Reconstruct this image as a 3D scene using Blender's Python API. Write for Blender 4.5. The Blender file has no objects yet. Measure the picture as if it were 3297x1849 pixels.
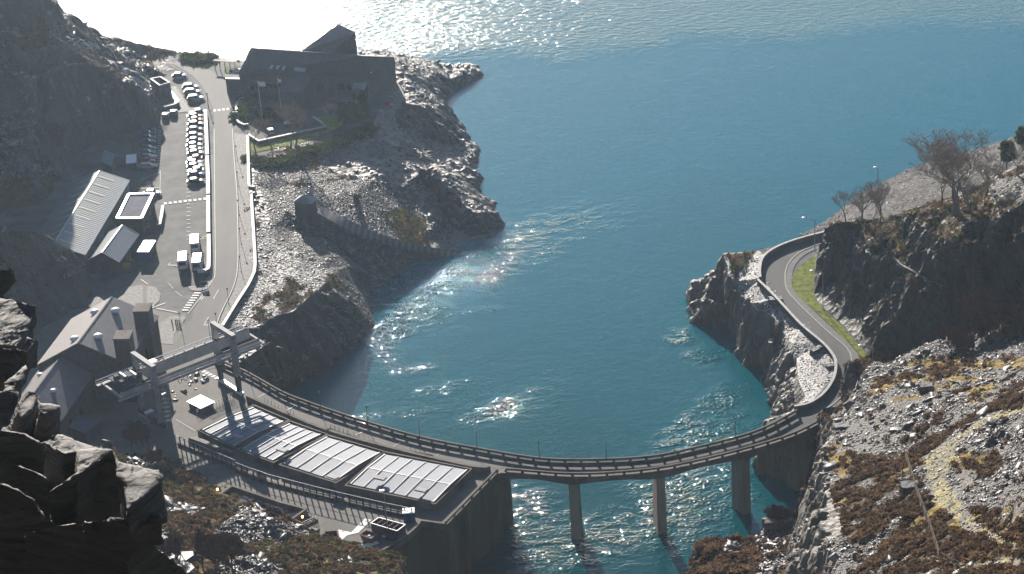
import bpy, math, random, numpy as np
from mathutils import Vector, Matrix
from mathutils.geometry import delaunay_2d_cdt
rnd = random.Random(7)
S = bpy.context.scene
# ---------------------------------------------------------------- camera
PW, PH = 3297, 1849
FPX, PITCH, ROLL, CAMZ = 7500.0, math.radians(26.3), math.radians(-4.0), 228.0
Fv = Vector((0, math.cos(PITCH), -math.sin(PITCH)))
R0 = Vector((1, 0, 0)); U0 = Vector((0, math.sin(PITCH), math.cos(PITCH)))
Rv = R0*math.cos(ROLL) + U0*math.sin(ROLL); Uv = -R0*math.sin(ROLL) + U0*math.cos(ROLL)
cam = bpy.data.cameras.new('camera'); camo = bpy.data.objects.new('camera', cam)
S.collection.objects.link(camo)
M3 = Matrix((Rv, Uv, -Fv)).transposed()
camo.matrix_world = Matrix.Translation((0, 0, CAMZ)) @ M3.to_4x4()
cam.sensor_fit = 'HORIZONTAL'; cam.sensor_width = 36; cam.lens = FPX/PW*36
cam.clip_start = 0.5; cam.clip_end = 20000
S.camera = camo
# ---------------------------------------------------------------- sky, sun, exposure
SUN_EL, SUN_AZ = math.radians(19.0), math.radians(-11.0)
w = bpy.data.worlds.new('World'); S.world = w; w.use_nodes = True
nt = w.node_tree; bg = nt.nodes['Background']
sky = nt.nodes.new('ShaderNodeTexSky'); sky.sky_type = 'NISHITA'; sky.sun_disc = False
sky.sun_elevation = SUN_EL; sky.sun_rotation = SUN_AZ; sky.air_density = 1.0; sky.dust_density = 0.3; sky.ozone_density = 2.5
nt.links.new(sky.outputs[0], bg.inputs[0]); bg.inputs[1].default_value = 0.06
sl = bpy.data.lights.new('sun', 'SUN'); sl.energy = 5.0; sl.angle = math.radians(0.5); sl.color = (1, 0.91, 0.8)
so = bpy.data.objects.new('sun', sl); S.collection.objects.link(so)
sd = Vector((math.sin(SUN_AZ)*math.cos(SUN_EL), math.cos(SUN_AZ)*math.cos(SUN_EL), math.sin(SUN_EL)))
so.rotation_euler = sd.to_track_quat('Z', 'Y').to_euler(); so.location = sd*2000
vs = S.view_settings; vs.view_transform = 'Standard'; vs.look = 'None'; vs.exposure = 1.1; vs.gamma = 1
vs.use_curve_mapping = False
S.cycles.volume_step_rate = 4; S.cycles.max_bounces = 6; S.cycles.volume_bounces = 0; S.cycles.use_denoising = True
S.cycles.caustics_reflective = False; S.cycles.caustics_refractive = False
# ---------------------------------------------------------------- survey: where a point seen in the photograph stands at height z
TL = dict(f=(0, 0, 1), o=(0, 0, 2576/3297), a=(0, 0, 2.33), b=(600, 50, 2.33), c=(0, 500, 2.33), d=(700, 500, 2.331),
          e=(0, 950, 2.33), g=(500, 1150, 2.33), h=(1000, 1230, 2.335), i=(1700, 1230, 2.335), j=(2467, 1230, 2.335),
          k=(2200, 700, 2.33), l=(2600, 380, 1.762), m=(1150, 120, 2.891), n=(420, 1480, 3.917), r=(880, 1480, 3.916),
          p=(2600, 1100, 3.613), s=(340, 1020, 3.611), t=(720, 100, 4.515), u=(440, 340, 5.16), v=(360, 580, 5.162),
          w=(540, 720, 6.02), x=(460, 180, 6.02), y=(0, 900, 3.441), z=(0, 1300, 2.632))
def q(t, x, y, z=0.0):
    ox, oy, sc = TL[t]; px, py = ox + x/sc, oy + y/sc
    d = Fv + Rv*((px - PW/2)/FPX) - Uv*((py - PH/2)/FPX)
    k = (z - CAMZ)/d.z
    return Vector((d.x*k, d.y*k, z))
def qd(t, x, y, dist):
    ox, oy, sc = TL[t]; px, py = ox + x/sc, oy + y/sc
    d = Fv + Rv*((px - PW/2)/FPX) - Uv*((py - PH/2)/FPX)
    return d*dist + Vector((0, 0, CAMZ))
def QL(t, s, z=0.0):
    """'x y, x y z, ...' -> points"""
    out = []
    for tok in s.split(','):
        v = [float(a) for a in tok.split()]
        out.append(q(t, v[0], v[1], v[2] if len(v) > 2 else z))
    return out
def spline(P, step=1.5, closed=False):
    out = []; n = len(P); rng = range(n if closed else n-1)
    for i in rng:
        if closed: p0, p1, p2, p3 = P[i-1], P[i], P[(i+1) % n], P[(i+2) % n]
        else: p0, p1, p2, p3 = P[max(i-1, 0)], P[i], P[i+1], P[min(i+2, n-1)]
        m = max(1, int((p2-p1).length/step))
        for k in range(m):
            t = k/m
            out.append(0.5*((2*p1) + (p2-p0)*t + (2*p0-5*p1+4*p2-p3)*t*t + (3*p1-p0-3*p2+p3)*t*t*t))
    if not closed: out.append(P[-1].copy())
    return out
def resample(P, n):
    L = [0.0]
    for a, b in zip(P, P[1:]): L.append(L[-1] + (b-a).length)
    out = []; j = 0
    for k in range(n):
        t = L[-1]*k/(n-1)
        while j < len(P)-2 and L[j+1] < t: j += 1
        f = (t-L[j])/max(L[j+1]-L[j], 1e-6)
        out.append(P[j].lerp(P[j+1], min(max(f, 0), 1)))
    return out
def offset(P, d):
    out = []
    for i, p in enumerate(P):
        t = (P[min(i+1, len(P)-1)] - P[max(i-1, 0)]); t.z = 0; t.normalize()
        out.append(p + Vector((-t.y, t.x, 0))*d)
    return out
# ---------------------------------------------------------------- materials
def ramp(nt, fac, stops):
    r = nt.nodes.new('ShaderNodeValToRGB'); e = r.color_ramp.elements
    while len(e) < len(stops): e.new(0.5)
    for k, (p, c) in enumerate(stops): e[k].position = p; e[k].color = (*c, 1) if len(c) == 3 else c
    nt.links.new(fac, r.inputs[0]); return r.outputs[0]
def noise(nt, scale, detail=6, rough=0.6, coord=None, stretch=None):
    n = nt.nodes.new('ShaderNodeTexNoise'); n.inputs['Scale'].default_value = scale
    n.inputs['Detail'].default_value = detail; n.inputs['Roughness'].default_value = rough
    if stretch:
        mp = nt.nodes.new('ShaderNodeMapping'); mp.inputs['Scale'].default_value = stretch[:3]
        if len(stretch) > 3: mp.inputs['Rotation'].default_value = stretch[3:]
        nt.links.new(coord, mp.inputs[0]); nt.links.new(mp.outputs[0], n.inputs['Vector'])
    else: nt.links.new(coord, n.inputs['Vector'])
    return n.outputs[0]
def mat(name, cols, scale=1.0, rough=0.8, bump=0.0, bscale=None, metal=0.0, spec=0.5, stretch=None, detail=6, lo=0.35, hi=0.65, coat=0.0):
    m = bpy.data.materials.new(name); m.use_nodes = True; nt = m.node_tree
    b = nt.nodes['Principled BSDF']
    g = nt.nodes.new('ShaderNodeNewGeometry').outputs['Position']
    if len(cols) == 1: cols = [cols[0], tuple(c*0.8 for c in cols[0])]
    f = noise(nt, scale, detail, 0.65, g, stretch)
    n = len(cols); st = [(lo + (hi-lo)*k/(n-1), c) for k, c in enumerate(cols)]
    nt.links.new(ramp(nt, f, st), b.inputs['Base Color'])
    b.inputs['Roughness'].default_value = rough; b.inputs['Metallic'].default_value = metal
    b.inputs['Specular IOR Level'].default_value = spec
    if coat: b.inputs['Coat Weight'].default_value = coat; b.inputs['Coat Roughness'].default_value = 0.05
    if bump:
        bn = nt.nodes.new('ShaderNodeBump'); bn.inputs['Strength'].default_value = 1.0; bn.inputs['Distance'].default_value = bump
        nt.links.new(noise(nt, bscale or scale*4, 5, 0.6, g, stretch), bn.inputs['Height']); nt.links.new(bn.outputs[0], b.inputs['Normal'])
    return m
def rockmat(name, dark, light, warm, sc=0.35, rough=0.55, spec=0.5, bump=0.5, stretch=(1, 1, 0.25), facets=1.0, lo=0.4, hi=0.62):
    m = bpy.data.materials.new(name); m.use_nodes = True; nt = m.node_tree; b = nt.nodes['Principled BSDF']
    g = nt.nodes.new('ShaderNodeNewGeometry').outputs['Position']
    f1 = noise(nt, sc, 8, 0.65, g, stretch); f2 = noise(nt, sc*0.25, 3, 0.5, g)
    c1 = ramp(nt, f1, [(0.3, dark), (0.7, light)])
    mx = nt.nodes.new('ShaderNodeMix'); mx.data_type = 'RGBA'
    nt.links.new(ramp(nt, f2, [(lo, (0, 0, 0)), (hi, (1, 1, 1))]), mx.inputs[0]); nt.links.new(c1, mx.inputs[6]); mx.inputs[7].default_value = (*warm, 1)
    nt.links.new(mx.outputs[2], b.inputs['Base Color']); b.inputs['Roughness'].default_value = rough; b.inputs['Specular IOR Level'].default_value = spec
    vo = nt.nodes.new('ShaderNodeTexVoronoi'); vo.feature = 'F1'; vo.inputs['Scale'].default_value = sc*facets*2
    mp = nt.nodes.new('ShaderNodeMapping'); mp.inputs['Scale'].default_value = stretch; mp.inputs['Rotation'].default_value = (0.15, 0.2, 0.4)
    nt.links.new(g, mp.inputs[0]); nt.links.new(mp.outputs[0], vo.inputs['Vector'])
    bn = nt.nodes.new('ShaderNodeBump'); bn.inputs['Distance'].default_value = bump; bn.inputs['Strength'].default_value = 1
    nt.links.new(vo.outputs['Distance'], bn.inputs['Height'])
    bn2 = nt.nodes.new('ShaderNodeBump'); bn2.inputs['Distance'].default_value = bump*0.6
    nt.links.new(noise(nt, sc*4, 7, 0.7, g, stretch), bn2.inputs['Height']); nt.links.new(bn.outputs[0], bn2.inputs['Normal'])
    nt.links.new(bn2.outputs[0], b.inputs['Normal'])
    return m
def stripes(name, c1, c2, axis, period, width=0.5, rough=0.5, bump=0.03, metal=0.0, spec=0.5):
    """ribbed sheet or coursed tiles: stripes across the horizontal direction axis"""
    m = bpy.data.materials.new(name); m.use_nodes = True; nt = m.node_tree; b = nt.nodes['Principled BSDF']
    g = nt.nodes.new('ShaderNodeNewGeometry').outputs['Position']
    d = nt.nodes.new('ShaderNodeVectorMath'); d.operation = 'DOT_PRODUCT'; d.inputs[1].default_value = axis; nt.links.new(g, d.inputs[0])
    def M(op, a, v): 
        n = nt.nodes.new('ShaderNodeMath'); n.operation = op; nt.links.new(a, n.inputs[0])
        if v is not None: n.inputs[1].default_value = v
        return n.outputs[0]
    s = M('SINE', M('MULTIPLY', d.outputs['Value'], 2*math.pi/period), None)
    s = M('MULTIPLY_ADD', s, 0.5); nt.nodes[-1].inputs[2].default_value = 0.5
    f = noise(nt, 0.6, 5, 0.6, g)
    mx = nt.nodes.new('ShaderNodeMath'); mx.operation = 'MULTIPLY'; nt.links.new(s, mx.inputs[0]); nt.links.new(f, mx.inputs[1])
    nt.links.new(ramp(nt, mx.outputs[0], [(0.1, c1), (0.45, c2)]), b.inputs['Base Color'])
    b.inputs['Roughness'].default_value = rough; b.inputs['Metallic'].default_value = metal; b.inputs['Specular IOR Level'].default_value = spec
    bn = nt.nodes.new('ShaderNodeBump'); bn.inputs['Distance'].default_value = bump; nt.links.new(s, bn.inputs['Height']); nt.links.new(bn.outputs[0], b.inputs['Normal'])
    return m
def glow(name, col, e):
    m = bpy.data.materials.new(name); m.use_nodes = True; b = m.node_tree.nodes['Principled BSDF']
    b.inputs['Base Color'].default_value = (*col, 1); b.inputs['Emission Color'].default_value = (*col, 1); b.inputs['Emission Strength'].default_value = e
    return m
M = {}
M['asphalt'] = mat('asphalt', [(0.048, 0.049, 0.053), (0.085, 0.085, 0.086), (0.125, 0.122, 0.118)], 0.16, 0.8, 0.01, 3, detail=10, lo=0.38, hi=0.64, spec=0.2)
M['yard'] = mat('yard_concrete', [(0.085, 0.078, 0.07), (0.13, 0.12, 0.108), (0.16, 0.148, 0.135)], 0.15, 0.8, 0.01, 3, detail=9, lo=0.3, hi=0.7, spec=0.25)
M['road'] = mat('road_asphalt', [(0.052, 0.053, 0.056), (0.095, 0.094, 0.094)], 0.15, 0.75, 0.008, 4, detail=8, stretch=(1, 0.15, 1), spec=0.2)
M['kerb'] = mat('kerb_stone', [(0.30, 0.29, 0.27), (0.2, 0.19, 0.18)], 1.5, 0.7)
M['paving'] = mat('paving', [(0.13, 0.12, 0.11), (0.18, 0.17, 0.155)], 0.8, 0.8, 0.01, 4, spec=0.2)
M['chips'] = mat('slate_chips', [(0.035, 0.035, 0.038), (0.10, 0.097, 0.097), (0.19, 0.183, 0.18)], 1.6, 0.7, 0.12, 2.5, detail=9, lo=0.38, hi=0.62, spec=0.2)
M['bankstone'] = mat('bank_stone', [(0.025, 0.023, 0.022), (0.08, 0.073, 0.069), (0.16, 0.147, 0.138)], 0.9, 0.85, 0.4, 0.9, detail=10, lo=0.42, hi=0.6, spec=0.1)
M['grass'] = mat('grass', [(0.06, 0.075, 0.012), (0.15, 0.18, 0.025), (0.24, 0.23, 0.06)], 0.7, 0.9, 0.05, 3, detail=9, spec=0.1)
M['moss'] = mat('moss', [(0.32, 0.235, 0.06), (0.2, 0.14, 0.04), (0.09, 0.06, 0.025)], 0.5, 0.95, 0.2, 1.6, detail=10, spec=0.1)
M['heathground'] = mat('heath_ground', [(0.035, 0.026, 0.018), (0.07, 0.05, 0.03), (0.12, 0.09, 0.045)], 0.35, 0.95, 0.3, 1.2, detail=10, spec=0.1)
M['scree'] = rockmat('scree', (0.02, 0.021, 0.025), (0.09, 0.085, 0.086), (0.085, 0.075, 0.068), 0.9, 0.65, 0.25, 0.3, (1, 1, 1), 1.3)
M['track'] = mat('track_moss', [(0.17, 0.16, 0.15), (0.24, 0.215, 0.15), (0.34, 0.29, 0.12)], 0.35, 0.95, 0.12, 2.5, detail=10, lo=0.38, hi=0.6, spec=0.1)
M['rock'] = rockmat('slate_rock', (0.07, 0.063, 0.058), (0.23, 0.2, 0.175), (0.18, 0.15, 0.125), 0.3, 0.55, 0.4, 0.9, (1, 1, 0.14))
M['darkrock'] = rockmat('dark_slate_rock', (0.022, 0.024, 0.028), (0.08, 0.078, 0.08), (0.06, 0.054, 0.048), 0.3, 0.6, 0.4, 0.9, (1, 1, 0.13))
M['nearrock'] = rockmat('near_slate', (0.07, 0.072, 0.078), (0.27, 0.262, 0.25), (0.17, 0.168, 0.165), 0.9, 0.75, 0.2, 0.1, (0.4, 0.4, 5), 1.5)
M['paleslate'] = mat('pale_slate', [(0.05, 0.05, 0.052), (0.2, 0.195, 0.19), (0.36, 0.35, 0.34)], 1.3, 0.6, 0.18, 2.0, detail=9, lo=0.36, hi=0.6, spec=0.3)
M['slab'] = mat('slate_slab', [(0.055, 0.053, 0.058), (0.13, 0.122, 0.124), (0.25, 0.235, 0.225)], 0.6, 0.5, 0.0, 3, detail=3, lo=0.35, hi=0.65, spec=0.3)
M['heather'] = mat('heather', [(0.075, 0.04, 0.025), (0.15, 0.075, 0.04), (0.24, 0.125, 0.06)], 0.3, 0.95, detail=8, spec=0.05)
M['gorse'] = mat('gorse', [(0.035, 0.05, 0.015), (0.08, 0.10, 0.03)], 0.6, 0.95, detail=6, spec=0.1)
M['bark'] = mat('bark', [(0.16, 0.13, 0.11), (0.26, 0.22, 0.19)], 2.0, 0.9, spec=0.2)
M['twig'] = mat('twig', [(0.22, 0.17, 0.14), (0.33, 0.27, 0.23)], 2.0, 0.9, spec=0.2)
M['redtwig'] = mat('red_twig', [(0.10, 0.05, 0.045), (0.16, 0.085, 0.075)], 2.0, 0.9, spec=0.2)
M['concrete'] = mat('concrete', [(0.08, 0.068, 0.056), (0.13, 0.113, 0.097), (0.17, 0.152, 0.133)], 0.25, 0.85, 0.02, 3, detail=9, stretch=(1, 1, 0.3), spec=0.2)
M['pier'] = mat('pier_concrete', [(0.14, 0.10, 0.072), (0.24, 0.185, 0.145), (0.32, 0.27, 0.225)], 0.3, 0.8, 0.02, 3, detail=9, stretch=(1, 1, 0.12))
M['stain'] = mat('stained_concrete', [(0.06, 0.047, 0.035), (0.10, 0.082, 0.064), (0.14, 0.122, 0.1)], 0.2, 0.9, 0.01, 3, detail=9, stretch=(0.6, 0.6, 0.12), spec=0.15)
M['coping'] = mat('stone_coping', [(0.28, 0.27, 0.26), (0.45, 0.43, 0.41)], 0.8, 0.6, 0.02, 4, detail=8, spec=0.3)
M['drystone'] = mat('dry_stone', [(0.06, 0.058, 0.056), (0.16, 0.15, 0.14)], 2.2, 0.8, 0.08, 4)
M['white'] = mat('white_paint', [(0.75, 0.75, 0.75), (0.8, 0.8, 0.8)], 1.0, 0.35)
M['paintmark'] = mat('road_paint', [(0.35, 0.35, 0.34), (0.62, 0.62, 0.6)], 1.2, 0.7, detail=9, lo=0.3, hi=0.5)
M['yellowmark'] = mat('yellow_paint', [(0.38, 0.34, 0.2), (0.48, 0.43, 0.25)], 1.2, 0.7, detail=9)
M['steel'] = mat('galvanised_steel', [(0.25, 0.25, 0.26), (0.34, 0.34, 0.35)], 1.0, 0.5, metal=0.3)
M['craneg'] = mat('crane_grey', [(0.22, 0.215, 0.215), (0.34, 0.33, 0.325)], 0.5, 0.7, spec=0.25, detail=9)
M['craned'] = mat('crane_dark', [(0.05, 0.05, 0.055), (0.08, 0.08, 0.085)], 1.0, 0.8, spec=0.2)
M['rust'] = mat('rust', [(0.13, 0.06, 0.035), (0.22, 0.12, 0.07)], 1.5, 0.85, detail=8)
M['blue'] = mat('blue_paint', [(0.02, 0.06, 0.2), (0.03, 0.08, 0.26)], 1.0, 0.45)
M['navy'] = mat('navy_paint', [(0.012, 0.022, 0.055), (0.02, 0.035, 0.08)], 1.0, 0.5)
M['glass'] = mat('dark_glass', [(0.015, 0.018, 0.022), (0.02, 0.024, 0.03)], 1.0, 0.08, spec=0.8)
M['tyre'] = mat('tyre', [(0.015, 0.015, 0.015), (0.025, 0.025, 0.025)], 1.0, 0.8)
M['yellow'] = mat('yellow_plastic', [(0.5, 0.3, 0.02), (0.6, 0.36, 0.03)], 1.0, 0.5)
M['wood'] = mat('timber', [(0.22, 0.17, 0.11), (0.3, 0.24, 0.17)], 1.5, 0.8, detail=8)
M['darkstone'] = mat('dark_stone_wall', [(0.04, 0.04, 0.042), (0.085, 0.08, 0.078)], 1.3, 0.8, 0.05, 3)
M['slateroof'] = mat('slate_roof', [(0.055, 0.055, 0.06), (0.085, 0.083, 0.088)], 0.8, 0.6, 0.03, 4, detail=9)
M['greenpanel'] = mat('green_panel', [(0.10, 0.2, 0.19), (0.14, 0.25, 0.24)], 0.6, 0.5)
M['skyglass'] = mat('roof_glass', [(0.22, 0.3, 0.36), (0.28, 0.36, 0.42)], 0.7, 0.2, spec=0.8)
M['redcloth'] = mat('red_sign', [(0.35, 0.03, 0.04), (0.45, 0.05, 0.05)], 1, 0.6)
M['amber'] = glow('amber_lamp', (1.0, 0.45, 0.08), 12.0)
def leafy(name, cols, scale):
    m = mat(name, cols, scale, 0.95, detail=8, spec=0.05); nt = m.node_tree; b = nt.nodes['Principled BSDF']; tr = nt.nodes.new('ShaderNodeBsdfTranslucent')
    nt.links.new(b.inputs['Base Color'].links[0].from_socket, tr.inputs[0]); mx = nt.nodes.new('ShaderNodeMixShader'); mx.inputs[0].default_value = 0.5
    nt.links.new(b.outputs[0], mx.inputs[1]); nt.links.new(tr.outputs[0], mx.inputs[2]); nt.links.new(mx.outputs[0], nt.nodes['Material Output'].inputs[0]); return m
M['heather'] = leafy('heather', [(0.06, 0.038, 0.026), (0.13, 0.08, 0.05), (0.2, 0.13, 0.075)], 0.3)
M['heatherdark'] = leafy('dark_heather', [(0.035, 0.024, 0.018), (0.075, 0.05, 0.035), (0.11, 0.075, 0.05)], 0.5)
M['gorse'] = leafy('gorse', [(0.035, 0.05, 0.015), (0.08, 0.10, 0.03)], 0.6)
# ---------------------------------------------------------------- mesh building
C = S.collection
WL = {}                                                              # world location of every object that carries parts
class MB:
    def __init__(s): s.v = []; s.f = []; s.m = []
    def add(s, vs, fs, mi=0):
        b = len(s.v); s.v += [tuple(p) for p in vs]; s.f += [tuple(b+i for i in f) for f in fs]; s.m += [mi]*len(fs); return s
    def poly(s, pts, mi=0): return s.add(pts, [tuple(range(len(pts)))], mi)
    def prism(s, pts, z0, z1, mi=0, cap=True):
        n = len(pts); a = [(p[0], p[1], z0) for p in pts]; b = [(p[0], p[1], z1) for p in pts]
        ar = sum(pts[i][0]*pts[(i+1) % n][1]-pts[(i+1) % n][0]*pts[i][1] for i in range(n))
        if ar < 0: a.reverse(); b.reverse()
        fs = [(i, (i+1) % n, n+(i+1) % n, n+i) for i in range(n)]
        if cap: fs += [tuple(range(n-1, -1, -1)), tuple(range(n, 2*n))]
        return s.add(a+b, fs, mi)
    def box(s, c, d, rz=0.0, mi=0, ux=None):
        """box: centre of its base c, size d; ux: direction of its length"""
        if ux is None: ux = Vector((math.cos(rz), math.sin(rz), 0))
        ux = Vector(ux).normalized(); uy = Vector((0, 0, 1)).cross(ux)
        uy = uy.normalized() if uy.length > 1e-5 else Vector((0, 1, 0)); uz = ux.cross(uy)
        c = Vector(c); X, Y = ux*d[0]/2, uy*d[1]/2; Z = uz*d[2]
        vs = [c-X-Y, c+X-Y, c+X+Y, c-X+Y]; vs += [p+Z for p in vs]
        return s.add(vs, [(3, 2, 1, 0), (4, 5, 6, 7), (0, 1, 5, 4), (1, 2, 6, 5), (2, 3, 7, 6), (3, 0, 4, 7)], mi)
    def beam(s, a, b, wd, ht, mi=0):
        """bar from a to b, its top side ht above"""
        a = Vector(a); b = Vector(b); return s.box((a+b)/2, ((b-a).length, wd, ht), mi=mi, ux=(b-a))
    def tube(s, a, b, r0, r1=None, n=6, mi=0, cap=True):
        a = Vector(a); b = Vector(b); r1 = r0 if r1 is None else r1; d = (b-a).normalized()
        x = d.orthogonal().normalized(); y = d.cross(x); vs = []
        for c, r in ((a, r0), (b, r1)):
            for k in range(n):
                t = 2*math.pi*k/n; vs.append(c + x*math.cos(t)*r + y*math.sin(t)*r)
        fs = [(k, (k+1) % n, n+(k+1) % n, n+k) for k in range(n)]
        if cap: fs += [tuple(range(n-1, -1, -1)), tuple(range(n, 2*n))]
        return s.add(vs, fs, mi)
    def ball(s, c, r, sz=1.0, n=8, m=5, mi=0):
        vs = [(c[0], c[1], c[2]-r*sz)]
        for j in range(1, m):
            t = math.pi*j/m
            for k in range(n): vs.append((c[0]+r*math.sin(t)*math.cos(2*math.pi*k/n), c[1]+r*math.sin(t)*math.sin(2*math.pi*k/n), c[2]-r*sz*math.cos(t)))
        vs.append((c[0], c[1], c[2]+r*sz)); fs = [(0, 1+(k+1) % n, 1+k) for k in range(n)]
        for j in range(m-2):
            for k in range(n): fs.append((1+j*n+k, 1+j*n+(k+1) % n, 1+(j+1)*n+(k+1) % n, 1+(j+1)*n+k))
        L = len(vs)-1; fs += [(L, 1+(m-2)*n+k, 1+(m-2)*n+(k+1) % n) for k in range(n)]
        return s.add(vs, fs, mi)
    def ribbon(s, A, B, mi=0):
        n = len(A); return s.add(list(A)+list(B), [(i, i+1, n+i+1, n+i) for i in range(n-1)], mi)
    def wall(s, P, z0, z1, th, mi=0):
        """a wall of thickness th along the line P (closed section)"""
        A = offset(P, th/2); B = offset(P, -th/2); n = len(P); vs = []
        for z, lo in ((0, 1), (1, 0)):
            for L in (A, B):
                for p in L: vs.append((p.x, p.y, p.z + (z0 if lo else z1)))
        fs = []
        for i in range(n-1):
            fs += [(i, i+1, 2*n+i+1, 2*n+i)[::-1], (n+i, n+i+1, 3*n+i+1, 3*n+i), (2*n+i, 2*n+i+1, 3*n+i+1, 3*n+i)[::-1], (i, i+1, n+i+1, n+i)]
        fs += [(0, n, 3*n, 2*n), (n-1, 2*n-1, 4*n-1, 3*n-1)[::-1]]
        return s.add(vs, fs, mi)
    def build(s, name, mats, parent=None, smooth=False, loc=None):
        me = bpy.data.meshes.new(name)
        base = WL.get(parent.name, Vector()) if parent else Vector(loc or (0, 0, 0))
        me.from_pydata([(v[0]-base.x, v[1]-base.y, v[2]-base.z) for v in s.v], [], s.f)
        for x in (mats if isinstance(mats, (list, tuple)) else [mats]): me.materials.append(M[x] if isinstance(x, str) else x)
        me.polygons.foreach_set('material_index', s.m)
        if smooth: me.polygons.foreach_set('use_smooth', [True]*len(s.f))
        me.update(); o = bpy.data.objects.new(name, me); C.objects.link(o)
        if parent: o.parent = parent
        else: o.location = base
        WL[o.name] = base; return o
def thing(name, label, cat, loc=(0, 0, 0), group=None, rz=0.0):
    o = bpy.data.objects.new(name, None); o.empty_display_size = 0.5; C.objects.link(o); o.location = loc; o.rotation_euler.z = rz
    WL[o.name] = Vector(loc); return tag(o, label, cat, group)
def tag(o, label, cat, group=None):
    o['label'] = label; o['category'] = cat
    if group: o['group'] = group
    return o
def struct(o, kind='structure'): o['kind'] = kind; return o
def center(P): return sum((Vector(p) for p in P), Vector())/len(P)
def copy_tree(o, loc=None, rz=None, label=None, parent=None, scale=None):
    c = o.copy(); C.objects.link(c)
    if parent: c.parent = parent
    for ch in o.children: copy_tree(ch, parent=c)
    if loc is not None: c.location = loc
    if rz is not None: c.rotation_euler.z = rz
    if scale is not None: c.scale = scale if hasattr(scale, '__len__') else (scale,)*3
    if label: c['label'] = label
    return c
ORD = ['first', 'second', 'third', 'fourth', 'fifth', 'sixth', 'seventh', 'eighth', 'ninth', 'tenth', 'eleventh', 'twelfth', 'thirteenth', 'fourteenth', 'fifteenth', 'sixteenth', 'seventeenth', 'eighteenth', 'nineteenth', 'twentieth']
# ================================================================ TERRAIN
def h3(ix, iy, iz, s=0):
    n = (ix*374761393 + iy*668265263 + iz*2147483647 + s*1274126177) & 0xffffffff
    n = ((n ^ (n >> 13))*1274126177) & 0xffffffff
    return ((n ^ (n >> 16)) & 0xffff)/65535.0
def vnoise(P, sc, seed=0):
    p = P*np.array(sc); i = np.floor(p).astype(np.int64); f = p-i; f = f*f*(3-2*f); out = 0
    for a in (0, 1):
        for b in (0, 1):
            for c in (0, 1):
                wt = (f[:, 0] if a else 1-f[:, 0])*(f[:, 1] if b else 1-f[:, 1])*(f[:, 2] if c else 1-f[:, 2])
                out = out + wt*h3(i[:, 0]+a, i[:, 1]+b, i[:, 2]+c, seed)
    return out*2-1
def fbm(P, sc, o=4, seed=0):
    r = 0; a = 1.0; t = 0; sc = np.array(sc, float)*np.ones(3)
    for k in range(o): r = r + a*vnoise(P, sc, seed+k*7); t += a; a *= 0.5; sc = sc*2.03
    return r/t
def worley(P, sc, seed=0):
    """value of the nearest cell and distance to it: blocky slate facets"""
    p = P*np.array(sc); i = np.floor(p).astype(np.int64); best = np.full(len(P), 9.0); val = np.zeros(len(P)); sec = np.full(len(P), 9.0)
    for a in (-1, 0, 1):
        for b in (-1, 0, 1):
            for c in (-1, 0, 1):
                j = i + np.array([a, b, c])
                f = np.stack([h3(j[:, 0], j[:, 1], j[:, 2], seed+k) for k in range(3)], 1)
                d = np.sum((j+f-p)**2, 1); v = h3(j[:, 0], j[:, 1], j[:, 2], seed+9)
                m = d < best; sec = np.where(m, best, np.minimum(sec, d)); best = np.where(m, d, best); val = np.where(m, v, val)
    return val, np.sqrt(best), np.sqrt(sec)
def inpoly(P, poly):
    x, y = P[:, 0], P[:, 1]; r = np.zeros(len(P), bool); n = len(poly)
    for i in range(n):
        x1, y1 = poly[i][0], poly[i][1]; x2, y2 = poly[(i+1) % n][0], poly[(i+1) % n][1]
        if y1 == y2: continue
        m = ((y1 > y) != (y2 > y)) & (x < (x2-x1)*(y-y1)/(y2-y1)+x1); r ^= m
    return r
CAMP = np.array([0, 0, CAMZ]); FN, RN, UN = np.array(Fv), np.array(Rv), np.array(Uv)
def tin(spec):
    """control points -> triangulated sheet with break lines"""
    pts, edges = [], []
    for line in spec.strip().split('\n'):
        line = line.strip()
        if not line or line[0] == '#': continue
        kind, t, rest = line.split(' ', 2)
        off = None
        if ';' in rest: rest, o = rest.split(';'); off = [float(a) for a in o.split()]
        if t == 'W': P = [Vector([float(a) for a in tok.split()]) for tok in rest.split(',')]
        else: P = QL(t, rest)
        b = len(pts); pts += P
        if kind in 'LB': edges += [(b+k, b+k+1) for k in range(len(P)-1)]
        if off:
            b = len(pts); pts += [Vector((p.x+off[0], p.y+off[1], off[2])) for p in P]
            if kind == 'B': edges += [(b+k, b+k+1) for k in range(len(P)-1)]
    # merge near duplicates
    V, E, F, OV, OE, OF = delaunay_2d_cdt([Vector((p.x, p.y)) for p in pts], edges, [], 0, 0.05)
    Z = [None]*len(V)
    for k, o in enumerate(OV):
        if o: Z[k] = sum(pts[a].z for a in o)/len(o)
    P2 = np.array([(p.x, p.y, p.z) for p in pts])
    for k in range(len(V)):
        if Z[k] is None:
            d = np.hypot(P2[:, 0]-V[k].x, P2[:, 1]-V[k].y); j = np.argsort(d)[:3]; wt = 1/(d[j]+.01); Z[k] = float(np.sum(wt*P2[j, 2])/wt.sum())
    return np.array([(V[k].x, V[k].y, Z[k]) for k in range(len(V))]), np.array([f for f in F], int)
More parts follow.
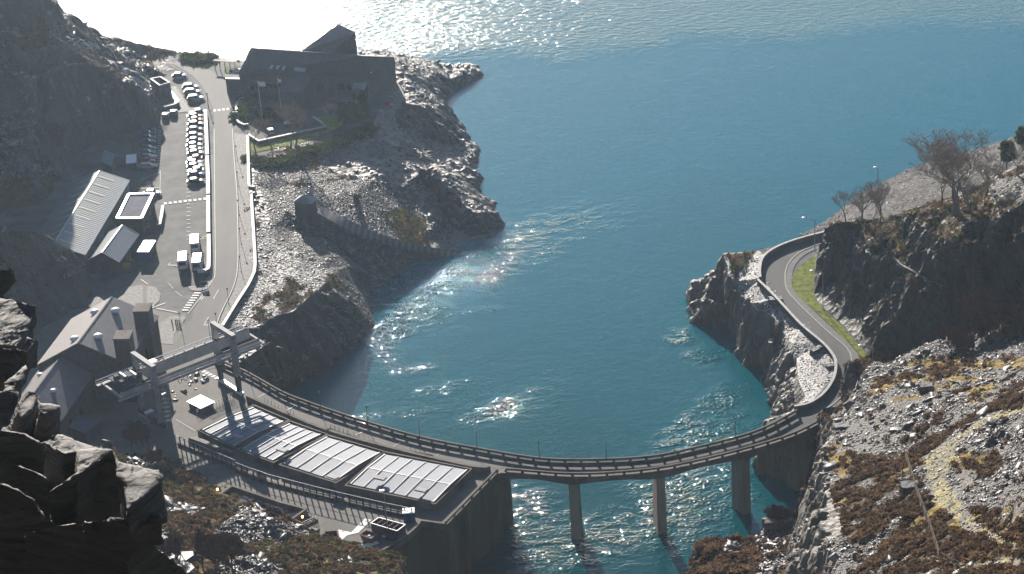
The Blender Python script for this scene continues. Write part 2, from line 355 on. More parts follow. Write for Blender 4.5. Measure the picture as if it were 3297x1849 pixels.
def refine(V, F, px=3.4, flatk=5.0, maxn=14):
    """split every edge that is long on screen; shared edges always split alike"""
    for it in range(maxn):
        E = np.concatenate([F[:, [0, 1]], F[:, [1, 2]], F[:, [2, 0]]]); Es = np.sort(E, 1)
        key = Es[:, 0].astype(np.int64)*10000000 + Es[:, 1]; uk, ui, inv = np.unique(key, return_index=True, return_inverse=True); U = Es[ui]
        a, b = V[U[:, 0]], V[U[:, 1]]; L = np.linalg.norm(a-b, axis=1); mid = (a+b)/2
        dist = np.linalg.norm(mid-CAMP, axis=1); lim = dist*px/2330.0; r = mid-CAMP; zz = r@FN; uu = np.abs(r@RN)/zz*FPX/(PW/2); vv = np.abs(r@UN)/zz*FPX/(PH/2); lim = lim*np.clip(1+((np.maximum(uu, vv)-1.05)*25), 1, 6)
        flat = (np.abs(a[:, 2]) < 0.3) & (np.abs(b[:, 2]) < 0.3) | ((a[:, 2] < -14) & (b[:, 2] < -14)); lim = np.where(flat, lim*flatk, lim)
        sp = L > lim
        if not sp.any(): break
        nid = np.full(len(U), -1); nid[sp] = len(V) + np.arange(sp.sum()); V = np.concatenate([V, mid[sp]])
        n = len(F); e = nid[inv]; e0, e1, e2 = e[:n], e[n:2*n], e[2*n:]; out = []
        code = (e0 >= 0)*1 + (e1 >= 0)*2 + (e2 >= 0)*4
        for c in range(8):
            m = code == c
            if not m.any(): continue
            f = F[m]; A, B, Cc = f[:, 0], f[:, 1], f[:, 2]; x, y, z = e0[m], e1[m], e2[m]
            st = lambda *r: out.append(np.stack(r, 1))
            if c == 0: st(A, B, Cc)
            elif c == 1: st(A, x, Cc); st(x, B, Cc)
            elif c == 2: st(A, B, y); st(A, y, Cc)
            elif c == 4: st(A, B, z); st(z, B, Cc)
            elif c == 3: st(x, B, y); st(A, x, y); st(A, y, Cc)
            elif c == 6: st(z, y, Cc); st(A, B, y); st(A, y, z)
            elif c == 5: st(A, x, z); st(x, B, Cc); st(x, Cc, z)
            else: st(A, x, z); st(x, B, y); st(z, y, Cc); st(x, y, z)
        F = np.concatenate(out)
    return V, F
def vnormals(V, F):
    n = np.cross(V[F[:, 1]]-V[F[:, 0]], V[F[:, 2]]-V[F[:, 0]]); N = np.zeros_like(V)
    for k in range(3):
        for a in range(3): N[:, a] += np.bincount(F[:, k], n[:, a], len(V))
    return N/np.maximum(np.linalg.norm(N, axis=1), 1e-9)[:, None], n
def displace(V, F, rock=1.0, grit=0.25, ampmask=None, cell=0.28, rockbase=0.35):
    N, _ = vnormals(V, F); steep = np.clip((0.93-N[:, 2])/0.35, 0, 1)
    for _ in range(2):                                               # spread steepness over the rims
        acc = np.zeros(len(V)); cnt = np.zeros(len(V))
        for a, b in ((0, 1), (1, 2), (2, 0)):
            acc += np.bincount(F[:, a], steep[F[:, b]], len(V)) + np.bincount(F[:, b], steep[F[:, a]], len(V)); cnt += np.bincount(F[:, a], minlength=len(V)) + np.bincount(F[:, b], minlength=len(V))
        steep = np.maximum(steep, acc/np.maximum(cnt, 1))
    am = np.ones(len(V)) if ampmask is None else ampmask
    Pn = V + np.stack([fbm(V, 0.15, 2, s) for s in (1, 2, 3)], 1)*1.5
    Ps = Pn.copy(); Ps[:, 0] += 0.3*V[:, 2]
    v1, d1, s1 = worley(Ps, (cell*1.1, cell*1.1, cell*0.05), 11); v2, d2, s2 = worley(Ps, (cell*3, cell*3, cell*0.22), 23); v1 = v1*0.8 + 0.55*np.clip(s1-d1, 0, 0.6)
    v3, _, _ = worley(Pn, (cell*0.5, cell*0.5, cell*1.3), 31)
    k = rock*am*(rockbase+(1-rockbase)*steep)
    Nh = N.copy(); Nh[:, 2] *= 0.35
    D = Nh*((v1-0.5)*3.6 + (v2-0.5)*1.5 + fbm(V, (0.6, 0.6, 0.08), 3, 5)*0.5)[:, None]*k[:, None]
    D[:, 2] += ((v3-0.5)*1.3 + fbm(V, 0.35, 4, 8)*0.7)*k*(1-0.75*steep)
    D[:, 2] += fbm(V, 0.6, 4, 17)*grit*am
    return V + D
MATI = ['asphalt', 'rock', 'darkrock', 'scree', 'grass', 'heathground', 'moss', 'track', 'yard', 'bankstone', 'paleslate']
def mk_terrain(name, V, F, mi):
    me = bpy.data.meshes.new(name); me.vertices.add(len(V)); me.vertices.foreach_set('co', V.astype(np.float32).ravel())
    me.loops.add(len(F)*3); me.loops.foreach_set('vertex_index', F.astype(np.int32).ravel())
    me.polygons.add(len(F)); me.polygons.foreach_set('loop_start', np.arange(0, len(F)*3, 3, dtype=np.int32))
    for x in MATI: me.materials.append(M[x])
    me.polygons.foreach_set('material_index', mi.astype(np.int32)); me.update(calc_edges=True)
    o = bpy.data.objects.new(name, me); C.objects.link(o); return struct(o)
def facedata(V, F):
    n = np.cross(V[F[:, 1]]-V[F[:, 0]], V[F[:, 2]]-V[F[:, 0]]); A = np.linalg.norm(n, axis=1)
    return (V[F[:, 0]]+V[F[:, 1]]+V[F[:, 2]])/3, n/np.maximum(A, 1e-9)[:, None], A/2
def pix(Cn):
    r = Cn-CAMP; z = r@FN; return np.stack([PW/2+FPX*(r@RN)/z, PH/2-FPX*(r@UN)/z, z], 1)
def zonepx(Cn, polys, wob=2.0, sc=0.12, seed=50):
    """which faces belong to an area outlined on the survey photograph"""
    Q = Cn + np.stack([fbm(Cn, sc, 3, seed), fbm(Cn, sc, 3, seed+3), np.zeros(len(Cn))], 1)*wob*2
    X = pix(Q); r = np.zeros(len(Cn), bool)
    for t, p in polys:
        ox, oy, k = TL[t]; pl = [(ox+float(a.split()[0])/k, oy+float(a.split()[1])/k) for a in p.split(',')]; r |= inpoly(X, pl)
    return r
from mathutils.bvhtree import BVHTree
def mkhit(V, F):
    T_ = BVHTree.FromPolygons([tuple(p) for p in V.tolist()], [tuple(f) for f in F.tolist()])
    def hit(t, x, y, z=0.0):
        p = q(t, x, y, 0); o = Vector((0, 0, CAMZ)); h = T_.ray_cast(o, (p-o).normalized())
        return h[0] if h[0] is not None else q(t, x, y, z)
    return hit
def zonemask(Cn, polys, wob=2.0, sc=0.12, seed=50):
    Q = Cn + np.stack([fbm(Cn, sc, 3, seed), fbm(Cn, sc, 3, seed+3), np.zeros(len(Cn))], 1)*wob*2
    r = np.zeros(len(Cn), bool)
    for p in polys: r |= inpoly(Q, p)
    return r
def sample(V, F, w, n, rs):
    X = pix((V[F[:, 0]]+V[F[:, 1]]+V[F[:, 2]])/3); vis = (X[:, 0] > -350) & (X[:, 0] < PW+350) & (X[:, 1] > -300) & (X[:, 1] < PH+300); w = w*np.where(vis, 1.0, 0.04)
    w = np.maximum(w, 0); w = w/w.sum(); k = rs.choice(len(F), n, p=w); a, b = rs.random(n), rs.random(n); m = a+b > 1; a[m] = 1-a[m]; b[m] = 1-b[m]
    A, B, Cc = V[F[k, 0]], V[F[k, 1]], V[F[k, 2]]; nn = np.cross(B-A, Cc-A); nn /= np.maximum(np.linalg.norm(nn, axis=1), 1e-9)[:, None]
    return A + (B-A)*a[:, None] + (Cc-A)*b[:, None], nn
def arrmesh(name, V, F, mts, mi=None):
    me = bpy.data.meshes.new(name); k = F.shape[1]; me.vertices.add(len(V)); me.vertices.foreach_set('co', V.astype(np.float32).ravel())
    me.loops.add(len(F)*k); me.loops.foreach_set('vertex_index', F.astype(np.int32).ravel())
    me.polygons.add(len(F)); me.polygons.foreach_set('loop_start', np.arange(0, len(F)*k, k, dtype=np.int32))
    for x in mts: me.materials.append(M[x])
    if mi is not None: me.polygons.foreach_set('material_index', mi.astype(np.int32))
    me.update(calc_edges=True); o = bpy.data.objects.new(name, me); C.objects.link(o); return o
def slabs(name, P, N, size, rs, label=None, tilt=0.35, flat=0.16):
    """irregular thin slate blocks lying on the slope"""
    n = len(P); up = N + rs.normal(0, tilt, (n, 3)); up /= np.linalg.norm(up, axis=1)[:, None]
    r = rs.normal(0, 1, (n, 3)); X = np.cross(up, r); X /= np.linalg.norm(X, axis=1)[:, None]; Y = np.cross(up, X)
    sx = size*rs.uniform(0.5, 1.3, n); sy = sx*rs.uniform(0.35, 0.9, n); sz = sx*flat*rs.uniform(0.3, 1.4, n)
    V = np.zeros((n, 8, 3)); cs = [(-1, -1), (1, -1), (1, 1), (-1, 1)]
    for j in range(8):
        cx, cy = cs[j % 4]; jx = cx*rs.uniform(0.25, 0.6, n); jy = cy*rs.uniform(0.25, 0.6, n); z = np.where(j < 4, -0.5, 0.6)
        V[:, j] = P + X*(jx*sx)[:, None] + Y*(jy*sy)[:, None] + up*(z*sz)[:, None]
    Q = np.array([(3, 2, 1, 0), (4, 5, 6, 7), (0, 1, 5, 4), (1, 2, 6, 5), (2, 3, 7, 6), (3, 0, 4, 7)])
    F = (np.arange(n)*8)[:, None, None] + Q[None]
    o = arrmesh(name, V.reshape(-1, 3), F.reshape(-1, 4), ['slab']); o['kind'] = 'stuff'; return o
def bushes(name, P, size, rs, mts, blades=16, spread=1.0, h=0.9):
    """low clumps of many small upright leaf blades"""
    n = len(P); b = blades; th = rs.uniform(0, 2*np.pi, (n, b)); rr = np.sqrt(rs.random((n, b)))*spread; sz = size[:, None]
    c = np.stack([np.cos(th)*rr*sz, np.sin(th)*rr*sz, (1-0.6*rr**2)*sz*h*rs.uniform(0.3, 1.0, (n, b))], -1) + P[:, None]
    d = rs.normal(0, 1, (n, b, 3)); d /= np.linalg.norm(d, axis=-1)[..., None]; e = rs.normal(0, 1, (n, b, 3)); e = np.cross(d, e); e /= np.linalg.norm(e, axis=-1)[..., None]
    L = (sz*rs.uniform(0.25, 0.55, (n, b)))[..., None]
    V = np.stack([c-d*L-e*L*0.4, c+d*L-e*L*0.3, c+e*L*0.8], 2).reshape(-1, 3)
    F = np.arange(len(V)).reshape(-1, 3); mi = np.repeat(rs.integers(0, len(mts), n), b) if len(mts) > 1 else None
    return arrmesh(name, V, F, mts, mi)
RS = np.random.default_rng(5)

# ---- the power station side: hill and quarry bowl, site, tips, slipway basin, rock spit
SPEC1 = '''
L a 250 -40 31, 330 40 29, 430 105 26, 540 140 23, 640 182 19, 700 225 16, 745 262 13, 830 285 10, 900 292 8, 1100 335 3, 1370 400 0, 1560 432 0, 1830 462 0 ; 1 9 -17
P a 0 250 30, 0 500 25.5, 180 200 29, 180 400 26, 180 600 23, 400 300 27, 500 300 24, 450 450 23, 600 380 20, 820 330 10.5, 750 400 14, 950 370 5, 620 250 20, 500 200 25, 330 130 30, -300 300 37, -300 600 28
L W -122 588 46, -127 585 58, -135 565 70, -150 545 80, -175 520 85, -230 480 85
P W -150 640 60, -125 625 5, -180 650 -17, -260 620 -17, -108 640 -17
L a 360 545 22, 500 490 20.5, 680 480 18, 780 520 17, 860 570 15.5, 960 600 13.5, 1000 640 12, 1080 700 8.5, 1140 720 6
L a -300 1100 13, 0 1095 11, 120 1100 10, 260 1040 9.5, 330 870 11, 230 740 15, 190 685 17, 270 600 20, 360 545 21
P a 0 900 14, -300 900 18, 130 900 13, -300 700 26, 900 480 8.5, 800 430 12, 1050 560 3, 1000 480 4, 640 440 18.5, 250 590 22
L a 1190 770 0, 1190 960 0, 1100 920 0, 1000 960 0, 850 1010 0, 700 1080 0, 600 1150 0, 520 1230 0, 460 1330 0, 400 1450 0, 300 1530 0, 100 1580 0, -300 1600 0
P a 1150 620 0, 1250 560 0, 1100 430 1, 1230 700 0, 1160 780 0
P a 1300 800 0, 1100 1300 0, 600 1600 0, 200 1800 0, -300 1900 0, 1300 1300 0, 1500 800 0, 1500 500 0, 1700 600 0
L c -300 560 22, 0 545 19, 200 600 17, 400 612 14, 480 760 10, 560 860 6, 640 1000 1
P c -300 700 18, 0 750 15, 200 800 12, 330 900 8
L c -300 1500 0, 0 1400 0, 200 1350 0, 420 1240 0, 600 1130 0, 680 1040 0, 690 950 0, 640 860 0, 560 760 0, 540 700 0, 430 480 0, 380 400 0
P c -300 1000 0, 900 900 0, 1500 600 0, 1500 1300 0, 900 1200 0, 1300 1445 0
P e -300 1300 0, 400 1200 0, 1200 700 0, 900 1100 0, 1300 450 0, -100 1600 0
L d 230 0 0, 240 240 0, 250 420 0, 270 680 0, 270 900 0, 220 1010 0, 120 1160 0, 40 1300 0
L b 460 1035 0, 640 1085 0, 760 1060 0, 860 1000 0, 1100 990 0, 1300 870 0, 1400 820 0, 1450 700 0, 1500 640 0
L b 480 1250 -0.4, 600 1200 -0.6, 850 1270 -1.0, 1000 1120 -1.5, 1150 1000 -1.5, 1320 900 -1.2
L d 430 520 -0.9, 440 600 -1.2, 520 650 -1.8, 700 680 -2.6, 850 740 -4.2, 970 832 -7
L d 330 480 -0.4, 330 620 -0.5, 400 760 -0.8, 600 800 -1.5, 780 850 -3
L d 970 832 -7, 885 880 -4, 820 960 -2, 700 1050 -0.6, 640 1110 -0.4, 560 1180 -0.4, 480 1195 -0.4, 380 1235 -0.4, 330 1300 -0.4, 400 1400 -0.5, 290 1450 -0.4, 140 1500 -0.3, 0 1515 -0.3, -140 1540 -0.3
P d 300 1100 -0.3, 500 1000 -0.6, 600 900 -1.2, 250 1250 -0.2, 420 900 -0.8
L d 970 832 -7, 1030 900 -9.5, 1110 1030 -12.8, 1150 1050 -14.6
L f 1193 948 -14.6, 1205 1000 -14.6, 1212 1055 -14.6, 1190 1085 -14.6, 1130 1150 -14.6, 1060 1190 -14.6, 950 1242 -14.6, 900 1270 -14.6, 860 1300 -14.6, 740 1335 -14.6, 620 1350 -14.6
P d 520 420 -0.9, 560 330 -0.8, 700 300 -0.8, 740 400 -1.3, 600 450 -1.2
L d 790 420 -1.7, 960 500 -3.8, 1150 595 -6.6, 1350 665 -9.4, 1550 705 -11.8, 1760 735 -14
P d 700 560 -4.2, 560 560 -3, 850 640 -6, 1000 780 -9.5, 1150 900 -12.3, 1100 720 -9, 1300 800 -12, 1450 780 -12.8, 900 570 -4.8
P d 850 330 -1.5, 1000 370 -3, 1070 250 -2.5, 1150 430 -5, 1300 300 -5.5, 1500 400 -8.5, 1350 560 -8.6, 1550 620 -11
L d 1150 1050 -14.6, 1220 1005 -14.6, 1300 965 -14.6, 1500 842 -14.6, 1560 812 -14.6, 1700 772 -14.6, 1830 748 -14.6, 1870 712 -14.6, 1960 682 -14.6, 2080 642 -14.6, 2170 582 -14.6, 2200 532 -14.6, 2170 500 -14.6, 2120 440 -14.6, 2130 385 -14.6, 2030 312 -14.6, 1995 260 -14.6, 1985 190 -14.6, 1962 60 -14.6, 1955 0 -14.6
L m 1135 1260 -14.6, 1130 1120 -14.6, 1155 1040 -14.6, 1100 980 -14.6, 1045 920 -14.6, 975 850 -14.6, 950 780 -14.6, 890 712 -14.6, 870 640 -14.6, 830 590 -14.6, 885 510 -14.6, 1000 480 -14.6, 1100 442 -14.6, 1182 352 -14.6
B m -60 160 0, 100 118 -1, 210 118 -3, 330 135 -5, 450 168 -7, 600 205 -9, 760 245 -10.5, 900 255 -11.5, 1040 268 -12, 1130 320 -13 ; 1 9 -14.6
P m 1000 330 -11.5, 1100 370 -13, 900 400 -11.5, 700 330 -8, 560 300 -6, 400 220 -3.5, 800 480 -11.5, 700 420 -8, 250 200 -2, 500 180 -8
L m 205 200 -1, 300 220 -2.5, 450 270 -4.5, 550 320 -6, 640 400 -7.5
L m 230 265 -0.6, 330 300 -0.8, 470 400 -1.5, 560 450 -2.6, 640 500 -4.5, 740 570 -7.5
P m 270 480 0, 340 660 0, 410 560 -0.2, 500 560 -1, 620 600 -2.5, 760 640 -5.5, 820 640 -8.5, 420 330 -0.9
L m 400 640 -0.4, 470 625 -0.6, 560 630 -1, 650 660 -2, 700 745 -4, 800 765 -7, 905 785 -9
L m 420 730 -3.5, 460 850 -5.2, 560 880 -6.5, 700 880 -9, 860 890 -11.5, 960 950 -12.5
P m 1050 960 -12.4, 1000 1000 -11.5, 1090 1040 -12.8, 700 950 -9.2, 820 1010 -10.5, 950 1090 -11.5, 1080 1120 -12.6, 560 950 -7
L m 380 850 -2, 470 1000 -3.2, 570 1070 -4.2, 650 1080 -5
P m 650 1110 -6.5, 720 1180 -6.8, 850 1180 -10, 800 1240 -9, 920 1260 -11.5, 1080 1230 -11.5, 560 1150 -5.2, 430 1150 -3.5, 300 1000 -1.5
L d 1530 98 -3.2, 1640 165 -4.6, 1720 265 -6.2, 1790 300 -7.5, 1860 385 -8.8, 1940 440 -9.6, 2060 430 -10.6, 2120 435 -11.5
P d 1650 110 -3.8, 1750 150 -5.2, 1850 170 -7.6, 1930 160 -9.8, 1930 260 -9.6, 1880 300 -8.6, 1990 370 -10.2
L d 1520 150 -5.2, 1600 260 -8, 1680 360 -10, 1740 470 -11.8, 1765 560 -13.2, 1740 640 -13.8, 1790 710 -14.2
L d 1800 560 -13.2, 1900 600 -13.6, 2050 590 -13.4, 2140 530 -13.4
P d 1700 560 -12.4, 1640 520 -10.8, 1660 640 -12.8
P W -14 640 -14.6
'''
V1, F1 = tin(SPEC1)
V1, F1 = refine(V1, F1)
am = np.clip((-V1[:, 2]-0.05)/3, 0, 1)*0.75 + np.clip((V1[:, 2]-0.3)/5, 0, 1)*1.0
basin = QL('d', '300 150, 430 520, 440 620, 700 690, 970 840, 1150 1060, 1500 850, 1760 780, 1765 600, 1640 500, 1560 300, 1500 100, 1300 100, 900 100, 500 -250')
tipz = QL('d', '230 400, 430 520, 440 620, 700 690, 950 820, 880 870, 820 940, 690 1040, 560 1160, 380 1220, 200 1300, 40 1300, 270 900')
am = np.where(inpoly(V1, basin), np.minimum(am, 0.06), am)
am = np.where(inpoly(V1, tipz), np.minimum(am, 0.05), am)
hillp = QL('a', '-700 -500, 300 -300, 900 280, 1150 600, 1180 720, 1190 780, 900 960, 600 1000, 420 1600, -700 2300', 0)
Z0 = V1[:, 2].copy(); V1 = displace(V1, F1, 0.85, 0.3, am, 0.27)
V1[:, 2] = np.where(Z0 < -14.45, -17.5, V1[:, 2])
V1[:, 2] = np.where(np.abs(V1[:, 2]) < 0.02, -0.06, V1[:, 2])
c1, n1, a1 = facedata(V1, F1)
mi = np.full(len(F1), 0)
off = (c1[:, 2] < -0.09) | (c1[:, 2] > 0.3)
mi[off] = 1
mi[off & (c1[:, 2] > 0.3)] = 2
bas = zonemask(c1, [basin], 1.0); tz = zonemask(c1, [tipz], 0.4)
mi[bas] = 3; mi[tz] = 10
mossy = zonepx(c1, [('d', '1280 450, 1400 380, 1600 450, 1720 560, 1740 640, 1600 660, 1400 600, 1250 520')], 3, 0.1)
mi[bas & mossy & (fbm(c1, 0.35, 4, 90) > -0.1)] = 6
heathb = zonepx(c1, [('b', '520 1050, 1400 830, 1450 1100, 1300 1250, 1000 1300, 700 1250')], 3)
mi[bas & heathb & (fbm(c1, 0.25, 4, 91) > 0.02)] = 5
steep1 = n1[:, 2] < 0.8
mi[steep1 & (c1[:, 2] < -0.5) & ~bas] = 2
tiptop = tz & (fbm(c1, 0.2, 4, 92) > 0.18); mi[tiptop] = 5
hl = (c1[:, 2] > 0.4) & (n1[:, 2] > 0.7); mi[hl & (fbm(c1, 0.12, 4, 93) > -0.1)] = 5; mi[hl & (fbm(c1, 0.12, 4, 93) <= -0.1)] = 3
slope_low = (c1[:, 2] > 0.05) & (c1[:, 2] < 3) & (mi == 0); mi[slope_low] = 3
pl = zonepx(c1, [('a', '480 255, 620 290, 700 340, 900 400, 900 560, 970 560, 1000 620, 1130 720, 1170 620, 1050 540, 880 440, 700 370, 620 390, 520 330')], 1.5) & (n1[:, 2] > 0.45); mi[pl & (c1[:, 2] > 0.3)] = 10
pl = zonepx(c1, [('a', '170 680, 230 690, 300 800, 290 1040, 0 1110, -300 1110, -300 1000, 0 930, 170 750')], 1.5) & (fbm(c1, 0.3, 3, 96) > -0.1); mi[pl & (c1[:, 2] > 0.3) & (n1[:, 2] > 0.45)] = 3
mk_terrain('quarry_ground', V1, F1, mi); hit1 = mkhit(V1, F1)
# slate scatter on the tips, basin and beach
wt = a1*(((mi == 3) | (mi == 10)) & (c1[:, 2] < 0) & (n1[:, 2] > 0.6))
P, N = sample(V1, F1, wt, 30000, RS)
slabs('slate_debris', P + N*0.05, N, RS.gamma(2.2, 0.09, len(P))+0.08, RS, tilt=0.2)
wt = a1*((mi == 1) & (n1[:, 2] > 0.6) & (c1[:, 2] > -12.5))
P, N = sample(V1, F1, wt, 1800, RS); slabs('rock_rubble', P, N, RS.gamma(2, 0.3, len(P))+0.2, RS, tilt=0.3, flat=0.4)
wt = a1*((mi == 3) & (c1[:, 2] > 1)); P, N = sample(V1, F1, wt, 4000, RS)
slabs('hill_rubble', P, N, RS.gamma(2.2, 0.4, len(P))+0.2, RS, tilt=0.4)
wt = a1*(((mi == 5) | (mi == 6)) & (n1[:, 2] > 0.5)); P, N = sample(V1, F1, wt, 3000, RS)
o = bushes('low_scrub', P, RS.uniform(0.3, 0.8, len(P)), RS, ['heather', 'gorse', 'heather'], 10); o['kind'] = 'stuff'
hd = b'' # hedge band below the lawn
HP = QL('b', '470 1040 , 640 1075 , 760 1045 , 880 985 , 1000 960 , 1100 930 , 1200 880 , 1300 850 , 1380 800', -0.1)
hp = []
for k in range(1000):
    t = rnd.random()*(len(HP)-1); i = int(t); p = HP[i].lerp(HP[i+1], t-i); hp.append((p.x+rnd.gauss(0, 1.4), p.y-rnd.random()*4.0-1.2, p.z-0.2))
o = bushes('gorse_thicket', np.array(hp), RS.uniform(0.5, 1.1, len(hp)), RS, ['gorse'], 16); o['kind'] = 'stuff'
hp = []
for poly, n in ((QL('b', '370 700, 500 690, 500 760, 440 790, 370 770'), 120), (QL('b', '520 770, 640 730, 760 730, 820 760, 700 790, 560 810'), 160), (QL('b', '1150 690, 1330 690, 1330 780, 1200 800, 1140 740'), 120), (QL('b', '0 310, 200 320, 190 350, 90 350, 0 340'), 200), (QL('b', '380 640, 440 625, 500 680, 470 705, 395 700'), 60)):
    for k in range(n):
        while True:
            i, j = rnd.sample(range(len(poly)), 2); p = poly[i].lerp(poly[j], rnd.random()); break
        hp.append((p.x+rnd.gauss(0, .6), p.y+rnd.gauss(0, .8), 0))
o = bushes('garden_shrubs', np.array(hp), RS.uniform(0.5, 1.2, len(hp)), RS, ['gorse'], 22, h=1.3); o['kind'] = 'stuff'

# ---- the headland: road shelf, cliffs, great quarry face, tree bank
SPEC2 = '''
L k 660 1445 -14.6, 620 1330 -14.6, 608 1240 -14.6, 600 1180 -14.6, 560 1160 -14.6, 470 1132 -14.6, 430 1062 -14.6, 400 962 -14.6, 345 902 -14.6, 290 852 -14.6, 200 830 -14.6, 80 832 -14.6, 48 700 -14.6, 36 620 -14.6, 55 540 -14.6
B k 60 530 -11, 90 480 -8, 160 440 -7.5, 230 400 -6.5, 275 380 -5 ; 1 5 -14.6
P k 160 600 -8.5, 250 650 -8.8, 300 750 -12, 85 780 -13.5, 75 650 -12.5, 150 720 -11.6, 110 560 -10, 200 500 -7.5
B k 300 265 0, 400 265 -0.5, 480 262 -0.5, 560 250 -0.5, 650 225 -0.3, 720 225 0 ; 0 7 -14.6
L k 860 152 -14.6, 925 110 -14.6, 1000 68 -14.6, 1060 20 -14.6, 1090 0 -14.6
L l 60 602 -14.6, 150 540 -14.6, 220 480 -14.6, 300 430 -14.6, 400 370 -14.6, 550 290 -14.6, 650 262 -14.6, 800 215 -14.6, 980 165 -14.6, 1228 90 -14.6, 1600 -10 -14.6
L l 180 640 0, 580 535 -0.2, 700 460 -0.2, 850 405 -0.2, 1030 292 -0.2, 1228 190 -0.2, 1600 60 -0.2
P l 480 420 -6, 700 330 -7, 1100 210 -6, 350 500 -6, 250 560 -4
L k 1072 108 0, 900 158 0, 750 205 0, 640 265 0, 590 320 0, 572 390 0, 580 460 0
P k 620 260 -0.2, 480 320 -0.4, 420 390 -0.6, 500 400 -0.5
L k 300 268 0, 345 440 -1.2, 400 482 -1.6, 430 580 -3.2, 490 640 -2.6, 550 702 -2.6, 640 740 -2.4, 690 762 -2.2, 742 852 -2.8, 756 900 -2.6, 800 1000 -2, 850 1062 -1.6, 842 1160 -4.6, 800 1230 -7.2, 775 1300 -9.5
P k 285 440 -8.5, 290 600 -10, 320 700 -11.5, 345 800 -13.2, 290 330 -5
P k 480 600 -1, 560 640 -1, 720 780 -0.8, 830 950 -0.6, 960 1050 -0.4, 870 1240 -1, 920 1340 -0.8, 850 1100 -1, 960 1200 -0.4
L k 580 460 0, 700 600 0, 880 800 0, 1040 940 0, 1110 1020 0, 1145 1085 0, 1130 1200 0, 1050 1320 0, 940 1395 0, 860 1440 0
L k 1430 1110 0, 1400 1050 0, 1280 920 0, 1150 780 0, 1050 690 0, 980 600 0, 978 450 0, 985 290 0, 1005 225 0, 1060 170 0
P k 820 480 0, 760 350 0, 900 230 0, 860 560 0, 1000 720 0, 1200 930 0, 1300 1050 0, 1180 1150 0, 1220 1250 0, 1150 1380 0, 1000 1480 0, 850 1560 0
P f 2800 1240 0, 2950 1240 0, 3150 1200 0, 3400 1170 0, 3700 1150 0, 2870 1190 0
P l 560 1400 0, 900 1380 0, 1228 1350 0, 330 1330 0
L l 35 1000 0, 60 850 3.5, 100 640 11, 130 620 12.5
L l 130 620 12.5, 165 598 14, 260 585 15, 300 610 15, 320 690 14.5, 345 740 14.5, 400 800 14, 440 830 14, 500 840 14.5, 520 900 14, 600 970 14.5, 650 985 15, 770 975 15.5, 1000 962 16, 1228 955 16.5, 1600 945 18
P l 230 860 6.5, 300 910 7, 380 900 9, 330 1050 4, 200 900 4.5, 430 1000 7.5
L l 580 835 16.6, 620 855 16.6, 700 915 16.6, 775 948 16.8, 1000 932 17, 1228 925 18, 1600 915 20
L l 540 660 17.5, 555 740 17.5, 580 835 16.6
P l 420 600 16, 350 600 15.5, 460 680 16.5, 500 600 17, 520 760 17, 590 880 16.4, 700 950 16.2, 450 760 16
L l 540 650 18, 555 570 22, 600 556 23, 640 600 23, 690 640 23.5, 750 680 24.5, 830 700 25, 880 722 25.5, 960 690 27, 1050 650 28, 1228 640 30, 1600 620 34
B l 165 592 14.5, 260 580 15.5, 420 570 16.5, 520 560 18 ; 0 9 1
P l 700 560 25, 900 600 26.5, 800 550 25.5, 1100 560 29, 640 530 24
B l 590 530 23.5, 720 535 25, 830 520 26, 900 440 26.5, 1000 400 27, 1100 340 29, 1228 320 32, 1600 250 40 ; 4 34 3
P l 950 500 27, 1100 450 29.5, 1228 480 32, 1050 580 28, 1600 450 38, 1228 400 32
L W 52.4 424.4 -14.6, 49 412 -14.6, 46.4 399.1 -14.6
P j 0 290 -3, 100 360 -3, 200 395 -2.5, 330 395 -2.5, 420 340 0, 500 200 0, 600 400 -2, 500 100 0
L i 1730 692 -14.6, 1850 742 -14.6, 1935 790 -14.6
L j 0 722 -14.6, 100 790 -14.6, 200 824 -14.6, 330 822 -14.6, 500 800 -14.6, 700 780 -14.6
P i 1760 500 -11
P j 900 500 -2, 900 0 0, 1500 0 0, 1900 -100 0
P W 120 300 -14.6, 100 620 -14.6, 180 800 -14.6, 260 860 -14.6
L W 185 655 -14.6, 260 700 -14.6, 360 760 -14.6
P W 360 620 40, 260 600 36, 210 560 34, 360 420 45, 240 440 30, 260 320 20, 200 600 14, 280 670 10
'''
V2, F2 = tin(SPEC2); V2, F2 = refine(V2, F2, 2.0)
am = np.clip((-V2[:, 2]-0.05)/3, 0, 1)*0.9 + np.clip((V2[:, 2]-0.2)/4, 0, 1)*1.0
shelf = QL('k', '560 250, 400 390, 400 470, 560 700, 700 760, 760 900, 850 1060, 830 1250, 850 1440, 1160 1300, 1160 1050, 600 440, 640 250', -1)
am = np.where(inpoly(V2, shelf), np.minimum(am, 0.12), am)
bank = QL('l', '-200 760, 180 650, 580 545, 850 415, 1228 200, 1600 70, 1600 -40, 980 150, 550 280, 150 530, -300 740', -6)
am = np.where(inpoly(V2, bank), np.minimum(am, 0.12), am)
Z0 = V2[:, 2].copy(); V2 = displace(V2, F2, 0.62, 0.3, am, 0.36)
V2[:, 2] = np.where(Z0 < -14.45, -17.5, V2[:, 2])
V2[:, 2] = np.where(np.abs(V2[:, 2]) < 0.02, -0.06, V2[:, 2])
c2, n2, a2 = facedata(V2, F2)
mi = np.where(c2[:, 2] > -0.1, 2, 1); mi[(np.abs(c2[:, 2]) < 0.15)] = 0
mi[(c2[:, 2] > 0.4) & (n2[:, 2] > np.where((c2[:, 2] < 13.5), 0.9, 0.78))] = 5
sh = zonepx(c2, [('k', '300 268, 400 265, 480 262, 560 250, 640 240, 590 320, 575 400, 600 450, 1160 1050, 1160 1300, 850 1440, 820 1380, 860 1280, 842 1165, 850 1065, 800 1003, 756 903, 742 855, 690 765, 640 743, 550 705, 490 643, 430 583, 400 485, 345 443')], 0.25) & (c2[:, 2] > -3.6) & (c2[:, 2] < 0.6); mi[sh & (n2[:, 2] > 0.55)] = 10
